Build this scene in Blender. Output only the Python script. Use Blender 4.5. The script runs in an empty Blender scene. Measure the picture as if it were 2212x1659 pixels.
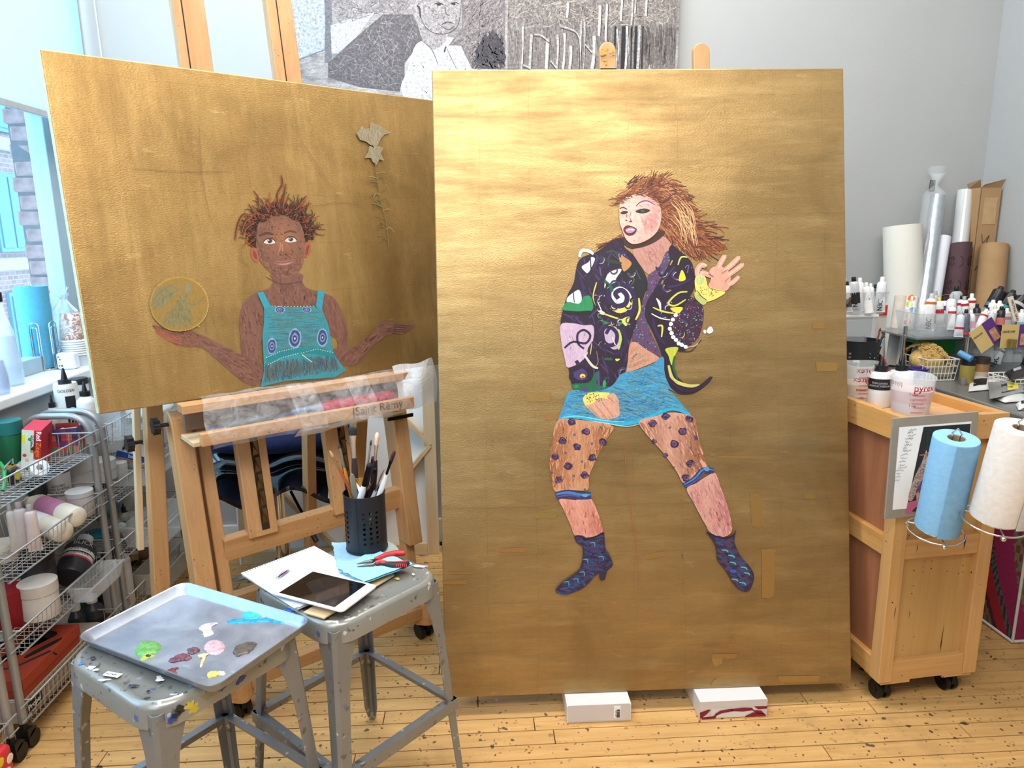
import bpy, bmesh, math, random
import numpy as np
from mathutils import Vector, Matrix, noise
random.seed(7)
SC = bpy.context.scene
COL = SC.collection
PI = math.pi
# ---------------------------------------------------------------- camera
CF, YAW, PITCH, ROLL, CH = 1534.0, math.radians(3.0), math.atan(320/1534), 0.013, 1.45
def _basis():
    fw = Vector((math.sin(YAW)*math.cos(PITCH), math.cos(YAW)*math.cos(PITCH), -math.sin(PITCH)))
    r = Vector((math.cos(YAW), -math.sin(YAW), 0)); u = r.cross(fw)
    c, s = math.cos(ROLL), math.sin(ROLL)
    return c*r - s*u, s*r + c*u, fw
CR, CU, CFW = _basis()
CAMP = Vector((0, 0, CH))
cd = bpy.data.cameras.new('camera'); cam = bpy.data.objects.new('camera', cd); COL.objects.link(cam)
cd.sensor_width = 36; cd.lens = CF/2212*36; cd.clip_start = .02; cd.clip_end = 200
M = Matrix.Identity(4)
for i in range(3):
    M[i][0] = CR[i]; M[i][1] = CU[i]; M[i][2] = -CFW[i]; M[i][3] = CAMP[i]
cam.matrix_world = M; SC.camera = cam
def ray(x, y): return CR*((x-1106)/CF) - CU*((y-829.5)/CF) + CFW
def atz(x, y, h): d = ray(x, y); return CAMP + d*((h-CH)/d.z)
def aty(x, y, Y): d = ray(x, y); return CAMP + d*(Y/d.y)
def atx(x, y, X): d = ray(x, y); return CAMP + d*(X/d.x)
# ---------------------------------------------------------------- world, lights, exposure
def S(r, g, b): return tuple(((c/255)/12.92 if c/255 <= .04045 else ((c/255+.055)/1.055)**2.4) for c in (r, g, b))
w = bpy.data.worlds.new('world'); SC.world = w; w.use_nodes = True
bg = w.node_tree.nodes['Background']; bg.inputs[0].default_value = (*S(150, 205, 245), 1); bg.inputs[1].default_value = 7.5
SC.view_settings.view_transform = 'Standard'; SC.view_settings.look = 'None'
SC.view_settings.gamma = 1; SC.view_settings.use_curve_mapping = False
SC.view_settings.exposure = -0.03
def area(name, loc, target, sx, sy, power, color):
    l = bpy.data.lights.new(name, 'AREA'); l.shape = 'RECTANGLE'; l.size = sx; l.size_y = sy; l.energy = power; l.color = color
    o = bpy.data.objects.new(name, l); COL.objects.link(o); o.location = loc
    o.rotation_euler = (Vector(target)-Vector(loc)).to_track_quat('-Z', 'Y').to_euler(); return o
area('ceiling_light_bank', (.15, -.45, 3.45), (.15, 2.0, .5), 2.6, .8, 84, (1, .94, .86))
area('rear_fill_light', (-.1, 2.1, 3.6), (-.1, 2.75, 0), 2.8, .5, 90, (1, .95, .88))  # added fill lamp behind the paintings, brightens the leaning canvas
area('window_daylight', (-1.50, -.6, 2.2), (.6, 2.4, .6), 2.4, 2.2, 62, (.70, .86, 1))
SC.cycles.max_bounces = 7; SC.cycles.diffuse_bounces = 4; SC.cycles.glossy_bounces = 4
SC.cycles.transmission_bounces = 6; SC.cycles.transparent_max_bounces = 14
SC.cycles.use_denoising = True; SC.cycles.caustics_reflective = False; SC.cycles.caustics_refractive = False
# ---------------------------------------------------------------- materials
MATS = {}
def nmat(name):
    m = bpy.data.materials.new(name); m.use_nodes = True; nt = m.node_tree
    return m, nt, nt.nodes['Principled BSDF']
def ramp(nt, a, b, ca, cb, src):
    r = nt.nodes.new('ShaderNodeValToRGB'); r.color_ramp.elements[0].position = a; r.color_ramp.elements[1].position = b
    r.color_ramp.elements[0].color = (*ca, 1) if len(ca) == 3 else ca; r.color_ramp.elements[1].color = (*cb, 1) if len(cb) == 3 else cb
    nt.links.new(src, r.inputs[0]); return r.outputs[0]
def mixc(nt, fac, a, b, mode='MIX'):
    n = nt.nodes.new('ShaderNodeMix'); n.data_type = 'RGBA'; n.blend_type = mode
    for s, v in ((n.inputs[0], fac), (n.inputs[6], a), (n.inputs[7], b)):
        if hasattr(v, 'is_output'): nt.links.new(v, s)
        elif isinstance(v, (int, float)): s.default_value = v
        else: s.default_value = (*v, 1)
    return n.outputs[2]
def coords(nt, scale=(1, 1, 1), kind='Object'):
    t = nt.nodes.new('ShaderNodeTexCoord'); mp = nt.nodes.new('ShaderNodeMapping'); mp.inputs['Scale'].default_value = scale
    nt.links.new(t.outputs[kind], mp.inputs[0]); return mp.outputs[0]
def noi(nt, co, scale, detail=4, rough=.55, dist=0):
    n = nt.nodes.new('ShaderNodeTexNoise'); n.inputs['Scale'].default_value = scale; n.inputs['Detail'].default_value = detail
    n.inputs['Roughness'].default_value = rough; n.inputs['Distortion'].default_value = dist
    nt.links.new(co, n.inputs['Vector']); return n.outputs[0]
def dots(nt, co, scale, lo, hi, rnd=1.0):   # soft round spots, 1 inside
    n = nt.nodes.new('ShaderNodeTexVoronoi'); n.inputs['Scale'].default_value = scale; n.inputs['Randomness'].default_value = rnd
    nt.links.new(co, n.inputs['Vector']); return ramp(nt, lo, hi, (1, 1, 1), (0, 0, 0), n.outputs['Distance']), n.outputs['Color']
def mul(nt, a, b, op='MULTIPLY'):
    n = nt.nodes.new('ShaderNodeMath'); n.operation = op
    for s, v in ((n.inputs[0], a), (n.inputs[1], b)):
        if hasattr(v, 'is_output'): nt.links.new(v, s)
        else: s.default_value = v
    return n.outputs[0]
def bump(nt, bsdf, h, strength=.2, dist=.002):
    b = nt.nodes.new('ShaderNodeBump'); b.inputs['Strength'].default_value = strength; b.inputs['Distance'].default_value = dist
    nt.links.new(h, b.inputs['Height']); nt.links.new(b.outputs[0], bsdf.inputs['Normal'])
def plain(name, rgb, rough=.5, metal=0, var=.08, vs=30, spec=.5, bmp=0, trans=0, ior=1.45, alpha=1, emit=0, coat=0):
    if name in MATS: return MATS[name]
    m, nt, b = nmat(name); c = S(*rgb)
    if var:
        n = noi(nt, coords(nt), vs, 3)
        o = mixc(nt, ramp(nt, .3, .7, (0, 0, 0), (1, 1, 1), n), tuple(x*(1-var) for x in c), tuple(min(1, x*(1+var)) for x in c))
        nt.links.new(o, b.inputs['Base Color'])
        if bmp: bump(nt, b, n, bmp)
    else: b.inputs['Base Color'].default_value = (*c, 1)
    b.inputs['Roughness'].default_value = rough; b.inputs['Metallic'].default_value = metal
    b.inputs['Specular IOR Level'].default_value = spec; b.inputs['IOR'].default_value = ior
    b.inputs['Transmission Weight'].default_value = trans; b.inputs['Alpha'].default_value = alpha
    b.inputs['Coat Weight'].default_value = coat
    if emit: b.inputs['Emission Color'].default_value = (*c, 1); b.inputs['Emission Strength'].default_value = emit
    MATS[name] = m; return m
def wood(name, c1, c2, axis=2, scale=1.0, rough=.5, specks=None, contrast=1.0):
    if name in MATS: return MATS[name]
    m, nt, b = nmat(name); sc = [22*scale]*3; sc[axis] = 1.6*scale
    co = coords(nt, tuple(sc)); n1 = noi(nt, co, 1.3, 5, .6, .6); sc2 = [90*scale]*3; sc2[axis] = 3*scale
    n2 = noi(nt, coords(nt, tuple(sc2)), 1.5, 2)
    c = mixc(nt, ramp(nt, .5-.22/contrast, .5+.22/contrast, (0, 0, 0), (1, 1, 1), n1), S(*c1), S(*c2))
    c = mixc(nt, mul(nt, ramp(nt, .45, .75, (0, 0, 0), (1, 1, 1), n2), .35), c, tuple(x*.6 for x in S(*c1)))
    if specks:
        d, dc = dots(nt, coords(nt), specks, .10, .14); gate = ramp(nt, .52, .56, (0, 0, 0), (1, 1, 1), noi(nt, coords(nt), 6, 2))
        c = mixc(nt, mul(nt, d, gate), c, S(45, 35, 35))
    nt.links.new(c, b.inputs['Base Color']); b.inputs['Roughness'].default_value = rough
    bump(nt, b, n1, .12); MATS[name] = m; return m
def vcol(name, rough=.6, metal=0, grain=.12, gs=(60, 60, 60), coat=0):
    if name in MATS: return MATS[name]
    m, nt, b = nmat(name); a = nt.nodes.new('ShaderNodeVertexColor'); a.layer_name = 'Col'
    n = noi(nt, coords(nt, gs), 2.0, 4, .65)
    k = ramp(nt, .25, .75, (1-grain*2, 1-grain*2, 1-grain*2), (1+grain, 1+grain, 1+grain), n)
    nt.links.new(mixc(nt, 1.0, a.outputs[0], k, 'MULTIPLY'), b.inputs['Base Color'])
    b.inputs['Roughness'].default_value = rough; b.inputs['Metallic'].default_value = metal; b.inputs['Coat Weight'].default_value = coat
    if grain > .05: bump(nt, b, n, .25, .001)
    MATS[name] = m; return m
# ---------------------------------------------------------------- mesh builder
def fr(d, up=Vector((0, 0, 1))):
    d = Vector(d).normalized(); up = Vector(up)
    if abs(d.dot(up.normalized())) > .98: up = Vector((0, 1, 0)) if abs(d.y) < .9 else Vector((1, 0, 0))
    s = d.cross(up).normalized(); return d, s, s.cross(d)
class MB:
    def __init__(self): self.v = []; self.f = []; self.mi = []; self.c = []; self.T = Matrix.Identity(4)
    def add(self, vs, fs, mi=0, col=None):
        o = len(self.v); self.v += [self.T @ Vector(p) for p in vs]
        for f in fs: self.f.append([i+o for i in f]); self.mi.append(mi); self.c.append(col)
        return self
    def box(self, c, s, mi=0, rot=None, col=None):
        x, y, z = (k/2 for k in s); P = [Vector((a, b, d)) for a in (-x, x) for b in (-y, y) for d in (-z, z)]
        if rot is not None: P = [rot @ p for p in P]
        c = Vector(c)
        return self.add([p+c for p in P], [(0, 1, 3, 2), (4, 6, 7, 5), (0, 4, 5, 1), (2, 3, 7, 6), (0, 2, 6, 4), (1, 5, 7, 3)], mi, col)
    def beam(self, a, b, w, h, up=(0, 0, 1), mi=0, col=None, w2=None, h2=None):
        a, b = Vector(a), Vector(b); d, s, u = fr(b-a, up); w2 = w2 or w; h2 = h2 or h; vs = []
        for p, W, Hh in ((a, w, h), (b, w2, h2)):
            for i, j in ((-1, -1), (1, -1), (1, 1), (-1, 1)): vs.append(p + s*(i*W/2) + u*(j*Hh/2))
        return self.add(vs, [(3, 2, 1, 0), (4, 5, 6, 7), (0, 1, 5, 4), (1, 2, 6, 5), (2, 3, 7, 6), (3, 0, 4, 7)], mi, col)
    def prism(self, pts, a, b, mi=0, col=None):      # pts: 2d outline -> a(p) and b(p) give the two caps
        n = len(pts); vs = [a(p) for p in pts] + [b(p) for p in pts]
        return self.add(vs, [list(range(n-1, -1, -1)), list(range(n, 2*n))] + [(i, (i+1) % n, n+(i+1) % n, n+i) for i in range(n)], mi, col)
    def tube(self, pts, r, seg=8, mi=0, col=None, closed=False, caps=True, sx=1.0, up=(0, 0, 1)):
        pts = [Vector(p) for p in pts]; n = len(pts); rs = r if isinstance(r, (list, tuple)) else [r]*n; vs = []; pu = None
        for i, p in enumerate(pts):
            if closed: d = pts[(i+1) % n]-pts[i-1]
            else: d = pts[min(i+1, n-1)]-pts[max(i-1, 0)]
            if d.length < 1e-9: d = Vector((0, 0, 1))
            d.normalize()
            if pu is None: _, s, u = fr(d, up)
            else:
                u = (pu - d*pu.dot(d))
                u = u.normalized() if u.length > 1e-6 else fr(d, up)[2]
                s = d.cross(u)
            pu = u
            for k in range(seg):
                t = 2*PI*k/seg; vs.append(p + s*(math.cos(t)*rs[i]*sx) + u*(math.sin(t)*rs[i]))
        fs = []
        for i in range(n if closed else n-1):
            j = (i+1) % n
            for k in range(seg): fs.append((i*seg+k, i*seg+(k+1) % seg, j*seg+(k+1) % seg, j*seg+k))
        if caps and not closed: fs += [tuple(range(seg-1, -1, -1)), tuple((n-1)*seg+k for k in range(seg))]
        return self.add(vs, fs, mi, col)
    def lathe(self, prof, o=(0, 0, 0), seg=20, mi=0, col=None, axis=(0, 0, 1), cap=True, sx=1, sy=1):
        d, s, u = fr(axis, (0, 1, 0)); o = Vector(o); vs = []
        if abs(Vector(axis).normalized().z) > .999: d, s, u = Vector((0, 0, 1)), Vector((1, 0, 0)), Vector((0, 1, 0))
        for r, z in prof:
            for k in range(seg):
                t = 2*PI*k/seg; vs.append(o + d*z + s*(math.cos(t)*r*sx) + u*(math.sin(t)*r*sy))
        fs = [(i*seg+k, i*seg+(k+1) % seg, (i+1)*seg+(k+1) % seg, (i+1)*seg+k) for i in range(len(prof)-1) for k in range(seg)]
        if cap: fs += [tuple(range(seg-1, -1, -1)), tuple((len(prof)-1)*seg+k for k in range(seg))]
        return self.add(vs, fs, mi, col)
    def ball(self, c, r, seg=10, mi=0, col=None, s=(1, 1, 1)):
        pr = [(max(1e-4, math.sin(PI*i/(seg//2+2))), -math.cos(PI*i/(seg//2+2))) for i in range(seg//2+3)]
        o = len(self.v); self.lathe([(a*r, b*r) for a, b in pr], (0, 0, 0), seg, mi, col)
        iT = self.T.inverted()
        for i in range(o, len(self.v)):
            q = iT @ self.v[i]; self.v[i] = self.T @ (Vector((q.x*s[0], q.y*s[1], q.z*s[2]))+Vector(c))
        return self
    def build(self, name, mats, parent=None, smooth=None, bevel=0, kind=None, label=None, bseg=2):
        me = bpy.data.meshes.new(name); me.from_pydata([tuple(p) for p in self.v], [], self.f)
        for m in (mats if isinstance(mats, (list, tuple)) else [mats]): me.materials.append(m)
        me.polygons.foreach_set('material_index', self.mi)
        if any(c is not None for c in self.c):
            ca = me.color_attributes.new('Col', 'FLOAT_COLOR', 'CORNER'); k = 0; arr = []
            for f, c in zip(self.f, self.c):
                c = c or (.5, .5, .5)
                if isinstance(c[0], (tuple, list)): arr += [x for cc in c for x in (*cc, 1)]
                else: arr += [*c, 1]*len(f)
            ca.data.foreach_set('color', arr)
        if bevel:
            bm = bmesh.new(); bm.from_mesh(me); bmesh.ops.remove_doubles(bm, verts=bm.verts, dist=1e-5)
            es = [e for e in bm.edges if len(e.link_faces) == 2 and e.calc_face_angle(0) > .6]
            bmesh.ops.bevel(bm, geom=es, offset=bevel, segments=bseg, affect='EDGES', profile=.5, clamp_overlap=True); bm.to_mesh(me); bm.free()
        else:
            bm = bmesh.new(); bm.from_mesh(me); bmesh.ops.recalc_face_normals(bm, faces=bm.faces); bm.to_mesh(me); bm.free()
        if smooth is not None:
            me.shade_smooth()
            try: me.set_sharp_from_angle(angle=math.radians(smooth))
            except Exception: pass
        me.update()
        o = bpy.data.objects.new(name, me); COL.objects.link(o)
        if parent is not None: o.parent = parent
        if kind: o['kind'] = kind
        if label: o['label'] = label
        return o
def tag(o, label, cat, group=None, kind=None):
    if label: o['label'] = label
    if cat: o['category'] = cat
    if group: o['group'] = group
    if kind: o['kind'] = kind
    return o
def thing(name, label, cat, loc=(0, 0, 0), rot=None, group=None, mat=None):
    o = bpy.data.objects.new(name, None); COL.objects.link(o); o.empty_display_size = .05
    if mat is not None: o.matrix_world = mat
    else:
        o.location = loc
        if rot is not None: o.rotation_euler = (0, 0, rot) if isinstance(rot, (int, float)) else rot
    return tag(o, label, cat, group)
def struct(name, mb, m, parent=None, **k):
    o = mb.build(name, m, parent, **k)
    if parent is None: o['kind'] = 'structure'
    return o
def copy_tree(o, loc=None, rot=None, label=None, parent=None):
    c = o.copy(); COL.objects.link(c); c.parent = parent
    if loc is not None: c.location = loc
    if rot is not None: c.rotation_euler = rot
    if label: c['label'] = label
    for ch in list(o.children): copy_tree(ch, parent=c)
    return c
def textmesh(s, size, fmat, origin, xdir, ydir, parent, name='lettering', depth=.0004, bold=False, align='LEFT', label=None, condense=1.0):
    cu = bpy.data.curves.new('t', 'FONT'); cu.body = s; cu.size = size; cu.extrude = depth/2; cu.align_x = align
    cu.resolution_u = 3; cu.offset = .012*size if bold else 0
    o = bpy.data.objects.new('t', cu); COL.objects.link(o); dg = bpy.context.evaluated_depsgraph_get()
    me = bpy.data.meshes.new_from_object(o.evaluated_get(dg)); bpy.data.objects.remove(o); bpy.data.curves.remove(cu)
    x = Vector(xdir).normalized(); y = Vector(ydir).normalized(); z = x.cross(y); Mx = Matrix.Identity(4)
    for i in range(3): Mx[i][0] = x[i]*condense; Mx[i][1] = y[i]; Mx[i][2] = z[i]; Mx[i][3] = Vector(origin)[i]
    me.transform(Mx); me.materials.clear(); me.materials.append(fmat); me.name = name
    o = bpy.data.objects.new(name, me); COL.objects.link(o); o.parent = parent
    if label: o['label'] = label
    return o
def crom(pts, n=4, closed=False):
    P = [Vector((*p, 0)) if len(p) == 2 else Vector(p) for p in pts]; out = []; N = len(P)
    if N < 3: return P
    for i in range(N if closed else N-1):
        if closed: a, b, c, d = P[i-1], P[i], P[(i+1) % N], P[(i+2) % N]
        else: a, b, c, d = P[max(i-1, 0)], P[i], P[i+1], P[min(i+2, N-1)]
        for k in range(n):
            t = k/n; out.append(.5*((2*b)+(c-a)*t+(2*a-5*b+4*c-d)*t*t+(3*b-a-3*c+d)*t**3))
    if not closed: out.append(P[-1])
    return out
# ================================================================ SETTING
XL, XR, YB, YF, ZC = -1.585, 2.342, 3.25, -3.6, 3.7
m_wall = plain('wall_paint', (174, 176, 177), .85, var=.02, vs=3)
m_trim = plain('white_trim_paint', (225, 228, 230), .5, var=.03, vs=8)
struct('wall_back', MB().box(((XL+XR)/2+.02, YB+.06, ZC/2), (XR-XL+.20, .12, ZC+.1)), m_wall)
struct('wall_right', MB().box((XR+.06, (YB+YF)/2, ZC/2), (.12, YB-YF+.2, ZC+.1)), m_wall)
struct('wall_front', MB().box(((XL+XR)/2-.2, YF-.06, ZC/2), (XR-XL+.6, .12, ZC+.1)), m_wall)
struct('ceiling', MB().box(((XL+XR)/2-.2, (YB+YF)/2, ZC+.06), (XR-XL+.6, YB-YF+.3, .12)), plain('ceiling_paint', (235, 233, 228), .9, var=.02))
# left wall: thick, with a deep window niche (y 0.9 .. 3.12, z .90 .. 3.45)
WY0, WY1, WZ0, WZ1 = .75, 3.232, .945, 3.5
wl = MB(); XO = XL-.22
wl.box(((XL+XO)/2, (YF+YB)/2, WZ0/2-.02), (XL-XO, YB-YF+.2, WZ0-.04))
wl.box(((XL+XO)/2, (YF+YB)/2, (WZ1+ZC)/2), (XL-XO, YB-YF+.2, ZC-WZ1))
wl.box(((XL+XO)/2, (WY1+YB)/2+.05, (WZ0+WZ1)/2-.02), (XL-XO, YB-WY1+.1, WZ1-WZ0+.04))
wl.box(((XL+XO)/2, (YF+WY0)/2, (WZ0+WZ1)/2-.02), (XL-XO, WY0-YF, WZ1-WZ0+.04))
struct('wall_left', wl, m_wall)
struct('trim_1', MB().box(((XL+XO)/2+.015, (WY0+WY1)/2, WZ0-.018), (XL-XO+.03, WY1-WY0, .036)), plain('sill_white', (232, 238, 242), .3, var=.04, vs=6), bevel=.006)
struct('baseboard_back', MB().box(((XL+XR)/2, YB-.01, .06), (XR-XL, .02, .12)), m_trim, bevel=.003)
struct('baseboard_right', MB().box((XR-.01, (YB+YF)/2, .06), (.02, YB-YF-.05, .12)), m_trim, bevel=.003)
# window
wroot = thing('window_1', None, None, ((XO+.03), (WY0+WY1)/2, WZ0)); wroot['kind'] = 'structure'
wx = XO+.05
def wl_(mb): mb.T = Matrix.Translation(-wroot.location); return mb
m_fr = plain('window_frame_paint', (160, 184, 196), .45, var=.03)
f = wl_(MB()); f.box((wx, WY1-.055, (WZ0+WZ1)/2), (.07, .11, WZ1-WZ0)).box((wx, WY0+.04, (WZ0+WZ1)/2), (.07, .08, WZ1-WZ0))
f.box((wx, (WY0+WY1)/2, WZ0+.03), (.07, WY1-WY0, .06)).box((wx, (WY0+WY1)/2, WZ1-.03), (.07, WY1-WY0, .06))
f.build('window_frame', m_fr, wroot, bevel=.004)
wl_(MB()).box((wx+.0, (WY0+WY1)/2, 1.985), (.05, WY1-WY0-.1, .045)).build('window_rail', plain('grey_rail', (150, 158, 165), .5), wroot, bevel=.003)
wl_(MB()).box((wx-.01, (WY0+WY1)/2, (WZ0+WZ1)/2), (.006, WY1-WY0-.1, WZ1-WZ0-.08)).build('pane', plain('window_glass', (235, 245, 250), .02, var=0, alpha=.07, spec=.5), wroot)
# roller blind lit from outside
m, nt, b = nmat('blind_fabric'); MATS['blind'] = m
tr = nt.nodes.new('ShaderNodeBsdfTranslucent'); tr.inputs[0].default_value = (*S(205, 222, 220), 1)
mx = nt.nodes.new('ShaderNodeMixShader'); mx.inputs[0].default_value = .7
b.inputs['Base Color'].default_value = (*S(205, 235, 245), 1); b.inputs['Roughness'].default_value = .9
nt.links.new(b.outputs[0], mx.inputs[1]); nt.links.new(tr.outputs[0], mx.inputs[2]); nt.links.new(mx.outputs[0], nt.nodes['Material Output'].inputs[0])
bl = thing('roller_blind', 'pale blue translucent roller blind pulled half way down the window', 'blind', (XL-.03, (WY0+WY1)/2, WZ1-.05))
q = MB(); q.T = Matrix.Translation(-bl.location)
nn_ = 14; BX = XL+.012; ys = [WY0+.05+(3.225-WY0-.05)*i/nn_ for i in range(nn_+1)]
vs = [(BX+.003*math.sin(i*1.7), y, z) for z in (1.925, WZ1+.05) for i, y in enumerate(ys)]
q.add(vs, [(i, i+1, i+nn_+2, i+nn_+1) for i in range(nn_)]); q.build('blind_fabric', m, bl)
q = MB(); q.T = Matrix.Translation(-bl.location); q.box((BX, (WY0+.05+3.22)/2, 1.915), (.012, 3.22-WY0-.05, .024)); q.build('hem_bar', plain('hem_grey', (168, 176, 182), .5), bl, bevel=.002)
q = MB(); q.T = Matrix.Translation(-bl.location); q.tube([(BX, WY0+.05, WZ1+.07), (BX, 3.22, WZ1+.07)], .025, 12); q.build('roller_tube', m_fr, bl, smooth=40)
q = MB(); q.T = Matrix.Translation(-bl.location); q.tube([(XL+.06, 3.235, 3.3), (XL+.075, 3.235, 2.2), (XL+.07, 3.235, 1.1)], .0025, 5); q.build('pull_cord', m_trim, bl, smooth=60)
# outside: brick pier and the building across the street
pier = thing('brick_pier', 'weathered pinkish brick pier with pale joints seen outside the window', 'brick pier', (-1.9, 3.45, .5))
m_br = plain('old_brick', (150, 118, 112), .9, var=.35, vs=18, bmp=.4)
q = MB(); q.T = Matrix.Translation(-pier.location); q.box((-1.885, 3.47, 1.65), (.20, .27, 2.3)); q.build('mortar_core', plain('mortar', (96, 92, 92), .95, var=.2, vs=30), pier)
bk0 = None
for i in range(31):
    for sd in (0,):
        if bk0 is None:
            bk0 = MB().box((0, 0, 0), (.205, .10, .063)).build('brick', m_br, pier, bevel=.009); bo = bk0
        else: bo = bk0.copy(); COL.objects.link(bo)
        off = .018 if i % 2 else -.018
        bo.location = Vector((-1.885 + off*.5 + random.uniform(-.006, .006), 3.38+random.uniform(-.006, .006), .55+i*.0715)) - pier.location
        bo.rotation_euler = (random.uniform(-.03, .03), random.uniform(-.03, .03), random.uniform(-.03, .03))
bld = thing('building_across', 'brick building with blue-framed windows across the street', 'building', (-9, 11, -3))
m_bb = MATS.get('fb')
m, nt, b = nmat('far_brick'); br = nt.nodes.new('ShaderNodeTexBrick'); br.inputs['Scale'].default_value = 3.0
br.inputs['Color1'].default_value = (*S(150, 98, 92), 1); br.inputs['Color2'].default_value = (*S(128, 80, 78), 1); br.inputs['Mortar'].default_value = (*S(150, 142, 140), 1)
cc = coords(nt, (1, 1, 1)); sx_ = nt.nodes.new('ShaderNodeSeparateXYZ'); cb = nt.nodes.new('ShaderNodeCombineXYZ'); nt.links.new(cc, sx_.inputs[0])
nt.links.new(sx_.outputs[1], cb.inputs[0]); nt.links.new(sx_.outputs[2], cb.inputs[1]); nt.links.new(cb.outputs[0], br.inputs[0]); nt.links.new(br.outputs[0], b.inputs['Base Color'])
MB().box((0, 0, 5), (.5, 16, 14)).build('facade', m, bld)
m_w2 = plain('far_window_glass', (80, 120, 140), .15, var=.1, vs=1); m_lint = plain('far_stone', (165, 175, 176), .8)
for iy in range(-3, 5):
    for iz in range(4):
        y = iy*1.75; z = .6+iz*2.2
        fo = MB().box((.27, y, z), (.08, 1.25, 1.45)).build('window_frame', plain('far_frame', (90, 132, 152), .5), bld)
        for k in (-1, 0, 1): MB().box((.32, y+k*.39, z), (.03, .34, 1.3)).build('pane', m_w2, fo)
for iz in range(5):
    MB().box((.3, 0, -.35+iz*2.2), (.2, 15.8, .22)).build('stone_band', m_lint, bld)
# ---------------------------------------------------------------- floor of narrow boards
def floor_mat():
    m, nt, b = nmat('maple_boards'); oi = nt.nodes.new('ShaderNodeObjectInfo')
    geo = nt.nodes.new('ShaderNodeNewGeometry')
    mp = nt.nodes.new('ShaderNodeMapping'); nt.links.new(geo.outputs['Position'], mp.inputs[0]); mp.inputs['Scale'].default_value = (2.2, 30, 1)
    ad = nt.nodes.new('ShaderNodeVectorMath'); ad.operation = 'ADD'; cx = nt.nodes.new('ShaderNodeCombineXYZ')
    nt.links.new(mul(nt, oi.outputs['Random'], 40.0), cx.inputs[0]); nt.links.new(cx.outputs[0], ad.inputs[1]); nt.links.new(mp.outputs[0], ad.inputs[0])
    n1 = noi(nt, ad.outputs[0], 1.5, 6, .62, .5)
    c = mixc(nt, ramp(nt, .3, .72, (0, 0, 0), (1, 1, 1), n1), S(196, 148, 88), S(228, 184, 120))
    c = mixc(nt, mul(nt, oi.outputs['Random'], .45), c, S(190, 150, 98))
    P = geo.outputs['Position']
    wear = ramp(nt, .55, .72, (0, 0, 0), (1, 1, 1), noi(nt, P, 2.6, 7, .7))
    c = mixc(nt, mul(nt, wear, .5), c, S(150, 120, 85))
    c = mixc(nt, mul(nt, ramp(nt, .60, .68, (0, 0, 0), (1, 1, 1), noi(nt, P, 14, 8, .75)), .55), c, S(110, 85, 62))
    # fine scratches
    mp2 = nt.nodes.new('ShaderNodeMapping'); nt.links.new(P, mp2.inputs[0]); mp2.inputs['Scale'].default_value = (5, 60, 1); mp2.inputs['Rotation'].default_value = (0, 0, .12)
    c = mixc(nt, mul(nt, ramp(nt, .66, .72, (0, 0, 0), (1, 1, 1), noi(nt, mp2.outputs[0], 3, 3, .6)), .7), c, S(105, 75, 48))
    # paint drips: dark large, small dark, pale, few coloured
    dist = nt.nodes.new('ShaderNodeVectorMath'); dist.operation = 'ADD'; nz = nt.nodes.new('ShaderNodeTexNoise'); nz.inputs['Scale'].default_value = 35
    nt.links.new(P, nz.inputs[0]); sc_ = nt.nodes.new('ShaderNodeVectorMath'); sc_.operation = 'SCALE'; sc_.inputs[3].default_value = .03
    nt.links.new(nz.outputs['Color'], sc_.inputs[0]); nt.links.new(P, dist.inputs[0]); nt.links.new(sc_.outputs[0], dist.inputs[1]); D = dist.outputs[0]
    for s, lo, hi, g1, g2, col, k in ((7, .085, .095, .47, .49, (48, 48, 56), .9), (13, .10, .12, .50, .52, (52, 50, 52), .85), (32, .13, .17, .46, .5, (70, 55, 45), .9),
                                   (9, .07, .08, .60, .61, (205, 205, 210), .8), (11, .07, .08, .62, .63, (150, 60, 50), .7), (12, .06, .07, .64, .65, (60, 90, 150), .7), (60, .16, .22, .5, .56, (80, 60, 45), .8)):
        d, _ = dots(nt, D, s, lo, hi); gate = ramp(nt, g1, g2, (0, 0, 0), (1, 1, 1), noi(nt, P, 3.1+s*.17, 2))
        c = mixc(nt, mul(nt, mul(nt, d, gate), k), c, S(*col))
    nt.links.new(c, b.inputs['Base Color'])
    nt.links.new(ramp(nt, .3, .7, (.32, .32, .32), (.55, .55, .55), noi(nt, P, 6, 4)), b.inputs['Roughness']); bump(nt, b, n1, .15)
    return m
m_floor = floor_mat()
fl = struct('floor', MB().box(((XL+XR)/2, (YB+YF)/2, -.07), (XR-XL+.2, YB-YF+.2, .10)), plain('subfloor_dark', (38, 28, 22), .9))
PW = .0605
def plank(mb, x0, x1, y0, z=0): mb.box(((x0+x1)/2, y0+PW/2, -.0095+z), (x1-x0-.003, PW-.0036, .019))
y = 1.38; row = 0
while y+PW < YB:
    x = XL - random.uniform(0, 1.2)
    while x < XR:
        L = random.uniform(.8, 2.3); a, c2 = max(x, XL), min(x+L, XR)
        if c2-a > .08:
            q = MB(); plank(q, a, c2, y, random.uniform(-.0012, 0)); o = q.build('plank', m_floor, fl)
        x += L
    y += PW; row += 1
q = MB(); y = 1.38-PW
while y > YF:
    x = XL-random.uniform(0, 1)
    while x < XR:
        L = random.uniform(.8, 2.3); a, c2 = max(x, XL), min(x+L, XR)
        if c2-a > .08: plank(q, a, c2, y)
        x += L
    y -= PW
q.build('plank_field', m_floor, fl, kind='stuff')
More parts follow.
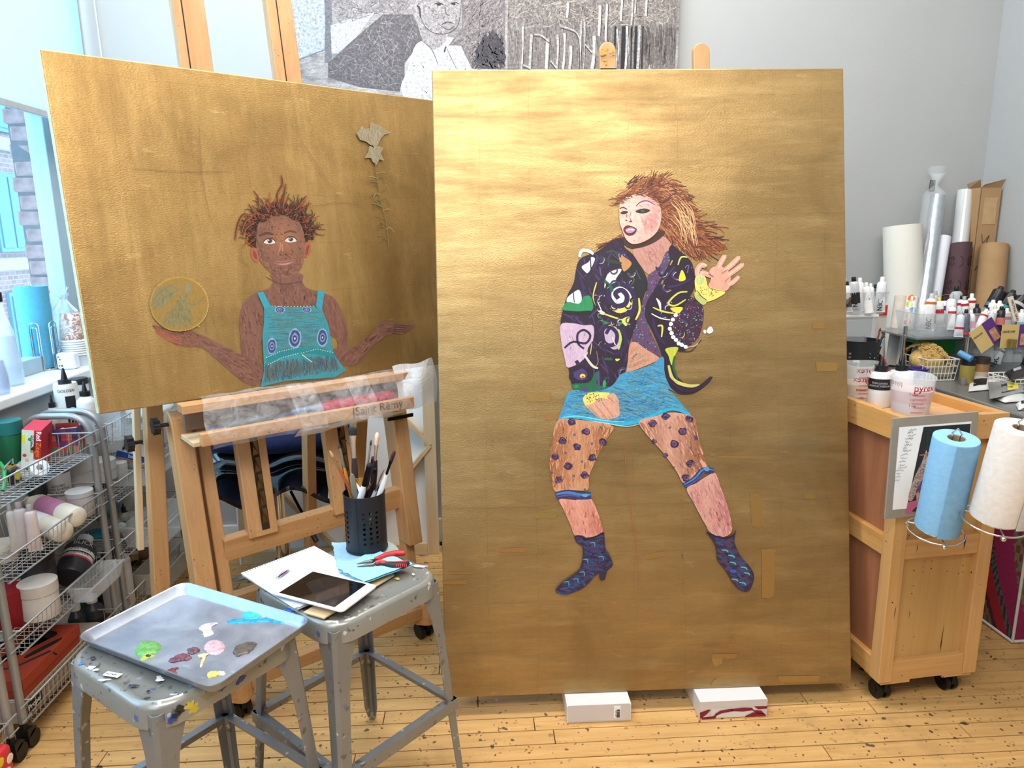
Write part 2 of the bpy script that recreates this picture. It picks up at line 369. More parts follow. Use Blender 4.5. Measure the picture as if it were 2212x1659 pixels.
# ================================================================ PAINTINGS
def gold(name, c1, c2, c3, streak=(3, 1, 14), rough=.42, seed=0, metal=.75, seam=.6):
    m, nt, b = nmat(name); co = coords(nt)
    sp = nt.nodes.new('ShaderNodeSeparateXYZ'); nt.links.new(co, sp.inputs[0]); cb = nt.nodes.new('ShaderNodeCombineXYZ')
    wob = nt.nodes.new('ShaderNodeTexNoise'); wob.inputs['Scale'].default_value = 5; nt.links.new(co, wob.inputs[0])
    wx_ = mul(nt, wob.outputs[0], .02); nt.links.new(mul(nt, sp.outputs[0], wx_, 'ADD'), cb.inputs[0]); nt.links.new(mul(nt, sp.outputs[2], wx_, 'ADD'), cb.inputs[1])
    br = nt.nodes.new('ShaderNodeTexBrick'); br.offset = 0.03; br.squash = 1; br.inputs['Scale'].default_value = 1
    br.inputs['Brick Width'].default_value = .152; br.inputs['Row Height'].default_value = .148; br.inputs['Mortar Size'].default_value = .0011
    br.inputs['Mortar Smooth'].default_value = .4; br.inputs['Bias'].default_value = 0
    br.inputs['Color1'].default_value = (*S(*c1), 1); br.inputs['Color2'].default_value = (*S(*[int(c1[i]*.8+c2[i]*.2) for i in range(3)]), 1); br.inputs['Mortar'].default_value = (*S(*[int(c3[i]*seam+c1[i]*(1-seam)) for i in range(3)]), 1)
    nt.links.new(cb.outputs[0], br.inputs[0])
    mp = nt.nodes.new('ShaderNodeMapping'); mp.inputs['Scale'].default_value = streak; mp.inputs['Location'].default_value = (seed, 0, seed*1.7); nt.links.new(co, mp.inputs[0])
    n1 = noi(nt, mp.outputs[0], 1.3, 6, .62, .4)
    n2 = noi(nt, coords(nt, (2.2, 2.2, 2.2)), 1.7, 3, .55, 1.0)
    n3 = noi(nt, coords(nt, (40, 40, 260) if streak[2] > streak[0] else (260, 40, 40)), 1.0, 2)
    c = mixc(nt, ramp(nt, .32, .70, (0, 0, 0), (1, 1, 1), n1), br.outputs[0], mixc(nt, .55, br.outputs[0], S(*c3)))
    c = mixc(nt, mul(nt, ramp(nt, .38, .72, (0, 0, 0), (1, 1, 1), n2), .5), c, S(*c3))
    n5 = noi(nt, mp.outputs[0], 1.1, 6, .68, .15); c = mixc(nt, mul(nt, ramp(nt, .48, .72, (0, 0, 0), (1, 1, 1), n5), .45), c, S(min(255, c1[0]+22), min(255, c1[1]+24), c1[2]+22))
    c = mixc(nt, mul(nt, ramp(nt, .55, .8, (0, 0, 0), (1, 1, 1), n3), .3), c, tuple(x*.7 for x in S(*c3)))
    c = mixc(nt, mul(nt, ramp(nt, .62, .70, (0, 0, 0), (1, 1, 1), noi(nt, coords(nt, (9, 9, 26)), 1.2, 5, .7)), .35), c, S(min(255, c1[0]+30), min(255, c1[1]+30), c1[2]+35))
    nt.links.new(c, b.inputs['Base Color']); b.inputs['Metallic'].default_value = metal
    nt.links.new(ramp(nt, .3, .7, (rough-.12,)*3, (rough+.14,)*3, n1), b.inputs['Roughness'])
    hh = mul(nt, noi(nt, coords(nt, (160, 160, 420)), 1, 2), mul(nt, n1, .6), 'ADD')
    bump(nt, b, hh, .35, .0015); return m
m_goldR = gold('gold_leaf_right', (188, 157, 106), (178, 147, 97), (135, 109, 70), (2.2, 1, 15), .42, 3, .8, .3)
m_goldL = gold('gold_leaf_left', (198, 160, 100), (184, 145, 86), (120, 92, 54), (9, 1, 1.6), .38, 9, .75, .2)
m_paint = vcol('oil_paint', .55, 0, .10, (90, 90, 30))
m_paint2 = vcol('oil_paint_soft', .62, 0, .05, (60, 60, 60))
m_char = vcol('charcoal_and_chalk', .8, 0, .34, (46, 46, 46))

def plane_mat(o, u, v):
    x = Vector(u).normalized(); z = -(Vector(v) - x*Vector(v).dot(x)).normalized(); y = z.cross(x)
    Mx = Matrix.Identity(4)
    for i in range(3): Mx[i][0] = x[i]; Mx[i][1] = y[i]; Mx[i][2] = z[i]; Mx[i][3] = Vector(o)[i]
    return Mx
class Art:
    """flat painting on a plane: outlines are read off in picture coordinates and laid on the canvas itself"""
    def __init__(self, Mx, step=.000004): self.M = Mx; self.mb = MB(); self.k = 0; self.hb = False; self.hk = 0; self.step = step; self.vx = (0, 0, 1); self.rng = random.Random(5)
    def view(self, x0, y0, s): self.vx = (x0, y0, s)
    def loc(self, p):
        x = self.vx[0]+p[0]/self.vx[2]; y = self.vx[1]+p[1]/self.vx[2]
        o = self.M.translation; n = self.M.col[1].to_3d(); r = ray(x, y); P = CAMP + r*((o-CAMP).dot(n)/r.dot(n))
        q = P-o; return q.dot(self.M.col[0].to_3d()), q.dot(self.M.col[2].to_3d())
    def _put(self, loc, fs, col):
        self.k += 0 if self.hb else 1; self.hk += 1; d = -.0003-self.k*self.step-(self.hk % 16)*1.2e-6 if self.hb else -.0003-self.k*self.step
        self.mb.add([(a, d, b) for a, b in loc], fs, 0, col)
    def poly(self, pts, col, sm=True, n=4):
        if sm: pts = [(p.x, p.y) for p in crom(pts, n, True)]
        L = [self.loc(p) for p in pts]; self._put(L, [list(range(len(L)))], S(*col)); return pts
    def stroke(self, pts, w, col, taper=.3, n=4, col2=None):
        P = crom(pts, n) if len(pts) > 2 else [Vector((*p, 0)) for p in pts]; N = len(P); vs = []
        for i, p in enumerate(P):
            d = P[min(i+1, N-1)]-P[max(i-1, 0)]
            if d.length < 1e-6: d = Vector((1, 0, 0))
            nn = Vector((-d.y, d.x, 0)).normalized(); t = i/(N-1); ww = w*.5*(taper+(1-taper)*math.sin(PI*min(1, max(0, .08+.84*t)))**.6)
            vs += [(p.x+nn.x*ww, p.y+nn.y*ww), (p.x-nn.x*ww, p.y-nn.y*ww)]
        self._put([self.loc(p) for p in vs], [(2*i, 2*i+1, 2*i+3, 2*i+2) for i in range(N-1)], S(*col))
    def dab(self, x, y, rx, ry, col, rot=0, n=9, jit=.15):
        r = self.rng; c, s = math.cos(rot), math.sin(rot); pts = []
        for i in range(n):
            t = 2*PI*i/n; k = 1+r.uniform(-jit, jit); a, b = rx*k*math.cos(t), ry*k*math.sin(t); pts.append((x+a*c-b*s, y+a*s+b*c))
        self._put([self.loc(p) for p in pts], [list(range(n))], S(*col))
    def inside(self, p, poly):
        x, y = p; c = False; j = len(poly)-1
        for i in range(len(poly)):
            if (poly[i][1] > y) != (poly[j][1] > y) and x < (poly[j][0]-poly[i][0])*(y-poly[i][1])/(poly[j][1]-poly[i][1]+1e-9)+poly[i][0]: c = not c
            j = i
        return c
    def hatch(self, poly, cols, n, length, w, ang=0, spread=.3, curve=0, keep=True, colf=None, con=.6):
        """many loose brush strokes inside an outline"""
        n = int(n*1.5); w = w*.75; mc = None if colf else tuple(sum(c[i] for c in cols)/len(cols) for i in range(3))
        r = self.rng; xs = [p[0] for p in poly]; ys = [p[1] for p in poly]; k = 0; tries = 0; self.hb = True; self.k += 1
        while k < n and tries < n*12:
            tries += 1; x, y = r.uniform(min(xs), max(xs)), r.uniform(min(ys), max(ys))
            if not self.inside((x, y), poly): continue
            a = (ang(x, y) if callable(ang) else ang)+r.gauss(0, spread); L = length*r.uniform(.5, 1.3)/2
            dx, dy = math.cos(a)*L, math.sin(a)*L; cc = r.uniform(-1, 1)*curve*L
            P = [(x-dx, y-dy), (x-dy*0+cc*math.sin(a), y+cc*math.cos(a)), (x+dx, y+dy)]
            if keep and not (self.inside(P[0], poly) and self.inside(P[2], poly)): continue
            col = colf(x, y) if colf else lerp(mc, r.choice(cols), con); self.stroke(P, w*r.uniform(.5, 1.2), col, .3, 2); k += 1
        self.hb = False; self.k += 5   # all strokes of one hatch share nearly one layer
    def done(self, name, parent, mat=None, label=None):
        o = self.mb.build(name, mat or m_paint, parent); 
        if label: o['label'] = label
        return o
def lerp(a, b, t): t = max(0, min(1, t)); return tuple(a[i]+(b[i]-a[i])*t for i in range(3))
# ---- right painting
kR = 1.95/2.0
RM = plane_mat(CAMP + ray(962, 1508)*((1.95)/ray(962, 1508).y), (1, -.015, 0), (.003, -.19, -.982))
RW, RH = 1.3058*kR, 1.9697*kR
rp = thing('gold_painting', 'large upright gold-leaf painting of a dancing woman in a patterned jacket', 'painting', mat=RM)
MB().box((RW/2, .0185, RH/2), (RW, .035, RH)).build('canvas', m_goldR, rp, bevel=.003)
a = Art(RM); a.view(1160, 340, 2.962); R_ = a.rng
HB = [(120, 62, 35), (150, 82, 48), (95, 42, 30), (175, 108, 62), (70, 32, 35)]
SK = (222, 170, 150); SKD = (170, 112, 95); SKL = (238, 200, 188)
# hair mass (behind)
hair = [(505, 300), (560, 215), (640, 150), (760, 140), (880, 165), (960, 230), (1010, 330), (1050, 430), (1120, 500), (1180, 560), (1130, 610), (1060, 640), (1000, 640), (920, 590), (850, 560), (800, 520), (790, 380), (740, 270), (620, 250), (545, 280)]
hp = a.poly(hair, (138, 76, 46))
def hang(x, y): return math.atan2(y-330, x-700)*.35+.55 if x > 760 else -.35
a.hatch(hp, HB+[(200, 140, 90)], 520, 95, 8, hang, .35, .5, keep=False, con=.95)
for i in range(70):
    t = R_.random(); x0, y0 = 560+t*480, 190+t*250+R_.uniform(-30, 30); L = R_.uniform(60, 130); an = -.9+t*1.0+R_.uniform(-.3, .3)
    a.stroke([(x0, y0), (x0+L*.5*math.cos(an)+R_.uniform(-15, 15), y0+L*.5*math.sin(an)), (x0+L*math.cos(an), y0+L*math.sin(an)+R_.uniform(-12, 12))], 5, R_.choice(HB), .2)
for i in range(60):
    x0, y0 = R_.uniform(1000, 1130), R_.uniform(430, 600); L = R_.uniform(60, 140); an = R_.uniform(-.1, .7)
    a.stroke([(x0, y0), (x0+L*.5*math.cos(an), y0+L*.5*math.sin(an)+R_.uniform(-15, 15)), (x0+L*math.cos(an), y0+L*math.sin(an))], 6, R_.choice(HB), .15)
for i in range(30):
    x0, y0 = R_.uniform(850, 960), R_.uniform(270, 420); a.stroke([(x0, y0), (x0+50, y0+60), (x0+70, y0+150)], 4, (222, 180, 128), .2)
for i in range(26): x0 = R_.uniform(380, 480); a.stroke([(540, 510+R_.uniform(-20, 20)), (x0+60, 545), (x0-10, 560+R_.uniform(-20, 40))], 6, R_.choice(HB), .2)
for i in range(16): x0 = R_.uniform(690, 860); a.stroke([(x0-40, 190), (x0-10, 130), (x0+R_.uniform(0, 40), R_.uniform(75, 115))], 4, R_.choice(HB), .2)
a.stroke([(560, 250), (500, 262), (455, 272)], 4, (120, 62, 35), .1)
# neck & chest
a.poly([(610, 600), (680, 560), (790, 500), (860, 560), (850, 640), (810, 690), (740, 745), (700, 740), (660, 690)], (196, 142, 128))
a.hatch([(640, 600), (800, 540), (840, 620), (730, 730)], [(186, 130, 118), (208, 156, 142), (170, 115, 105)], 60, 60, 10, 1.1, .3)
a.poly([(545, 505), (560, 560), (620, 585), (720, 560), (800, 510), (810, 470), (700, 500), (600, 540)], (72, 38, 34))
# body suit, dotted
su = a.poly([(830, 600), (870, 640), (850, 720), (790, 800), (740, 900), (700, 1000), (720, 1100), (780, 1230), (785, 1285), (700, 1240), (610, 1180), (620, 1060), (660, 960), (700, 860), (710, 760), (780, 700)], (92, 66, 100))
for i in range(520):
    x, y = R_.uniform(600, 870), R_.uniform(610, 1280)
    if a.inside((x, y), su): a.dab(x, y, 4, 4, R_.choice([(200, 60, 110), (70, 160, 180), (150, 60, 120), (60, 70, 140), (120, 180, 170), (50, 30, 70)]), 0, 5)
# right sleeve (dotted dark) and bare midriff
a.poly([(555, 1370), (560, 1290), (610, 1180), (700, 1230), (780, 1280), (770, 1300), (690, 1335), (600, 1370)], (208, 148, 122))
a.hatch([(560, 1360), (610, 1190), (770, 1280), (690, 1330)], [(190, 126, 104), (222, 166, 140), (160, 140, 110)], 50, 80, 10, -.6, .3)
sl = a.poly([(905, 970), (960, 900), (1000, 900), (1060, 960), (1060, 1060), (1030, 1150), (970, 1205), (900, 1170), (860, 1080), (860, 1010)], (62, 36, 58))
for i in range(380):
    x, y = R_.uniform(850, 1065), R_.uniform(890, 1210)
    if a.inside((x, y), sl): a.dab(x, y, 4, 4, R_.choice([(180, 50, 90), (70, 110, 160), (130, 40, 80), (50, 40, 90), (110, 170, 170), (40, 20, 40)]), 0, 5)
# jacket
JD, JP = (38, 20, 44), (66, 44, 98)
jl = a.poly([(545, 520), (480, 530), (390, 600), (290, 640), (255, 690), (235, 800), (195, 880), (165, 980), (150, 1060), (160, 1180), (195, 1330), (215, 1400), (225, 1460), (290, 1510), (400, 1500), (470, 1495), (530, 1470), (575, 1330), (590, 1200), (640, 1040), (680, 900), (700, 820), (660, 700), (610, 620), (560, 575)], JD)
a.poly([(860, 560), (900, 590), (960, 640), (995, 690), (1010, 800), (985, 880), (920, 960), (860, 1010), (850, 1090), (880, 1180), (960, 1215), (930, 1240), (880, 1235), (870, 1300), (890, 1390), (960, 1455), (1040, 1455), (1120, 1400), (1090, 1450), (1000, 1510), (900, 1510), (840, 1450), (810, 1340), (790, 1240), (740, 1120), (690, 1010), (700, 930), (740, 860), (800, 760), (850, 660), (840, 600)], JD)
a.hatch(jl, [(58, 38, 90), (28, 14, 34), (48, 26, 60), (80, 60, 120)], 170, 90, 12, 1.3, .5, .4)
# collar black
a.poly([(540, 760), (590, 690), (640, 670), (700, 770), (700, 850), (660, 890), (610, 850)], (30, 30, 34)); a.stroke([(580, 740), (620, 780), (600, 820)], 8, (70, 80, 100)); a.stroke([(630, 720), (660, 780)], 8, (75, 85, 105))
a.poly([(520, 620), (560, 640), (605, 680), (560, 730), (540, 700)], (196, 140, 90)); a.stroke([(440, 610), (490, 600), (520, 640)], 12, (40, 70, 45)); a.stroke([(400, 640), (460, 660), (540, 680)], 22, (32, 58, 40))
# sleeve panels
a.poly([(192, 900), (240, 860), (270, 850), (285, 900), (270, 935), (200, 935)], (236, 238, 240)); a.stroke([(230, 850), (238, 930)], 10, JD)
a.poly([(178, 940), (200, 925), (270, 935), (300, 890), (345, 895), (345, 985), (170, 978)], (34, 140, 84)); a.stroke([(175, 990), (260, 1000), (345, 990)], 30, (24, 18, 26))
a.poly([(152, 1070), (230, 1062), (300, 1075), (360, 1080), (355, 1180), (300, 1290), (200, 1345), (178, 1290), (155, 1180)], (206, 176, 200)); a.hatch([(160, 1080), (340, 1080), (290, 1290), (200, 1320)], [(214, 186, 206), (196, 166, 192)], 50, 90, 12, 1.4, .2)
a.stroke([(175, 1220), (230, 1180), (310, 1190), (340, 1140), (300, 1105), (260, 1130), (262, 1190), (300, 1225)], 15, (44, 30, 62), .7); a.stroke([(250, 1300), (280, 1340), (330, 1300)], 26, (44, 30, 62), .7)
a.poly([(285, 700), (330, 670), (345, 640), (370, 650), (350, 700), (325, 740), (305, 730)], (230, 230, 236)); a.stroke([(340, 640), (345, 720)], 12, JD); a.stroke([(270, 640), (285, 600), (330, 600), (360, 620)], 22, (232, 232, 232)); a.stroke([(300, 640), (340, 655)], 14, JD)
# swirls
W_, Y_, G_ = (238, 238, 228), (226, 216, 86), (28, 92, 66)
a.poly([(450, 750), (500, 720), (540, 720), (500, 790), (560, 800), (600, 850), (600, 940), (560, 990), (500, 985), (460, 930), (455, 880), (430, 830)], W_)
a.stroke([(470, 960), (530, 985), (590, 950), (620, 880)], 26, Y_); a.stroke([(650, 900), (655, 980), (630, 1040)], 14, Y_)
a.stroke([(520, 905), (500, 870), (540, 850), (575, 890), (560, 940), (500, 950), (460, 900), (470, 840), (530, 810), (600, 850), (625, 930), (600, 1010)], 34, (48, 28, 74), .7)
a.stroke([(440, 730), (480, 700), (540, 700)], 26, JD, .7); a.stroke([(430, 790), (470, 830), (480, 860)], 22, G_, .7); a.stroke([(380, 800), (360, 900), (400, 980)], 10, Y_); a.stroke([(395, 900), (400, 980), (430, 1000)], 24, W_); a.stroke([(400, 700), (410, 760)], 12, (96, 80, 140))
for x0 in (405, 440, 380): a.stroke([(x0+10, 810), (x0-10, 900), (x0+20, 980)], 18, (40, 22, 48), .7)
a.stroke([(380, 1010), (440, 1060), (540, 1060), (590, 1020)], 16, (60, 130, 80)); a.stroke([(400, 990), (480, 1020), (580, 1050)], 10, Y_); a.poly([(540, 1040), (590, 1020), (570, 1080)], (210, 216, 100)); a.stroke([(400, 1020), (430, 1070)], 18, G_)
a.poly([(430, 1080), (480, 1070), (520, 1110), (530, 1200), (490, 1230), (440, 1180)], (196, 172, 196)); a.stroke([(520, 1100), (535, 1160), (520, 1230)], 14, (190, 210, 80)); a.stroke([(440, 1130), (470, 1090), (510, 1130), (500, 1190), (450, 1200), (410, 1150), (430, 1090), (500, 1070), (560, 1130), (560, 1220), (500, 1260)], 26, (46, 28, 72), .7)
a.stroke([(480, 1150), (500, 1200)], 10, W_); a.stroke([(360, 1180), (330, 1240), (370, 1280)], 18, JD, .7); a.stroke([(350, 1190), (340, 1260)], 8, Y_); a.stroke([(300, 1260), (350, 1330), (390, 1350)], 16, (214, 210, 190)); a.stroke([(380, 1240), (390, 1310), (370, 1340)], 5, (170, 110, 80)); a.stroke([(430, 1290), (480, 1290)], 26, G_); a.poly([(500, 1290), (530, 1290), (510, 1305)], Y_)
JX = random.Random(21)
for i in range(34):   # small loops, commas and slivers all over the jacket fronts
    x, y = (JX.uniform(370, 640), JX.uniform(600, 1460)) if i < 22 else (JX.uniform(740, 980), JX.uniform(650, 1200))
    if not a.inside((x, y), jl) and i < 22: continue
    s = JX.uniform(14, 34); t0 = JX.uniform(0, 6.28); P = [(x+s*math.cos(t0+k*.8)*(1-k*.1), y+s*math.sin(t0+k*.8)*(1-k*.1)) for k in range(5)]
    a.stroke([(p[0]+4, p[1]+4) for p in P], 9, JX.choice([(214, 208, 96), (196, 190, 110), (170, 160, 180), (40, 110, 76), (228, 226, 214)]), .2); a.stroke(P, JX.uniform(8, 15), JX.choice([(52, 32, 82), (34, 20, 42), (70, 50, 108)]), .5)
# cuff motif
a.dab(275, 1390, 78, 68, (36, 20, 46)); a.dab(280, 1390, 45, 38, (72, 52, 110)); a.dab(290, 1398, 18, 14, (226, 210, 60)); a.dab(292, 1404, 9, 6, (190, 80, 50))
a.poly([(225, 1450), (330, 1440), (370, 1380), (400, 1370), (380, 1450), (470, 1470), (440, 1500), (300, 1500), (240, 1490)], (26, 100, 66)); a.stroke([(390, 1380), (395, 1480)], 26, (84, 68, 130)); a.dab(300, 1490, 20, 16, (80, 60, 130)); a.dab(430, 1450, 12, 24, (40, 160, 90)); a.dab(250, 1465, 16, 10, (30, 140, 80))
# right front of jacket
a.stroke([(900, 690), (920, 640), (960, 640)], 10, (214, 214, 110)); a.poly([(905, 790), (925, 720), (950, 780)], (226, 214, 70)); a.stroke([(960, 740), (970, 690)], 10, (110, 90, 150)); a.stroke([(850, 690), (865, 660)], 12, (180, 180, 90))
a.stroke([(960, 860), (900, 870), (840, 930), (880, 950), (950, 910)], 12, (212, 208, 96)); a.poly([(760, 900), (790, 930), (790, 990), (775, 940)], W_); a.poly([(850, 965), (930, 960), (900, 1000)], (232, 214, 60)); a.stroke([(740, 960), (800, 985), (880, 1000)], 10, (222, 214, 90)); a.stroke([(730, 1000), (790, 1030), (850, 1040)], 8, W_)
a.stroke([(830, 830), (900, 820), (980, 780)], 18, (54, 34, 84)); a.stroke([(780, 820), (830, 760), (880, 700)], 12, (66, 46, 100)); a.stroke([(740, 1030), (760, 1120), (820, 1200)], 20, (52, 32, 80)); a.stroke([(770, 1080), (800, 1080), (795, 1150)], 12, (216, 214, 110)); a.dab(800, 800, 7, 14, (150, 120, 50), .3)
a.poly([(820, 1225), (900, 1215), (880, 1270), (860, 1330), (840, 1270)], (196, 200, 70)); a.stroke([(880, 1270), (870, 1340), (900, 1420)], 16, (36, 96, 60)); a.stroke([(840, 1330), (870, 1420), (960, 1460), (1040, 1458)], 22, (206, 200, 110)); a.stroke([(850, 1420), (930, 1490), (1040, 1470), (1115, 1405)], 26, (46, 24, 56), .3)
for i, (x, y) in enumerate([(885, 1010), (868, 1038), (855, 1066), (848, 1098), (858, 1125), (870, 1150), (888, 1168), (905, 1190), (925, 1200), (950, 1212)]): a.dab(x, y, 14, 13, (238, 238, 240))
a.stroke([(960, 1215), (1010, 1205), (1045, 1165)], 8, (190, 165, 140)); a.stroke([(900, 1238), (980, 1240), (1020, 1205)], 6, (70, 40, 40)); a.dab(1105, 1105, 20, 24, (236, 236, 236), .3); a.dab(1072, 1115, 10, 14, (230, 230, 230))
a.stroke([(1030, 1190), (1050, 1165)], 10, (40, 20, 40))
# face
fc = a.poly([(528, 300), (560, 262), (620, 236), (700, 232), (760, 262), (790, 330), (792, 400), (770, 470), (720, 520), (650, 552), (600, 552), (565, 520), (545, 470), (528, 420), (525, 360)], (228, 182, 164))
def fcol(x, y): return tuple(c+R_.uniform(-7, 7) for c in lerp((236, 198, 184), (200, 132, 122), (x-600)/230+(abs(y-400)/500)-.25))
a.hatch(fc, None, 260, 46, 11, .9, .5, .3, colf=fcol)
a.hatch([(660, 380), (780, 340), (780, 450), (700, 500)], [(214, 146, 140), (220, 156, 148), (208, 140, 134)], 50, 46, 10, 1.1, .3, con=.4)
a.stroke([(640, 305), (690, 290), (745, 310)], 16, (206, 184, 190)); a.stroke([(632, 315), (660, 288), (705, 280), (750, 305)], 8, (122, 76, 84)); a.stroke([(528, 330), (550, 322), (575, 335)], 9, (80, 52, 56))
a.poly([(628, 348), (655, 333), (695, 330), (722, 340), (700, 356), (660, 360)], (48, 42, 44)); a.dab(675, 346, 14, 8, (80, 86, 80)); a.poly([(532, 356), (555, 344), (583, 350), (565, 364), (545, 366)], (48, 42, 46))
a.stroke([(600, 350), (592, 385), (600, 410), (582, 415)], 5, (150, 98, 88)); a.dab(598, 412, 9, 5, (92, 48, 46)); a.dab(570, 405, 7, 4, (92, 48, 46)); a.stroke([(610, 360), (602, 392)], 6, (246, 218, 208)); a.dab(572, 374, 5, 12, (215, 90, 90))
a.poly([(550, 462), (570, 438), (600, 440), (632, 455), (636, 470), (620, 495), (590, 503), (565, 492)], (116, 24, 38)); a.poly([(565, 462), (600, 450), (628, 465), (600, 485), (575, 482)], (176, 150, 176)); a.stroke([(570, 470), (600, 462), (622, 467)], 6, (224, 214, 226))
a.hatch([(520, 280), (600, 235), (770, 235), (800, 400), (780, 300), (700, 240), (600, 246), (530, 300)], HB, 60, 50, 6, .3, .4, keep=False)
# raised hand
a.poly([(1110, 780), (1100, 730), (1130, 700), (1180, 700), (1230, 740), (1235, 800), (1215, 850), (1160, 856), (1090, 840)], (224, 164, 142))
for P, wd in (([(1150, 720), (1170, 680), (1200, 630)], 34), ([(1190, 730), (1240, 690), (1290, 640)], 34), ([(1215, 760), (1270, 720), (1315, 685)], 32), ([(1215, 820), (1250, 800), (1288, 765)], 30), ([(1110, 760), (1060, 740), (1030, 760), (1025, 720), (1050, 690), (1080, 700)], 34)):
    a.stroke(P, wd, (224, 164, 144), .7); a.stroke([(p[0]+5, p[1]-5) for p in P], wd*.35, (238, 190, 172), .5)
a.stroke([(1095, 745), (1125, 765)], 16, (150, 104, 90)); a.stroke([(1180, 745), (1215, 720)], 12, (170, 118, 104)); a.stroke([(1200, 800), (1225, 770)], 12, (180, 124, 108)); a.stroke([(1070, 705), (1085, 712)], 10, (90, 70, 60))
a.poly([(1010, 770), (1070, 760), (1100, 830), (1195, 855), (1180, 885), (1080, 925), (1020, 870)], (232, 216, 112)); a.poly([(1010, 860), (1060, 900), (1085, 920), (1060, 945), (1010, 900)], (188, 196, 110)); a.poly([(1012, 770), (1065, 765), (1060, 810), (1020, 810)], (196, 204, 130))
for i in range(34): a.dab(R_.uniform(1035, 1150), R_.uniform(830, 890), 3, 3, (60, 50, 30), 0, 5)
a.stroke([(1020, 850), (1050, 890), (1085, 915)], 5, (60, 50, 40)); a.stroke([(1085, 770), (1100, 835), (1195, 858)], 3, (60, 50, 40))
# skirt
a.view(1160, 820, 3.3185)
bl_ = lambda q: ((q[0]/2.962+1160-1160)*3.3185, (q[1]/2.962+340-820)*3.3185)
sk = a.poly([bl_(p) for p in [(540, 1385), (640, 1360), (740, 1320), (805, 1275), (815, 1380), (850, 1470), (890, 1505)]]+[(930, 60), (990, 120), (1050, 190), (1095, 250), (1000, 215), (920, 230), (760, 295), (640, 325), (500, 310), (380, 290), (250, 275), (155, 290), (180, 210), (230, 80), (300, 90), (440, 80), (540, 40)], (66, 148, 186))
a.hatch(sk, [(40, 150, 205), (30, 120, 185), (90, 178, 216), (130, 150, 120), (60, 90, 150), (110, 170, 180), (40, 165, 215), (70, 130, 150)], 620, 130, 10, .12, .22, .4)
a.stroke([(160, 282), (260, 262), (380, 285), (500, 305), (640, 318), (760, 288), (900, 225), (990, 212), (1095, 250)], 22, (36, 176, 222), .7); a.stroke([(180, 270), (300, 262), (480, 292), (620, 300)], 8, (120, 214, 236)); a.stroke([(180, 300), (420, 302), (640, 335), (760, 305)], 6, (206, 216, 200))
# lowered hand
a.poly([(340, 175), (420, 150), (510, 110), (555, 100), (580, 160), (590, 250), (540, 280), (500, 285), (440, 270), (370, 210)], (214, 158, 132))
for x0, y0, x1, y1 in ((380, 180, 470, 268), (430, 165, 520, 280), (480, 150, 565, 268), (520, 110, 575, 165)):
    a.stroke([(x0, y0), ((x0+x1)/2+6, (y0+y1)/2-8), (x1, y1)], 34, (218, 164, 140), .7); a.stroke([(x0-14, y0+14), (x1-20, y1+2)], 4, (110, 62, 52)); a.stroke([(x1-6, y1-14), (x1, y1-2)], 16, (196, 140, 116), .8)
a.poly([(330, 130), (370, 95), (440, 90), (520, 95), (500, 120), (505, 140), (450, 130), (420, 150), (400, 170), (345, 180)], (232, 214, 112))
for i in range(26): a.dab(R_.uniform(345, 470), R_.uniform(100, 165), 3.5, 4, (50, 44, 30), 0, 6)
a.stroke([(400, 95), (430, 150)], 3, (60, 50, 30)); a.stroke([(350, 110), (385, 170)], 3, (60, 50, 30))
# legs
def leg(pts, c1, c2, n, ax):
    p = a.poly(pts, c1); xs = [q[0] for q in p]
    def cf(x, y): t = (x-min(xs))/(max(xs)-min(xs)); k = R_.uniform(-7, 7); return tuple(v+k for v in lerp(c1, c2, abs(t-.45)*1.8+.1))
    a.hatch(p, None, n, 90, 14, ax, .2, .2, colf=cf)
leg([(150, 290), (260, 285), (400, 300), (545, 335), (500, 420), (440, 530), (400, 620), (370, 700), (360, 790), (240, 790), (130, 800), (105, 700), (90, 600), (110, 420)], (206, 148, 110), (150, 88, 50), 240, 1.6)
leg([(730, 300), (850, 260), (960, 235), (1095, 255), (1135, 300), (1160, 440), (1200, 560), (1215, 620), (1150, 690), (1050, 740), (1000, 660), (900, 520), (790, 400)], (214, 160, 140), (146, 90, 60), 230, 1.2)
leg([(160, 855), (270, 862), (375, 845), (430, 940), (460, 1040), (465, 1110), (370, 1135), (275, 1120), (240, 1040), (190, 930)], (226, 158, 138), (196, 118, 100), 130, 1.4)
leg([(1070, 780), (1140, 740), (1215, 690), (1275, 670), (1310, 760), (1360, 900), (1395, 1070), (1340, 1125), (1260, 1110), (1200, 1030), (1120, 880)], (216, 160, 146), (186, 116, 118), 150, 1.25)
def cuff(P, w): a.stroke(P, w, (48, 52, 110), .7); a.stroke([(p[0], p[1]-8) for p in P], w*.3, (70, 130, 190)); a.stroke([(p[0]+8, p[1]+10) for p in P[:-1]], w*.2, (92, 80, 150))
cuff([(135, 830), (220, 815), (300, 830), (385, 830)], 58); a.dab(345, 828, 24, 12, (80, 170, 205)); cuff([(1052, 760), (1130, 712), (1190, 650), (1265, 655)], 44); a.dab(1215, 640, 20, 16, (96, 150, 200))
def rose(x, y, r=34):
    a.dab(x, y, r, r*.85, (62, 36, 74), 0, 12, .22)
    for k in range(12): t = R_.uniform(0, 6.28); q = R_.uniform(.1, .8)*r; a.stroke([(x+q*math.cos(t), y+q*math.sin(t)), (x+q*math.cos(t+.9), y+q*math.sin(t+.9)), (x+q*math.cos(t+1.7), y+q*math.sin(t+1.7))], 4, R_.choice([(110, 84, 130), (34, 18, 44), (140, 100, 120)]))
for x, y in [(250, 305), (352, 372), (182, 437), (286, 481), (470, 445), (128, 548), (395, 557), (222, 622), (155, 716), (340, 684), (920, 262), (825, 314), (1088, 282), (1040, 370), (982, 458), (838, 440), (1096, 595), (918, 540), (1062, 700), (1135, 418)]: rose(x, y, 30 if (x, y) not in ((838, 440), (1135, 418), (918, 540)) else 18)
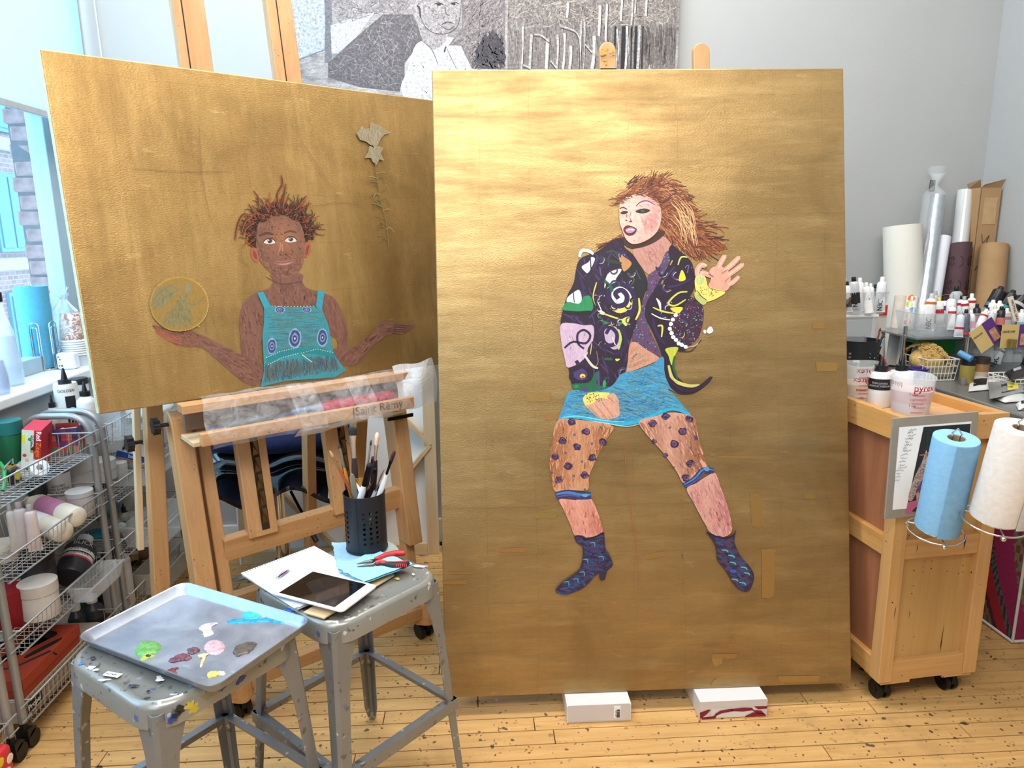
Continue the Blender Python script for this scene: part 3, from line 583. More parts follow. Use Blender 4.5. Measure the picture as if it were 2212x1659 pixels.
for x, y in [(267, 393), (392, 457), (203, 522), (320, 586), (262, 688), (948, 343), (1096, 486), (108, 664), (978, 628), (340, 785), (456, 342)]:
    for k in range(3): a.stroke([(x-9*math.cos(k*1.05), y-9*math.sin(k*1.05)), (x+9*math.cos(k*1.05), y+9*math.sin(k*1.05))], 5, (84, 88, 140), .8)
# boots
BO = (52, 34, 62)
b1 = a.poly([(268, 1120), (330, 1125), (400, 1135), (470, 1090), (482, 1130), (490, 1210), (530, 1280), (540, 1330), (500, 1370), (485, 1430), (450, 1432), (440, 1385), (400, 1420), (330, 1490), (220, 1535), (150, 1530), (132, 1505), (180, 1450), (280, 1380), (320, 1310), (325, 1200), (285, 1170)], BO, True, 3)
a.hatch(b1, [(40, 60, 110), (34, 24, 50), (70, 60, 110), (50, 90, 140), (84, 40, 70), (46, 70, 120)], 150, 55, 20, .1, .4, .6)
for x, y in [(215, 1460), (280, 1440), (325, 1390), (460, 1280), (350, 1300), (400, 1180)]: a.stroke([(x-22, y-12), (x+10, y-14), (x+12, y+14)], 6, (86, 170, 176))
b2 = a.poly([(1215, 1090), (1270, 1120), (1340, 1130), (1400, 1110), (1425, 1070), (1410, 1150), (1425, 1200), (1460, 1270), (1530, 1350), (1552, 1410), (1530, 1490), (1490, 1518), (1420, 1480), (1370, 1400), (1330, 1340), (1290, 1290), (1285, 1220), (1262, 1160)], BO, True, 3)
a.hatch(b2, [(40, 60, 110), (34, 24, 50), (84, 60, 90), (50, 90, 140), (100, 50, 70), (46, 70, 120)], 120, 50, 20, .3, .4, .6)
for x, y in [(1345, 1222), (1390, 1260), (1400, 1310), (1480, 1345), (1500, 1385), (1470, 1455), (1415, 1430)]: a.stroke([(x-24, y-4), (x+10, y), (x+22, y+14)], 9, (84, 186, 178))
a.dab(1405, 1370, 24, 12, (44, 90, 190))
for P in ([(268, 1125), (300, 1118), (340, 1136), (400, 1130), (440, 1115), (478, 1095)], [(1212, 1095), (1250, 1112), (1300, 1128), (1360, 1132), (1408, 1116)]): a.stroke(P, 14, (40, 22, 48), .8)
a.stroke([(1032, 1245), (1040, 1262), (1034, 1278)], 4, (50, 36, 30))
a.stroke([(625, 440), (640, 700), (680, 1000), (730, 1380), (728, 1540)], 3, (176, 96, 62), .8)
a.done('painted_woman', rp, label='painted woman with windblown auburn hair, patterned black jacket and blue skirt')
# brighter leaf patches
g = Art(RM, .000004); g.view(1180, 1380, 3.253)
def patch(poly, w=(184, 148, 88)): g.poly(poly, w, False)
for P in ([(1160, 115), (1240, 112), (1236, 175), (1185, 198), (1165, 160)], [(1620, 262), (1920, 258), (1915, 300), (1640, 308)], [(1175, 290), (1200, 280), (1200, 325), (1150, 332)]): patch(P)
g.view(1160, 820, 3.3185)
for P in ([(1605, 1215), (1725, 1210), (1725, 1232), (1708, 1236), (1700, 1550), (1660, 1572), (1612, 1560), (1612, 1245)], [(1530, 815), (1590, 812), (1608, 890), (1604, 1058), (1545, 1056), (1530, 960)], [(760, 1255), (915, 1228), (915, 1265), (790, 1290)], [(1235, 530), (1285, 525), (1285, 545), (1240, 550)], [(1290, 545), (1570, 548), (1565, 570), (1300, 562)]): patch(P, (180, 142, 84))
g.view(0, 0, 1)
for i in range(20):
    x, y = g.rng.uniform(950, 1800), g.rng.uniform(620, 1440); ww, hh = g.rng.uniform(10, 60), g.rng.uniform(5, 22)
    if 1180 < x < 1640 and y < 1300: continue
    patch([(x, y), (x+ww, y+g.rng.uniform(-3, 3)), (x+ww*.95, y+hh), (x+2, y+hh)], (176+g.rng.randint(-6, 10), 140+g.rng.randint(-5, 8), 82))
gp_ = g.done('gold_leaf_patch', rp, MATS.setdefault('glp', vcol('gold_patch', .45, .7, .12, (80, 80, 200)))); gp_['kind'] = 'stuff'
# ---- left painting
LM = plane_mat((-.981, 1.854, 1.008), (.802, .597, 0), (.0909, -.1222, -.988))
LW, LH = 1.219, .925
lp = thing('gold_painting', 'wide gold-leaf painting of a girl in a turquoise dress holding up a coin', 'painting', mat=LM)
MB().box((LW/2, .019, LH/2), (LW, .036, LH)).build('canvas', m_goldL, lp, bevel=.003)
MB().box((-.0006, .019, LH/2), (.0015, .036, LH-.004)).build('canvas_edge', plain('pale_gold_edge', (200, 188, 150), .6, .0, .2, 60), lp)
a = Art(LM); a.view(280, 240, 2.677); R_ = a.rng
B1, B2, B3 = (122, 82, 68), (96, 62, 54), (150, 98, 76)
def limb(pts, n, ax, c1=B1, c2=B2):
    p = a.poly(pts, c1); xs = [q[0] for q in p]
    a.hatch(p, [c1, c2, lerp(c1, B3, .5), lerp(c1, c2, .5), lerp(c1, (160, 110, 95), .4)], n, 70, 12, ax, .35, .2)
limb([(820, 940), (840, 990), (810, 1025), (730, 1050), (660, 1110), (635, 1200), (640, 1300), (655, 1430), (700, 1480), (770, 1520), (780, 1300), (1170, 1300), (1200, 1400), (1260, 1400), (1260, 1300), (1240, 1190), (1190, 1090), (1130, 1055), (1030, 1025), (1000, 990), (990, 940)], 300, 1.4)
limb([(400, 1290), (520, 1350), (600, 1385), (655, 1420), (720, 1420), (780, 1480), (770, 1540), (715, 1588), (640, 1550), (520, 1450), (440, 1380), (360, 1350)], 150, .5)
limb([(1170, 1380), (1210, 1370), (1290, 1370), (1370, 1310), (1450, 1240), (1490, 1270), (1470, 1310), (1400, 1360), (1340, 1440), (1290, 1475), (1220, 1460), (1180, 1420)], 110, -.7)
limb([(130, 1240), (170, 1245), (230, 1280), (270, 1268), (340, 1265), (400, 1290), (410, 1330), (370, 1362), (300, 1358), (230, 1330), (170, 1280)], 70, .4, (128, 82, 62), (90, 52, 42))
for i in range(5): a.stroke([(150, 1250+i*7), (230, 1290+i*9), (300, 1310+i*9)], 5, (150+i*8, 90, 64)); 
limb([(1440, 1245), (1470, 1218), (1520, 1225), (1600, 1235), (1640, 1240), (1620, 1262), (1580, 1290), (1520, 1285), (1460, 1300)], 40, .1, (112, 74, 62), (80, 50, 44))
for i in range(4): a.stroke([(1520, 1235+i*13), (1570, 1240+i*12), (1625-i*8, 1244+i*11)], 5, (70, 42, 36))
# head
for sx_ in ((725, 830, -.3), (1026, 800, .2)): a.dab(sx_[0], sx_[1], 22, 50, (170, 84, 60), sx_[2]); a.dab(sx_[0], sx_[1]+4, 10, 30, (120, 62, 50), sx_[2])
hp = a.poly([(690, 740), (700, 640), (740, 590), (820, 560), (900, 550), (970, 580), (1020, 640), (1030, 740), (1000, 760), (730, 790)], (52, 32, 30))
fc = a.poly([(735, 700), (750, 640), (800, 605), (880, 600), (960, 620), (1000, 680), (1012, 760), (1010, 850), (985, 920), (930, 955), (880, 965), (830, 945), (780, 900), (745, 850), (732, 770)], (136, 90, 66))
def fcol(x, y): return tuple(c+R_.uniform(-6, 6) for c in lerp((158, 104, 72), (104, 70, 60), math.hypot((x-890)/170, (y-740)/210)))
a.hatch(fc, None, 420, 40, 11, .9, .8, .3, colf=fcol)
for ex, ey in ((808, 755), (930, 745)):
    a.poly([(ex-34, ey+2), (ex-10, ey-14), (ex+18, ey-12), (ex+36, ey+4), (ex+14, ey+14), (ex-14, ey+14)], (206, 198, 190)); a.dab(ex+2, ey-3, 14, 12, (70, 52, 40)); a.dab(ex+2, ey-4, 6, 6, (24, 18, 18)); a.dab(ex-3, ey-6, 3, 3, (230, 230, 230))
    a.stroke([(ex-38, ey+4), (ex-12, ey-17), (ex+20, ey-15), (ex+38, ey+4)], 6, (58, 34, 28)); a.stroke([(ex-30, ey+10), (ex, ey+18), (ex+30, ey+10)], 3, (90, 56, 44))
a.stroke([(750, 722), (790, 706), (832, 714)], 15, (78, 50, 40)); a.stroke([(892, 706), (930, 694), (966, 704)], 11, (90, 58, 46))
a.stroke([(872, 760), (868, 800), (858, 828)], 7, (176, 122, 92)); a.dab(888, 822, 30, 14, (128, 80, 60)); a.dab(872, 832, 7, 4, (60, 34, 28)); a.dab(904, 830, 7, 4, (60, 34, 28)); a.stroke([(882, 770), (886, 812)], 8, (180, 126, 96))
a.poly([(832, 876), (860, 866), (886, 868), (912, 862), (956, 858), (940, 880), (905, 892), (865, 892)], (150, 96, 88)); a.stroke([(840, 876), (890, 878), (950, 862)], 3, (80, 46, 42)); a.stroke([(862, 884), (900, 885), (930, 876)], 6, (190, 140, 130))
a.stroke([(790, 960), (880, 1000), (990, 985)], 5, (90, 58, 48))
HC = [(44, 26, 24), (90, 44, 24), (150, 70, 30), (30, 20, 22), (60, 34, 30), (120, 60, 34)]
for i in range(900):
    t = R_.uniform(-PI*1.05, .05); rr = R_.uniform(.72, 1.05); cx, cy = 870+165*rr*math.cos(t), 725+170*rr*math.sin(t)
    if a.inside((cx, cy), fc) and cy > 640: continue
    an = t+R_.uniform(-.9, .9); L = R_.uniform(14, 34); a.stroke([(cx, cy), (cx+L*.5*math.cos(an)+R_.uniform(-5, 5), cy+L*.5*math.sin(an)), (cx+L*math.cos(an), cy+L*math.sin(an))], 6, R_.choice(HC), .4)
for i in range(90):
    t = R_.uniform(-PI, -.1); r0 = 165; x, y = 870+r0*math.cos(t), 720+r0*math.sin(t); P = [(x, y)]; an = t+R_.uniform(-.3, .3)
    for k in range(R_.randint(3, 6)): an += R_.uniform(-.7, .7); x += 17*math.cos(an); y += 17*math.sin(an); P.append((x, y))
    a.stroke(P, 5, R_.choice(HC), .4)
for P in ([(700, 600), (650, 600), (620, 660), (605, 745)], [(700, 610), (660, 640), (640, 700)], [(720, 640), (670, 670), (650, 720)], [(860, 560), (850, 480), (880, 420), (872, 370)], [(880, 560), (890, 480), (900, 420)], [(740, 560), (740, 500), (712, 460)], [(960, 560), (990, 520), (1020, 490)], [(1000, 640), (1030, 610), (1050, 600)]):
    a.stroke(P, 7, (80, 40, 26), .3); a.stroke([(p[0]+7, p[1]+5) for p in P], 5, (150, 74, 34), .3)
# dress
T1 = (54, 140, 156)
for P in ([(735, 1050), (770, 1045), (815, 1130), (800, 1170), (775, 1140)], [(1085, 1040), (1125, 1042), (1110, 1140), (1110, 1180), (1075, 1130)]): q = a.poly(P, (48, 150, 172), False)
dr = a.poly([(775, 1140), (820, 1130), (940, 1136), (1060, 1130), (1115, 1160), (1150, 1250), (1175, 1400), (1210, 1450), (1250, 1500), (1180, 1540), (900, 1560), (755, 1595), (775, 1500), (770, 1400), (765, 1300), (775, 1210)], T1, False)
a.hatch([(x, y) for x, y in [(775, 1140), (1110, 1140), (1170, 1400), (780, 1420)]], [(44, 150, 170), (90, 120, 110), (70, 100, 110), (60, 160, 180), (110, 120, 90), (40, 110, 140)], 420, 70, 5, 0, .08)
a.hatch([(780, 1450), (1170, 1400), (1240, 1500), (770, 1580)], [(40, 90, 110), (120, 100, 80), (60, 130, 140), (80, 70, 90), (40, 120, 120), (130, 110, 90), (50, 60, 90)], 520, 60, 5, 1.5, .2)
a.stroke([(790, 1445), (870, 1408), (970, 1385), (1080, 1390), (1178, 1410)], 34, (26, 128, 136), .9); a.stroke([(975, 1392), (1010, 1430), (1045, 1452)], 16, (30, 132, 140)); a.stroke([(975, 1385), (1020, 1375), (1060, 1362)], 14, (30, 132, 140)); a.stroke([(920, 1355), (960, 1380)], 12, (30, 132, 140))
for P in ([(790, 1425), (870, 1390), (960, 1370)], [(800, 1466), (880, 1425), (970, 1402)], [(990, 1400), (1080, 1376), (1170, 1396)], [(995, 1410), (1050, 1450)], [(820, 1128), (940, 1132), (1060, 1128)]):
    for k in range(14):
        i = k/13*(len(P)-1); j = min(int(i), len(P)-2); f_ = i-j; a.dab(P[j][0]+(P[j+1][0]-P[j][0])*f_, P[j][1]+(P[j+1][1]-P[j][1])*f_, 4, 2.2, (206, 220, 216), -.3, 5)
for x, y, rx, ry in ((952, 1315, 32, 52), (1112, 1310, 28, 46), (820, 1360, 24, 42), (865, 1150, 26, 18), (1020, 1150, 24, 14)):
    for k, c in ((1.15, (130, 170, 200)), (.95, (60, 70, 120)), (.6, (120, 140, 190)), (.38, (50, 54, 100)), (.16, (190, 200, 220))): a.dab(x, y, rx*k, ry*k, c, .05, 12, .08)
# coin
a.dab(285, 1115, 172, 160, (168, 132, 58), 0, 40, .01); a.dab(285, 1118, 162, 150, (150, 118, 54), 0, 40, .01)
a.hatch([(150, 1010), (260, 990), (300, 1010), (230, 1100), (150, 1170), (110, 1130)], [(134, 124, 80), (118, 114, 84), (144, 126, 72)], 80, 90, 6, -.9, .2, .3)
a.hatch([(280, 1060), (330, 1020), (350, 1050), (350, 1180), (380, 1210), (360, 1255), (200, 1255), (170, 1220), (230, 1160)], [(134, 124, 78), (120, 116, 82), (148, 130, 76), (110, 104, 70)], 120, 70, 6, 1.2, .5, .4)
for P in ([(330, 1110), (380, 1120), (430, 1070)], [(120, 1130), (170, 1050), (260, 995)], [(130, 1150), (200, 1080), (290, 1030)], [(210, 1170), (260, 1150), (330, 1150), (360, 1190)], [(180, 1250), (230, 1190), (260, 1250)], [(290, 1250), (300, 1190), (350, 1210)]): a.stroke(P, 5, (112, 112, 88), .3)
a.dab(335, 1025, 24, 26, (136, 126, 86)); a.dab(398, 1245, 4, 3, (220, 210, 170))
for i in range(26): t = -.9+i*.09; a.dab(285+167*math.cos(t), 1118+156*math.sin(t), 3, 3, (214, 190, 120), 0, 5)
# lily
LV = [(136, 124, 98), (156, 144, 122), (116, 108, 90), (168, 156, 132)]
for P in ([(1308, 128), (1322, 118), (1340, 88), (1358, 110), (1378, 100), (1392, 150), (1398, 200), (1384, 194), (1366, 178), (1330, 168)], [(1384, 100), (1392, 68), (1412, 78), (1436, 84), (1470, 112), (1508, 126), (1470, 136), (1448, 160), (1432, 196), (1412, 214), (1396, 190), (1388, 140)], [(1356, 272), (1376, 240), (1384, 204), (1410, 216), (1430, 204), (1462, 216), (1446, 246), (1466, 286), (1440, 280), (1424, 312), (1404, 296), (1392, 272)]):
    q = a.poly(P, (142, 128, 98), False); a.hatch(q, LV, 34, 40, 5, 1.4, .4, .3)
    for k in range(len(P)): a.stroke([P[k], P[(k+1) % len(P)]], 2.4, (168, 158, 134))
for P in ([(1415, 300), (1430, 400), (1450, 520), (1480, 640), (1495, 800)],): a.stroke(P, 5, (120, 104, 56), .8)
for i in range(26):
    y = R_.uniform(320, 760); x = 1415+(y-300)*.16; d = R_.choice((-1, 1)); a.stroke([(x, y), (x+d*25, y-12), (x+d*R_.uniform(35, 60), y+R_.uniform(-25, 30))], 4, R_.choice([(112, 100, 54), (150, 134, 76), (96, 88, 56)]), .2)
# crease lines in the leaf
for P in ([(985, 170), (1060, 280), (1165, 445)], [(400, 100), (420, 400), (470, 640)], [(660, 200), (700, 450)], [(0, 330), (300, 350), (560, 350)], [(1000, 560), (1200, 530), (1330, 540)], [(640, 760), (650, 860), (690, 900)], [(1110, 850), (1130, 900)]): a.stroke(P, 3, (128, 96, 50), .2)
a.done('painted_girl', lp, label='painted girl in a turquoise sundress, palms held up, coin and lily beside her')
# ---- large charcoal drawing on the back wall
x0 = aty(632, 100, YB-.04).x; x1 = aty(1465, 100, YB-.04).x; zt = 3.25; zb = 1.15
DM = plane_mat((x0, YB-.045, zb), (1, 0, 0), (0, 0, -1))
dp = thing('charcoal_canvas', 'large grey charcoal canvas with a figure and vertical streaks on the back wall', 'painting', mat=DM)
m, nt, b = nmat('charcoal_ground'); co = coords(nt)
n1 = noi(nt, co, 2.6, 7, .72, .6); n2 = noi(nt, coords(nt, (60, 60, 60)), 2, 5, .8); n3 = noi(nt, coords(nt, (14, 1, 90)), 1.5, 4, .7)
c = mixc(nt, ramp(nt, .38, .64, (0, 0, 0), (1, 1, 1), n1), S(92, 88, 90), S(196, 192, 192)); c = mixc(nt, mul(nt, ramp(nt, .4, .65, (0, 0, 0), (1, 1, 1), n2), .5), c, S(70, 66, 68))
c = mixc(nt, mul(nt, ramp(nt, .45, .7, (0, 0, 0), (1, 1, 1), n3), .35), c, S(225, 222, 220)); nt.links.new(c, b.inputs['Base Color']); b.inputs['Roughness'].default_value = .9; bump(nt, b, n2, .3)
MB().box(((x1-x0)/2, .02, (zt-zb)/2), (x1-x0, .04, zt-zb)).build('canvas', m, dp, bevel=.002)
a = Art(DM, .000004); a.view(360, 0, 3.8138); R_ = a.rng
DK, MD, LT, WH = (66, 62, 66), (126, 120, 122), (186, 184, 186), (222, 220, 222)
q = [(1000, -150), (1320, -150), (1300, 430), (1070, 480), (1040, 300)]; a.poly(q, (172, 180, 192), False); a.hatch(q, [(190, 198, 210), (160, 166, 178), (204, 212, 222)], 300, 40, 5, .8, 1)
a.stroke([(1320, -150), (1335, 200), (1330, 520)], 60, (118, 118, 124), .9); a.stroke([(1070, 500), (1250, 430), (1330, 400)], 12, (120, 124, 132))
a.poly([(1360, 440), (1350, 210), (1720, 90), (1560, 310), (1400, 440)], (196, 198, 206), False)
q = [(1330, 640), (1330, 520), (1580, 290), (1780, 120), (2060, 120), (2110, 330), (1960, 520), (1960, 760), (1600, 720)]; a.poly(q, (104, 98, 102), False); a.hatch(q, [(78, 74, 78), (120, 114, 118), (150, 144, 148), (92, 88, 92)], 500, 70, 6, .8, 1.2, .5)
a.hatch(q, [(190, 188, 190), (205, 202, 204)], 70, 90, 2.2, .4, 1.4, .3, con=.9)
q = [(1340, -150), (2000, -150), (2040, 120), (1700, 130), (1440, 220), (1340, 100)]; a.hatch(q, [(150, 142, 146), (110, 104, 108), (180, 172, 176), (130, 120, 124)], 400, 70, 7, .5, 1.2, .5)
# figure
q = a.poly([(2060, 360), (2200, 330), (2260, 300), (2420, 330), (2500, 420), (2560, 800), (1960, 800), (1990, 560)], (206, 206, 212)); a.hatch(q, [(222, 222, 226), (188, 188, 196), (210, 208, 212)], 200, 90, 9, 1.2, .5)
q = a.poly([(2020, -150), (2010, 60), (2060, 180), (2110, 330), (2200, 410), (2290, 350), (2340, 240), (2400, 160), (2420, 40), (2400, -150)], (164, 158, 160)); a.hatch(q, [(190, 184, 184), (130, 124, 126), (210, 204, 204), (100, 94, 98)], 420, 32, 7, .9, 1.0, .5)
a.view(900, 0, 3.352)
for P, w, c in (([(130, 30), (160, 22), (195, 36)], 10, DK), ([(245, 28), (280, 18), (305, 30)], 9, DK), ([(205, 50), (215, 100), (240, 112)], 8, (92, 86, 90)), ([(182, 178), (225, 160), (270, 172)], 9, (84, 76, 78)), ([(180, 190), (230, 215), (275, 190)], 10, (104, 96, 98)), ([(30, 120), (60, 190), (130, 240), (230, 240), (300, 180), (318, 60)], 5, DK), ([(0, 40), (20, 60), (28, 130)], 14, DK), ([(30, 290), (110, 360), (160, 480)], 5, (90, 86, 90)), ([(210, 330), (250, 420), (290, 500)], 5, (90, 86, 90)), ([(210, 340), (200, 380)], 18, DK)): a.stroke(P, w, c)
a.dab(160, 34, 16, 8, (50, 48, 52)); a.dab(270, 30, 15, 8, (50, 48, 52))
q = [(320, -100), (640, -100), (640, 500), (400, 500), (320, 330), (230, 330), (330, 200)]; a.poly(q, (128, 120, 122), False); a.hatch(q, [(150, 142, 142), (100, 92, 96), (176, 168, 166), (120, 112, 114)], 520, 90, 8, -.8, .5, .5)
q = [(470, 260), (560, 200), (630, 260), (645, 500), (400, 500), (420, 380)]; a.hatch(q, [(76, 72, 78), (90, 86, 92), (64, 60, 66)], 200, 80, 14, 1.2, .6, .4)
# right panel: window-like streaks
q = [(655, -100), (1895, -100), (1870, 500), (655, 500)]; a.poly(q, (132, 124, 122), False); a.hatch(q, [(110, 102, 102), (150, 142, 140), (90, 84, 86), (172, 164, 160)], 700, 110, 7, 1.55, .12)
a.hatch([(655, -100), (1895, -100), (1880, 180), (655, 230)], [(160, 150, 144), (190, 182, 172), (120, 110, 106), (206, 198, 186), (90, 82, 82)], 620, 70, 7, -.2, .9, .6)
a.stroke([(655, -100), (655, 500)], 8, (176, 172, 170), .9)
for x, y0, y1, w in ((770, 190, 500, 14), (830, 250, 500, 18), (950, 280, 500, 22), (1025, 250, 500, 16), (1070, 240, 500, 18), (1118, 330, 500, 20), (1190, 140, 480, 16), (1220, 160, 500, 10), (1280, 260, 500, 26), (1330, 40, 260, 18), (1380, 30, 300, 14), (1100, 20, 130, 16), (1450, 210, 500, 14), (1520, 190, 500, 18), (1565, -50, 180, 14), (1610, 180, 500, 20), (1700, 200, 500, 20), (1810, 160, 480, 8), (1490, -60, 150, 14), (1670, -80, 120, 14), (1590, -80, 100, 12)):
    a.stroke([(x+R_.uniform(-6, 6), y0), (x+R_.uniform(-10, 10), (y0+y1)/2), (x-12, y1)], w, R_.choice([(208, 206, 200), (190, 186, 182), (222, 218, 210)]), .8); a.stroke([(x+w*.8, y0), (x+w*.8-12, y1)], 5, (60, 56, 60), .8)
for x0_, w in ((1500, 60), (1590, 40), (1640, 26), (1440, 30), (1560, 20)): a.stroke([(x0_, 190), (x0_-6, 340), (x0_-10, 500)], w*.5, (44, 42, 48), .9)
a.hatch([(1640, 180), (1880, 160), (1870, 500), (1640, 500)], [(116, 108, 106), (96, 88, 88), (150, 142, 138), (80, 74, 76)], 160, 140, 10, 1.58, .04)
for P in ([(1040, 190), (1110, 210), (1170, 265), (1180, 500)], [(850, 250), (900, 255), (960, 300)], [(770, 470), (820, 490)], [(970, 440), (1010, 490)], [(1220, 320), (1270, 380)]): a.stroke(P, 12, (186, 182, 180), .8); a.stroke([(p[0], p[1]+14) for p in P], 7, (66, 62, 66), .8)
a.done('charcoal_drawing', dp, m_char)
# ================================================================ FURNITURE
E_C1, E_C2 = (204, 158, 110), (182, 134, 86)
m_easel = wood('easel_beech', E_C1, E_C2, 2, 1.0, .45, 70)
m_easel_x = wood('easel_beech_x', E_C1, E_C2, 0, 1.0, .45, 70)
m_easel_y = wood('easel_beech_y', (214, 168, 116), (196, 142, 88), 1, 1.0, .45, 60)
m_pine = wood('pale_pine', (222, 196, 158), (206, 174, 132), 2, .8, .6)
m_pine_x = wood('pale_pine_x', (222, 196, 158), (206, 174, 132), 0, .8, .6)
m_black = plain('black_plastic', (22, 22, 25), .35, var=.1)
m_rubber = plain('black_rubber', (16, 16, 18), .5, var=.1)
m_chrome = plain('chrome', (215, 218, 222), .14, 1, 0)
m_steel = plain('brushed_steel', (168, 170, 174), .3, .9, .12, 12)
m_white = plain('white_plastic', (232, 232, 230), .4, var=.02)
m_wpaper = plain('white_paper', (248, 250, 252), .8, var=.02, vs=6)
m_ink = plain('black_ink', (26, 26, 30), .6, var=0)
m_red = plain('red_ink', (196, 44, 58), .5, var=0)
m_goldpaint = plain('gold_smudge', (205, 165, 80), .4, .5)
# ---- easel under the wide painting (root frame: x along the painting, y away from viewer, z up)
EU = Vector((.802, .597, 0)).normalized(); EM = Matrix.Identity(4)
for i in range(3): EM[i][0] = EU[i]; EM[i][1] = (-EU[1], EU[0], 0)[i]; EM[i][3] = (-.888, 1.73, 0)[i]
ez = thing('studio_easel', 'big H-frame beech easel on casters holding the wide painting of the girl', 'easel', mat=EM)
LN = .154
def P(t, z, d): return Vector((t, LN*z+d, z))
def bar(name, a, b, w, h, m, **k): return MB().beam(a, b, w, h, (0, -1, .154)).build(name, m, ez, bevel=.003, **k)
bar('mast', P(.390, .56, .065), P(.394, 2.6, .065), .090, .034, m_easel); bar('mast', P(.668, .56, .065), P(.668, 2.6, .065), .084, .034, m_easel)
# ratchet strips in the masts
for tx in (.398, .683):
    q = MB()
    for k in range(8):
        z = .60+k*.052; a = P(tx, z, .047)
        q.add([(tx-.009, a.y, z), (tx+.009, a.y, z+.004), (tx+.009, a.y+.004, z+.046), (tx-.005, a.y+.004, z+.046), (tx-.009, a.y-.010, z+.030)], [(0, 1, 2, 3, 4)])
    q.build('ratchet_strip', plain('worn_brass', (120, 96, 58), .35, .8, .2), ez)
    MB().beam(P(tx-.028, 1.0, .0478), P(tx-.024, 2.58, .0478), .0035, .001, (0, -1, .154)).build('groove', plain('slot_dark', (48, 32, 22), .9), ez)
    MB().beam(P(tx, .58, .0475), P(tx, 1.02, .0475), .024, .001, (0, -1, .154)).build('slot', plain('slot_dark', (48, 32, 22), .9), ez)
MB().beam(P(.275, .54, .085), P(.905, .555, .085), .034, .075, (0, -.154, 1)).build('crossbar', m_easel_x, ez, bevel=.003)
bar('upright', P(.268, .16, .10), P(.262, 1.35, .10), .036, .045, m_easel); bar('upright', P(.900, .16, .10), P(.900, 1.35, .10), .036, .045, m_easel)
# rounded side arms with clamp knobs
def arm(t, z0, z1, d, w=.055, tap=0):
    q = MB(); h = .036; n = 8; pts = [(-h, z0-h*.3), (h, z0-h*.3)]
    for k in range(n+1): pts.append((h*math.cos(PI*k/n), z1-h+h*math.sin(PI*k/n)))
    q.prism(pts, lambda p: P(t-w/2, p[1], d+p[0]), lambda p: P(t+w/2+tap, p[1], d+p[0])); return q.build('side_arm', m_easel, ez, bevel=.004)
a1 = arm(.205, .16, .975, .085); a2 = arm(.905, .40, 1.30, .075)
def knob(t, z, d, par, r=.020):
    q = MB(); c = P(t, z, d); q.lathe([(.006, 0), (.006, .022), (.010, .022), (.010, .026)], c, 10, axis=(-1, 0, 0))
    pr = []; n = 12
    vs = []
    for x_ in (.026, .044):
        for k in range(n*2): rr = r*(1.12 if k % 4 < 2 else .92); an = PI*k/n; vs.append((c.x-x_, c.y+rr*math.cos(an), c.z+rr*math.sin(an)))
    N = n*2; q.add(vs, [list(range(N)), list(range(2*N-1, N-1, -1))]+[(k, (k+1) % N, N+(k+1) % N, N+k) for k in range(N)])
    return q.build('clamp_knob', m_black, par, bevel=.0015)
knob(.178, .935, .08, a1, .022)
# rear braces
for t0, t1 in ((.205, .150), (.93, .80)):
    rb = MB().beam(P(t0, 1.5, .13), Vector((t1-.03, .37, .16)), .046, .055, (0, -1, .1)).build('rear_brace', m_easel, ez, bevel=.003)
    MB().beam(P(t0-.012, 1.6, .19), Vector((t1-.045, .44, .50)), .018, .03, (0, -1, .1)).build('brace_slide', m_pine, ez, bevel=.002)
knob(.128, .87, .20, ez, .022)
MB().beam(P(.71, 1.05, .30), Vector((.72, .60, .14)), .035, .05, (0, -1, .1)).build('rear_brace', m_easel, ez, bevel=.003)
MB().box((.905, .168, .84), (.10, .006, .012)).build('mark_band', m_black, ez)
# base
for t in (.272, .945):
    q = MB(); n = 8; pts = [(.70, -.035), (.70, .035)]
    pts = [(.72, -.038), (.72, .038)] + [(.085+.045-.045*math.cos(0)+.04-.04*math.sin(PI*k/n)*1, .038-.076*k/n) for k in range(n+1)]
    q.prism(pts, lambda p: (t+p[1]*1.1, p[0], .066), lambda p: (t+p[1]*1.1, p[0], .152)); q.build('base_runner', m_easel_y, ez, bevel=.005)
    for y_ in (.135, .66):
        c = MB(); c.lathe([(.012, .068), (.020, .066), (.020, .060)], (t, y_, 0), 12)
        for s in (-1, 1): c.tube([(t+s*.010, y_+.004, .029), (t+s*.026, y_+.004, .029)], .029, 18)
        c.tube([(t-.024, y_+.004, .029), (t+.024, y_+.004, .029)], .016, 12); c.prism([(0, .03), (.02, .062), (-.024, .062), (-.034, .04)], lambda p: (t-.007, y_+p[0], p[1]), lambda p: (t+.007, y_+p[0], p[1]))
        c.build('caster', m_rubber, ez, smooth=40)
MB().beam((.30, .125, .118), (.93, .125, .118), .045, .045, (0, 0, 1)).build('base_crossbar', m_easel_x, ez, bevel=.003)
MB().beam((.30, .62, .14), (.93, .62, .14), .05, .04, (0, 0, 1)).build('base_crossbar', m_easel_x, ez, bevel=.003)
# canvas ledge tray: back rail, bottom board, lower front bar, left end block
MB().beam(P(.183, 1.0, -.045), P(.905, 1.0, -.045), .055, .024, (0, 0, 1)).build('tray_top_rail', m_easel_x, ez, bevel=.002)
MB().beam(P(.205, .96, .02), P(.87, .96, .02), .018, .075, (0, -.1, 1)).build('tray_back_board', plain('tray_back', (118, 96, 84), .7, var=.15), ez, bevel=.002)
MB().beam(P(.195, .905, -.02), P(.885, .905, -.02), .115, .014, (0, 0, 1)).build('tray_floor', m_pine_x, ez, bevel=.002)
fb = MB().beam(P(.213, .918, -.088), P(.885, .918, -.088), .022, .036, (0, 0, 1)).build('tray_front_bar', m_easel_x, ez, bevel=.002)
textmesh('|Saint Rèmy', .038, plain('burnt_print', (62, 42, 34), .8, var=0), P(.660, .910, -.1005), (1, 0, .0), (0, .05, 1), fb, align='LEFT')
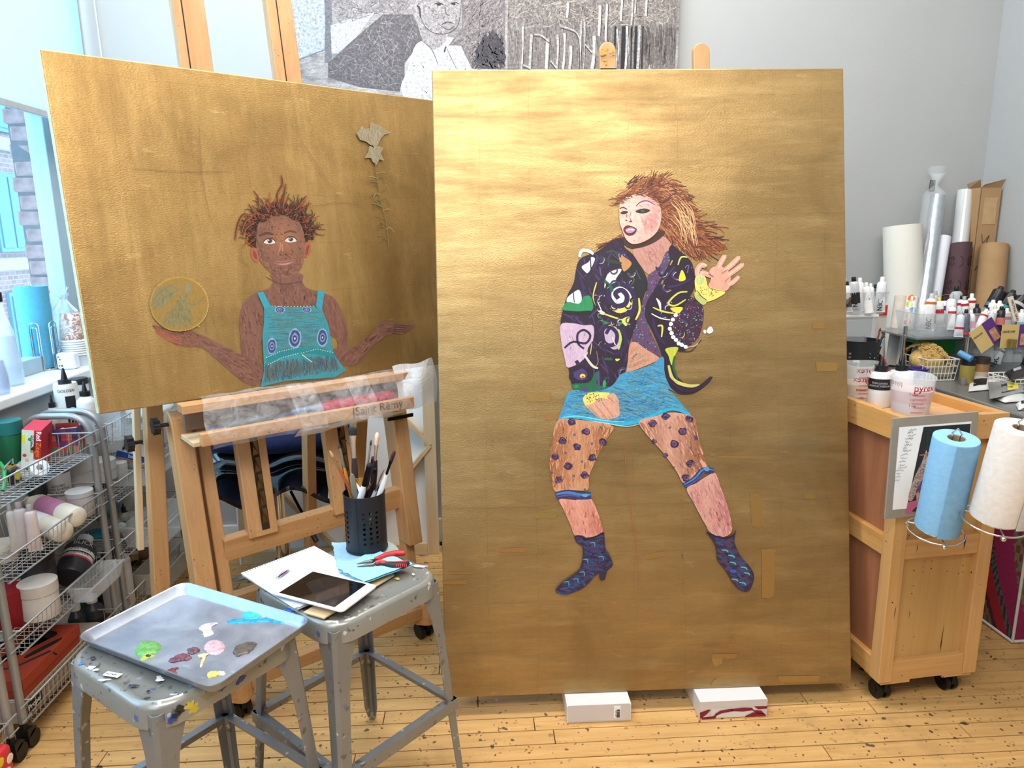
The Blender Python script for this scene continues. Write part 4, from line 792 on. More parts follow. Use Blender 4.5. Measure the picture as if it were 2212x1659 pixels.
# clear plastic film wrapped round the tray
m, nt, b = nmat('clear_film'); MATS['film'] = m
b.inputs['Base Color'].default_value = (.92, .92, .95, 1); b.inputs['Roughness'].default_value = .28; b.inputs['Specular IOR Level'].default_value = .8
fn = noi(nt, coords(nt, (14, 14, 14)), 1.5, 5, .7, 1.5); nt.links.new(ramp(nt, .35, .75, (.07,)*3, (.30,)*3, fn), b.inputs['Alpha']); bump(nt, b, fn, .9, .01)
m2, nt, b = nmat('milky_film'); MATS['film2'] = m2
b.inputs['Base Color'].default_value = (.86, .87, .90, 1); b.inputs['Roughness'].default_value = .35; b.inputs['Alpha'].default_value = .62
fn = noi(nt, coords(nt, (9, 9, 9)), 1.5, 4, .6, 1); bump(nt, b, fn, .8, .01)
def sheet(name, label, f_, nu, nv, mt, cat='plastic sheet', rt=None):
    o = MB(); o.add([f_(i/nu, j/nv) for j in range(nv+1) for i in range(nu+1)], [(j*(nu+1)+i, j*(nu+1)+i+1, (j+1)*(nu+1)+i+1, (j+1)*(nu+1)+i) for j in range(nv) for i in range(nu)])
    r = o.build(name, mt, None, smooth=60); r.matrix_world = EM if rt is None else rt
    if label: tag(r, label, cat)
    return r
def film(u, v):
    t = .232+u*.635+.006*math.sin(v*9); wob = .004*noise.noise((u*9, v*5, 0))+.003*math.sin(u*30+v*6)
    # profile: behind the top rail, over, down the front, under the bar
    pr = [(1.02, -.045+.02), (1.026, -.06), (1.0, -.079), (.96, -.094), (.93, -.104), (.905, -.106), (.890, -.098)]
    k = v*(len(pr)-1); i = min(int(k), len(pr)-2); g = k-i
    z = pr[i][0]*(1-g)+pr[i+1][0]*g; d = pr[i][1]*(1-g)+pr[i+1][1]*g
    return P(t, z+wob*.4+.004*math.sin(u*7), d-abs(wob)-.002)
sheet('plastic_film', 'clear crinkled plastic film wrapped around the ledge of the left easel', film, 50, 14, m)
def flap(u, v):
    t = .845+u*.155+.006*math.sin(v*PI); z = 1.045-v*.15-.010*(1-u)+.003*math.sin(u*9+v*7); return P(t, z, -.045-.03*math.sin(u*2.4+.3)-.010*math.sin(v*4)+.004*math.sin(u*6+v*5))
sheet('plastic_film', 'milky loose end of plastic sheet hanging off the right of the easel ledge', flap, 20, 16, m2)
def flap2(u, v):
    t = .49+u*.36-.01*v; z = .900-v*(.028-.012*u)-.004*math.sin(u*8); return P(t, z, -.098+.03*v+.004*math.sin(u*20))
sheet('plastic_film', 'strip of milky plastic drooping below the easel ledge lettering', flap2, 30, 6, m2)
for t0, t1, zt_ in ((.475, .555, 1.024), (.66, .735, 1.028)):
    sheet('masking_strip', 'translucent plastic strip taped over the '+('middle' if t0 < .6 else 'right')+' of the easel ledge', (lambda t0, t1: lambda u, v: P(t0+(t1-t0)*u+.018*v, 1.026-.13*v, -.072-.04*min(1, v*1.6)-.002*math.sin(u*9)))(t0, t1), 8, 10, m, 'plastic strip')
# things lying in the tray, seen through the film
def in_tray(name, label, cat, t0, t1, r, mt, z=.93, d=-.03):
    q = MB(); q.T = EM; q.tube([P(t0, z, d), P(t0+.03, z, d), P(t1-.02, z, d), P(t1, z, d)], [r*.6, r, r, r*.7], 12); o = q.build(name, mt, None, smooth=50); tag(o, label, cat); return o
in_tray('blue_marker', 'upper of two light blue markers lying in the easel tray', 'marker', .49, .60, .008, plain('blue_barrel', (96, 150, 205), .4), .942, -.045)
in_tray('blue_marker', 'lower of two light blue markers lying in the easel tray', 'marker', .49, .60, .008, MATS['blue_barrel'], .921, -.062)
in_tray('red_cloth_roll', 'rolled crimson cloth lying in the easel tray behind plastic', 'cloth', .585, .84, .021, plain('crimson', (176, 40, 66), .8, var=.2), .937, -.045)
in_tray('grey_tube', 'grey round tube lying at the left in the easel tray', 'tube', .30, .43, .016, plain('grey_tube', (92, 100, 104), .5), .932, -.045)
# ---- easel behind the large painting
RE = thing('studio_easel', 'easel behind the tall painting, only two rounded post tips showing above it', 'easel', (.53, 2.25, 0))
def re_post(px0, px1, ztop_px, lab=None):
    y_ = 2.415; a_ = aty(px0, ztop_px, y_); b_ = aty(px1, ztop_px, y_); w_ = (b_.x-a_.x); xc = (a_.x+b_.x)/2; zt_ = a_.z
    q = MB(); q.T = Matrix.Translation(-RE.location); n = 10; pts = [(-w_/2, .12), (w_/2, .12)]+[(w_/2*math.cos(PI*k/n), zt_-w_/2+w_/2*math.sin(PI*k/n)) for k in range(n+1)]
    q.prism(pts, lambda p: (xc+p[0], y_-(zt_-p[1])*.19, p[1]), lambda p: (xc+p[0], y_+.025-(zt_-p[1])*.19, p[1])); o = q.build('post', m_easel, RE, bevel=.003); return xc, zt_, y_, w_, o
pa = re_post(1295, 1330, 90); pb = re_post(1498, 1533, 92)
q = MB(); q.T = Matrix.Translation(-RE.location)
for k in range(14): q.box((pa[0]+random.uniform(-.02, .02), pa[2]-.0015-(pa[1]-(pa[1]-.07+.002*k))*.19+.0, pa[1]-random.uniform(.02, .07)), (random.uniform(.004, .014), .003, random.uniform(.003, .009)))
q.build('gold_flakes', m_goldpaint, pa[4], kind='stuff')
q = MB(); q.T = Matrix.Translation(-RE.location); q.box((pa[0], pa[2]-.018, pa[1]-.088), (pa[3]*.96, .003, .010)); q.build('black_mark', m_ink, pa[4])
for z_, y_ in ((.25, .0), (1.05, .15)):
    q = MB(); q.T = Matrix.Translation(-RE.location); q.beam((pa[0]-.1, 2.19+y_-.07+.02, z_), (pb[0]+.1, 2.19+y_-.07+.02, z_), .025, .06); q.build('crossbar', m_easel_x, RE, bevel=.003)
for x_ in (pa[0], pb[0]):
    q = MB(); q.T = Matrix.Translation(-RE.location); q.beam((x_, 2.06, .06), (x_, 2.75, .06), .06, .10); q.build('base_runner', m_easel_y, RE, bevel=.004)
    q = MB(); q.T = Matrix.Translation(-RE.location); q.beam((x_, 2.33, 1.6), (x_, 2.70, .08), .04, .04); q.build('rear_brace', m_easel, RE, bevel=.003)
# ---- white boxes under the painting
def wbox(xl, xr, yf, d, h, label, skew=0):
    r = thing('white_box', label, 'box', ((xl+xr)/2, yf+d/2, 0), skew, 'white boxes propping up the tall painting'); W2 = (xr-xl)/2
    MB().box((0, 0, h/2), (W2*2, d, h)).build('body', plain('box_white', (226, 224, 224), .6, var=.03, vs=8), r, bevel=.0015)
    return r, W2, d, h
m_flap = plain('box_flap', (212, 208, 208), .6, var=.02)
r, W2, d, h = wbox(.253, .449, 1.887, .15, .058, 'white cardboard box with a barcode label under the left of the tall painting', -.01)
MB().box((0, -d/2-.001, .033), (W2*2-.008, .002, .056)).build('front_flap', m_flap, r, bevel=.0006)
MB().box((.055, -d/2-.0024, .034), (.020, .0008, .040)).build('label', m_wpaper, r)
q = MB(); rr = random.Random(3); z_ = .016
while z_ < .044: hh = rr.choice((.0008, .0014, .002)); q.box((.058, -d/2-.0031, z_), (.010, .0006, hh)); z_ += hh+rr.choice((.0008, .0014))
q.build('barcode', m_ink, r, kind='stuff')
textmesh('QTY: 1EA', .005, m_ink, (.0525, -d/2-.0031, .018), (0, 0, 1), (-1, 0, 0), r)
r, W2, d, h = wbox(.657, .866, 1.878, .16, .059, 'white cardboard box with dark red brush print under the right of the tall painting', .0)
q = MB(); y_ = -d/2-.0012
for pts in ([(-W2, h), (W2, h), (W2*.66, h*.62), (-W2*.66, h*.62)], [(-W2, 0), (-W2, h), (-W2*.66, h*.62), (-W2*.66, 0)], [(W2, 0), (W2, h), (W2*.66, h*.62), (W2*.66, 0)]): q.add([(x, y_, z) for x, z in pts], [list(range(len(pts)))])
q.build('folded_flap', m_flap, r)
q = MB(); k_ = (W2*2)/445; X0, Z0 = -W2-1095*k_, h+405*k_*.85   # print outlines
Z1 = lambda Y: h*(1-(Y-405)/158)
for pts in ([(1100, 560), (1095, 500), (1150, 475), (1168, 480), (1140, 520), (1110, 550)], [(1110, 545), (1180, 540), (1210, 520), (1200, 560), (1110, 564)], [(1195, 520), (1230, 490), (1300, 478), (1320, 500), (1240, 515), (1205, 535)], [(1300, 480), (1380, 472), (1440, 478), (1450, 500), (1380, 508), (1310, 500)], [(1450, 465), (1540, 468), (1540, 492), (1480, 495)], [(1395, 552), (1450, 520), (1530, 540), (1535, 560), (1400, 560)], [(1440, 500), (1500, 505), (1530, 545), (1470, 530)]):
    q.add([(X0+x*k_, y_-.0006, Z1(z)) for x, z in pts], [list(range(len(pts)))])
q.build('red_brush_print', plain('wine_red', (134, 28, 56), .6, var=.1), r)
# ---- leaning stretched canvas with diamond bracing (seen from the back)
def leaning(xl, xr, yb, hgt, lean, label, faces_back=True, brace=True, yaw=0):
    L = Matrix.Translation((xl, yb, 0)) @ Matrix.Rotation(yaw, 4, 'Z') @ Matrix.Rotation(-lean, 4, 'X'); W_ = xr-xl
    r = thing('stretched_canvas', label, 'canvas', mat=L)
    MB().box((W_/2, .035, hgt/2), (W_, .003, hgt)).build('canvas_cloth', plain('primed_canvas', (248, 250, 252), .85, var=.03, vs=5), r)
    bw = .055
    for a_, b_, mt in (((0+bw/2, .016, 0), (bw/2, .016, hgt), m_pine), ((W_-bw/2, .016, 0), (W_-bw/2, .016, hgt), m_pine)): MB().beam(a_, b_, bw, .032, (0, 1, 0)).build('stretcher_bar', mt, r, bevel=.002)
    for z_ in (bw/2, hgt-bw/2): MB().beam((bw, .016, z_), (W_-bw, .016, z_), .032, bw, (0, 0, 1)).build('stretcher_bar', m_pine_x, r, bevel=.002)
    if brace:
        A = [(W_/2, bw*.5), (W_-bw*.5, hgt/2), (W_/2, hgt-bw*.5), (bw*.5, hgt/2)]
        for k in range(4):
            (x0_, z0_), (x1_, z1_) = A[k], A[(k+1) % 4]; MB().beam((x0_, .018, z0_), (x1_, .018, z1_), .02, .045, (0, 1, 0)).build('brace', m_pine, r, bevel=.002)
    MB().box((W_/2, .020, -.003), (W_+.006, .036, .006)).build('white_edge', m_wpaper, r); MB().box((-.003, .020, hgt/2), (.006, .036, hgt)).build('white_edge', m_wpaper, r)
    return r
leaning(-1.085, -.185, 3.06, 1.03, .095, 'white canvas leaning against the back wall, its wooden stretcher and diamond braces showing', yaw=.045)
# ---- black glossy saddle chair behind the easel
ch = thing('saddle_chair', 'glossy black swivel chair with a blue window reflection behind the left easel', 'chair', (-.80, 2.75, 0), .15)
q = MB(); nu, nv = 28, 22; vs = []
def shell(u, v):     # u across -1..1, v 0 front-bottom .. 1 back top
    x = u*.30*(1-.12*max(0, v-.6)); y_ = -.20+.40*min(1, v*1.5); z_ = .512-.034*math.cos(2*PI*(u+.25))*(1-v)
    if v > .55: k = (v-.55)/.45; z_ = z_+.26*k**1.3; y_ += .05*k
    return Vector((x, y_, z_+.0))
for s_ in (0, 1):
    for j in range(nv+1):
        for i in range(nu+1): p = shell(-1+2*i/nu, j/nv); vs.append((p.x, p.y+(.0 if not s_ else -.004), p.z-(.0 if not s_ else .016)))
N = (nu+1)*(nv+1); fs = []
for s_ in (0, 1):
    for j in range(nv):
        for i in range(nu): a_ = s_*N+j*(nu+1)+i; fs.append((a_, a_+1, a_+nu+2, a_+nu+1) if not s_ else (a_, a_+nu+1, a_+nu+2, a_+1))
edge = [i for i in range(nu+1)]+[j*(nu+1)+nu for j in range(1, nv+1)]+[nv*(nu+1)+i for i in range(nu-1, -1, -1)]+[j*(nu+1) for j in range(nv-1, 0, -1)]
for k in range(len(edge)): a_, b_ = edge[k], edge[(k+1) % len(edge)]; fs.append((a_, b_, b_+N, a_+N))
q.add(vs, fs); q.build('seat_shell', plain('gloss_black', (10, 10, 12), .08, var=0, coat=1), ch, smooth=60)
q = MB(); vs = []
nb = 24
def sheen_pad(u, v, s): x = u*.285; z_ = .568+.03*u*u+.19*v; y_ = .20+.05*v-(.055*(1-u**4)*(1-(2*v-1)**4)+.012)*(1 if s else -.0); return (x, y_-.03, z_)
for s_ in (0, 1):
    for j in range(9):
        for i in range(nb+1): vs.append(sheen_pad(-1+2*i/nb, j/8, s_))
N = (nb+1)*9; fs = [(s_*N+j*(nb+1)+i, s_*N+j*(nb+1)+i+1, s_*N+(j+1)*(nb+1)+i+1, s_*N+(j+1)*(nb+1)+i) for s_ in (0, 1) for j in range(8) for i in range(nb)]
q.add(vs, fs); q.build('back_sheen', plain('navy_sheen', (34, 44, 82), .55, var=.25, vs=20, bmp=.2), ch, smooth=60, label='dark blue pad coloured as reflected window light')  # window reflection on the black seat, put in as a navy pad
MB().lathe([(.028, .14), (.028, .30), (.020, .30), (.020, .46)], (0, 0, 0), 20).build('gas_column', m_chrome, ch, smooth=40)
q = MB(); q.tube([(.05, -.02, .46), (.09, -.10, .41), (.10, -.12, .40)], .006, 8); q.tube([(.10, -.12, .40), (.115, -.15, .37), (.15, -.19, .31)], [.009, .012, .010], 8); q.build('height_lever', m_black, ch, smooth=60)
for k in range(5):
    an = PI/2+k*2*PI/5+.2; c_, s_ = math.cos(an), math.sin(an); q = MB(); q.tube([(0, 0, .12), (.12*c_, .12*s_, .10), (.27*c_, .27*s_, .065)], [.022, .018, .013], 10); l_ = q.build('base_leg', m_chrome, ch, smooth=60)
    q = MB(); q.tube([(.27*c_-.018*s_, .27*s_+.018*c_, .028), (.27*c_+.018*s_, .27*s_-.018*c_, .028)], .027, 14); q.build('caster', m_rubber, ch, smooth=40)
# ---- paint-spattered metal stools
def spatter(name, base, strength=1.0, seed=0):
    m, nt, b = nmat(name); co = coords(nt); c = mixc(nt, ramp(nt, .3, .7, (0, 0, 0), (1, 1, 1), noi(nt, co, 7, 4)), S(*base), tuple(x*.82 for x in S(*base)))
    mp = nt.nodes.new('ShaderNodeMapping'); mp.inputs['Location'].default_value = (seed, seed*2, seed); nt.links.new(co, mp.inputs[0])
    nz = nt.nodes.new('ShaderNodeTexNoise'); nz.inputs['Scale'].default_value = 60; nt.links.new(co, nz.inputs[0]); vm = nt.nodes.new('ShaderNodeVectorMath'); vm.operation = 'SCALE'; vm.inputs[3].default_value = .022
    nt.links.new(nz.outputs['Color'], vm.inputs[0]); va = nt.nodes.new('ShaderNodeVectorMath'); nt.links.new(vm.outputs[0], va.inputs[0]); nt.links.new(mp.outputs[0], va.inputs[1]); D = va.outputs[0]
    sp = nt.nodes.new('ShaderNodeSeparateXYZ'); nt.links.new(co, sp.inputs[0])
    rad = nt.nodes.new('ShaderNodeVectorMath'); rad.operation = 'LENGTH'; cx = nt.nodes.new('ShaderNodeCombineXYZ'); nt.links.new(sp.outputs[0], cx.inputs[0]); nt.links.new(sp.outputs[1], cx.inputs[1]); nt.links.new(cx.outputs[0], rad.inputs[0])
    edge = ramp(nt, .10, .19, (.35,)*3, (1, 1, 1), rad.outputs['Value'])
    for s, hi, g, col in ((26, .24, .50, (42, 40, 50)), (38, .22, .52, (235, 235, 240)), (17, .12, .60, (220, 190, 60)), (30, .2, .58, (60, 90, 190)), (22, .15, .60, (140, 60, 60)), (24, .17, .60, (215, 190, 225)), (60, .25, .50, (60, 56, 52)), (14, .16, .62, (90, 190, 215))):
        d, _ = dots(nt, D, s, hi*.7, hi); gate = ramp(nt, g, g+.02, (0, 0, 0), (1, 1, 1), noi(nt, D, 5+s*.13, 2)); c = mixc(nt, mul(nt, mul(nt, mul(nt, d, gate), edge), strength), c, S(*col))
    nt.links.new(c, b.inputs['Base Color']); b.inputs['Roughness'].default_value = .28; b.inputs['Metallic'].default_value = .35; return m
m_seat = spatter('spattered_grey_enamel', (158, 158, 152), .75)
m_leg = spatter('grey_enamel_leg', (138, 140, 142), .45, 3)
def rr_outline(s, r, n=6):
    out = []
    for cx_, cy_, a0 in ((s-r, s-r, 0), (-s+r, s-r, 90), (-s+r, -s+r, 180), (s-r, -s+r, 270)):
        for k in range(n+1): t = math.radians(a0+90*k/n); out.append((cx_+r*math.cos(t), cy_+r*math.sin(t)))
    return out
def stool(loc, rot, label):
    r = thing('metal_stool', label, 'stool', loc, rot, 'grey shop stools')
    q = MB(); rings = []; H0 = .61; S0 = .173
    prof = [(S0-.012, .075, H0-.0045), (S0-.010, .07, H0-.001), (S0-.003, .068, H0-.004), (S0, .068, H0-.012), (S0+.002, .068, H0-.050), (S0-.004, .064, H0-.052), (S0-.006, .062, H0-.015)]
    vs = []; n = 7
    c_in = [(x*.985, y*.985, H0-.006) for x, y in rr_outline(S0-.02, .06, 6)]
    for s_, r_, z_ in prof: vs += [(x, y, z_) for x, y in rr_outline(s_, r_, 6)]
    K = 28; q.add(vs, [tuple(range(K))]+[(i*K+k, i*K+(k+1) % K, (i+1)*K+(k+1) % K, (i+1)*K+k) for i in range(len(prof)-1) for k in range(K)])
    q.build('seat', m_seat, r, smooth=50)
    for sx_, sy_ in ((-1, -1), (1, -1), (1, 1), (-1, 1)):
        q = MB(); tp, bt = .163, .201
        def sec(z):
            k = (H0-.02-z)/(H0-.02); o_ = tp+(bt-tp)*k; w_ = .062 if z > .52 else .040-.014*k
            if z > .44 and z <= .52: w_ = .044
            if z < .05: w_ = .018
            return o_, w_
        zs = [H0-.02, .56, .50, .44, .30, .12, .05, .012]; L = []
        for z in zs:
            o_, w_ = sec(z); t_ = .003; ch_ = .008
            pts = [(o_-w_, o_), (o_-ch_, o_), (o_, o_-ch_), (o_, o_-w_), (o_-t_, o_-w_), (o_-t_, o_-ch_-.001), (o_-ch_-.001, o_-t_), (o_-w_, o_-t_)]
            L += [(sx_*x, sy_*y, z) for x, y in pts]
        q.add(L, [tuple(range(8)), tuple(range(len(L)-8, len(L)))]+[(i*8+k, i*8+(k+1) % 8, (i+1)*8+(k+1) % 8, (i+1)*8+k) for i in range(len(zs)-1) for k in range(8)])
        lg = q.build('leg', m_leg, r, smooth=30)
        q = MB(); q.lathe([(.011, 0), (.012, .004), (.010, .016), (.008, .03)], (sx_*.199, sy_*.199, 0), 10); q.build('foot_cap', m_steel, lg, smooth=40)
        q = MB()
        for z in (.085, .12, .155):
            o_, _ = sec(z); q.tube([(sx_*(o_-.014), sy_*(o_+.0006), z), (sx_*(o_-.014), sy_*(o_-.001), z)], .004, 8)
        q.build('hole_row', plain('hole_light', (205, 200, 190), .6, var=0), lg, kind='stuff')
    for k in range(4):
        o_ = .188; a_, b_ = [((-o_, -o_), (o_, -o_)), ((o_, -o_), (o_, o_)), ((o_, o_), (-o_, o_)), ((-o_, o_), (-o_, -o_))][k]
        q = MB(); mid = Vector((a_[0]+b_[0], a_[1]+b_[1], 0)).normalized(); A, B = Vector((*a_, .235)), Vector((*b_, .235)); q.beam(A, B, .004, .030); q.beam(A-mid*.010+Vector((0, 0, .014)), B-mid*.010+Vector((0, 0, .014)), .020, .003)
        q.build('cross_brace', m_leg, r)
    return r
ST1 = stool((-.634, 1.413, 0), math.atan2(-.61, .79), 'nearest grey metal stool, spattered with paint, carrying the baking tray')
ST2 = stool((-.334, 1.676, 0), math.atan2(-.69, .73), 'grey metal stool by the tall painting, carrying the brush holder and tablet')
# price sticker and paint blots on the stools
def blot(par, x, y, z, rx, ry, col, rot=0, name='paint_blot', n=14, jit=.4, th=.0009):
    q = MB(); rn = random.Random(int(abs(x*9e4)+abs(y*7e4))); c_, s_ = math.cos(rot), math.sin(rot); pts = []
    for i in range(n): t = 2*PI*i/n; k = 1+rn.uniform(-jit, jit); a_, b_ = rx*k*math.cos(t), ry*k*math.sin(t); pts.append((x+a_*c_-b_*s_, y+a_*s_+b_*c_))
    q.prism(pts, lambda p: (p[0], p[1], z), lambda p: (x+(p[0]-x)*.8, y+(p[1]-y)*.8, z+th)); return q.build(name, plain('blot_%d_%d_%d' % col, col, .3, var=.15, vs=60), par, smooth=40)
def onz(root, px, py, z): p = atz(px, py, z); q_ = root.matrix_world.inverted() @ p if False else Matrix.LocRotScale(root.location, root.rotation_euler, None).inverted() @ p; return q_.x, q_.y
x, y = onz(ST1, 243, 1457, .6105); q = MB(); q.box((0, 0, 0), (.036, .013, .0006)); o = q.build('price_sticker', m_wpaper, ST1); o.location = (x, y, .6105); o.rotation_euler = (0, 0, .35)
o2 = textmesh('SALE 8502', .006, m_ink, (-.016, -.002, .0006), (1, 0, 0), (0, 1, 0), o)
for px, py, rx, ry, col, rt in ((196, 1441, .009, .006, (222, 228, 234), .3), (207, 1446, .006, .004, (222, 228, 234), .9), (176, 1432, .007, .004, (60, 110, 220), 0), (288, 1480, .010, .005, (50, 52, 70), .5), (200, 1420, .006, .004, (46, 46, 52), 0), (345, 1465, .010, .007, (210, 214, 220), 0), (320, 1492, .004, .003, (40, 40, 46), 0), (222, 1468, .012, .003, (220, 226, 232), .7)):
    x, y = onz(ST1, px, py, .6105); blot(ST1, x, y, .6095, rx, ry, col, rt)
for px, py, rx, ry, col, rt in ((858, 1249, .008, .005, (228, 196, 80), 0), (905, 1222, .022, .007, (222, 205, 232), .5), (893, 1240, .007, .004, (232, 232, 236), 0), (920, 1215, .007, .004, (50, 50, 56), 0), (808, 1267, .004, .003, (150, 50, 50), 0), (915, 1200, .012, .003, (60, 60, 66), .6), (845, 1240, .010, .004, (236, 234, 230), .1)):
    x, y = onz(ST2, px, py, .6105); blot(ST2, x, y, .6095, rx, ry, col, rt)
for y, z, col in ((-.118, .588, (36, 40, 46)), (-.127, .582, (60, 60, 66)), (-.098, .584, (206, 190, 66)), (-.092, .574, (196, 180, 70)), (-.135, .578, (52, 76, 150)), (.012, .576, (52, 66, 140)), (-.03, .584, (70, 84, 140)), (-.045, .580, (160, 150, 124)), (-.062, .586, (150, 146, 120))):
    q = MB(); rn = random.Random(int(y*999)); pts = [(y+.010*(1+rn.uniform(-.5, .5))*math.cos(t*PI/7), z+.008*(1+rn.uniform(-.5, .5))*math.sin(t*PI/7)) for t in range(14)]
    q.prism(pts, lambda p: (.172, p[0], p[1]), lambda p: (.1748, p[0], p[1])); q.build('paint_blot', plain('blot_%d_%d_%d' % col, col, .3), ST1)
# ---- baking tray with paint
TZ = .612
c4 = [atz(155, 1374, TZ+.022), atz(402, 1257, TZ+.022), atz(668, 1337, TZ+.022), atz(468, 1490, TZ+.022)]
ctr = sum(c4, Vector())/4; ax = ((c4[2]-c4[1])+(c4[3]-c4[0])).normalized(); ang = math.atan2(ax.y, ax.x)
TW = ((c4[2]-c4[1]).length+(c4[3]-c4[0]).length)/2; TD = ((c4[1]-c4[0]).length+(c4[2]-c4[3]).length)/2
tr_ = thing('baking_tray', 'aluminium baking tray used as a paint palette on the nearest stool', 'tray', (ctr.x, ctr.y, TZ), ang)
def rrect(w, d, r, n=5):
    out = []
    for cx_, cy_, a0 in ((w-r, d-r, 0), (-w+r, d-r, 90), (-w+r, -d+r, 180), (w-r, -d+r, 270)):
        for k in range(n+1): t = math.radians(a0+90*k/n); out.append((cx_+r*math.cos(t), cy_+r*math.sin(t)))
    return out
q = MB(); w_, d_ = TW/2, TD/2; K = 24; vs = []
for i_, r_, z_ in ((.016, .018, .001), (.013, .02, .002), (.004, .024, .021), (.0005, .026, .0235), (0, .026, .022), (.002, .024, .0195), (.012, .02, .0), (.016, .018, -.0005)): vs += [(x, y, z_) for x, y in rrect(w_-i_, d_-i_, r_)]
q.add(vs, [tuple(range(K)), tuple(range(7*K, 8*K))]+[(i*K+k, i*K+(k+1) % K, (i+1)*K+(k+1) % K, (i+1)*K+k) for i in range(7) for k in range(K)])
m, nt, b = nmat('aluminium_tray'); co = coords(nt); n1 = noi(nt, co, 9, 5, .65, .6); c = mixc(nt, ramp(nt, .35, .7, (0, 0, 0), (1, 1, 1), n1), S(146, 154, 170), S(176, 184, 198))
c = mixc(nt, mul(nt, ramp(nt, .62, .66, (0, 0, 0), (1, 1, 1), noi(nt, coords(nt, (4, 30, 4)), 1.5, 4, .7)), .4), c, S(225, 228, 235)); nt.links.new(c, b.inputs['Base Color']); b.inputs['Metallic'].default_value = .6; nt.links.new(ramp(nt, .3, .7, (.28,)*3, (.46,)*3, n1), b.inputs['Roughness'])
q.build('tray_pan', m, tr_, smooth=50)
Ti = Matrix.LocRotScale(tr_.location, tr_.rotation_euler, None).inverted()
def tloc(X, Y): p = Ti @ atz(140+X/2.572, 1150+Y/2.572, TZ+.002); return p.x, p.y
def smear(pts, col, name='paint_dab', h=.0035, sub=()):
    L = [tloc(*p) for p in pts]; L = [(p.x+random.uniform(-.0016, .0016), p.y+random.uniform(-.0016, .0016)) for p in crom(L, 6, True)]; cx_ = sum(p[0] for p in L)/len(L); cy_ = sum(p[1] for p in L)/len(L); q = MB(); n = len(L); vs = []
    for k, z_ in ((1, .001), (.93, .001+h*.7), (.7, .001+h), (.35, .001+h*.85)): vs += [(cx_+(x-cx_)*k+random.uniform(-.0008, .0008)*(k < 1), cy_+(y-cy_)*k+random.uniform(-.0008, .0008)*(k < 1), z_+random.uniform(-.15, .2)*h*(k < 1)) for x, y in L]
    q.add(vs, [(i*n+k, i*n+(k+1) % n, (i+1)*n+(k+1) % n, (i+1)*n+k) for i in range(3) for k in range(n)]+[tuple(range(3*n, 4*n))])
    o = q.build(name, plain('wet_%d_%d_%d' % col, col, .22, var=.3, vs=90, bmp=.4), tr_, smooth=60); return o
smear([(395, 640), (440, 605), (520, 612), (530, 650), (480, 680), (410, 690), (390, 665)], (104, 160, 84)); smear([(420, 700), (455, 680), (500, 682), (470, 700), (420, 720)], (168, 184, 76), h=.002); smear([(450, 684), (470, 682), (478, 690), (460, 694)], (96, 72, 50), h=.004)
smear([(575, 712), (610, 690), (660, 672), (705, 690), (690, 708), (640, 715), (600, 724)], (112, 70, 86)); smear([(680, 650), (720, 640), (750, 652), (735, 670), (695, 678)], (104, 78, 88)); smear([(740, 680), (775, 670), (800, 672), (785, 690), (765, 740), (752, 742), (765, 700), (745, 695)], (226, 208, 160), h=.002)
smear([(790, 610), (830, 595), (880, 610), (885, 650), (840, 680), (795, 665), (775, 640)], (208, 168, 176), h=.002); smear([(745, 530), (780, 505), (850, 500), (815, 530), (830, 560), (780, 578), (765, 550)], (206, 192, 200), h=.0015)
smear([(932, 660), (960, 628), (1020, 608), (1062, 615), (1055, 640), (1010, 675), (950, 688)], (92, 84, 78)); smear([(985, 455), (1030, 437), (1085, 450), (1080, 478), (1020, 488), (990, 478)], (62, 186, 216)); smear([(905, 488), (960, 482), (1040, 492), (1130, 470), (1220, 455), (1230, 425), (1265, 440), (1272, 485), (1240, 506), (1150, 500), (1050, 502), (920, 505)], (44, 150, 216), h=.002); smear([(1140, 480), (1220, 450), (1228, 420), (1262, 432), (1268, 480), (1200, 490)], (22, 84, 176), h=.003)
smear([(570, 765), (600, 752), (632, 752), (610, 765), (625, 785), (595, 780)], (120, 62, 66), h=.002); smear([(790, 790), (815, 772), (850, 775), (860, 790), (825, 805), (800, 808)], (228, 212, 110)); smear([(850, 770), (880, 772), (895, 785), (870, 795)], (224, 222, 210), h=.0015)
# ================================================================ CONTAINERS (generic builders)
CLAMP = [None]
def fitpos(px, py, wpx, z):
    p = atz(px, py, z)
    if not CLAMP[0]: return p, 0
    for _ in range(3):
        r = wpx*scl(p)/2; lo, hi = CLAMP[0][0]+r, CLAMP[0][1]-r; x = min(max(p.x, lo), max(hi, lo)); p = CAMP+(p-CAMP)*(x/p.x)
    return Vector((p.x, p.y, z)), p.z-z
def scl(p): return (p-CAMP).dot(CFW)/CF          # metres per pixel at p
def nameof(c): return '%d_%d_%d' % tuple(c)
def P_(c, rough=.4, **k): return plain('paint_%s_%s' % (nameof(c), str(rough)), c, rough, **k)
def body_mat(c): return m_clear if c == 'clear' else P_(c, .35, var=.03)
m_clear = plain('clear_plastic', (232, 238, 242), .12, var=0, alpha=.22, spec=.8); m_clear2 = plain('cloudy_plastic', (214, 222, 228), .18, var=0, alpha=.24, spec=.9)
m_glass = plain('clear_glass', (240, 246, 248), .04, var=0, alpha=.28, spec=1.0)
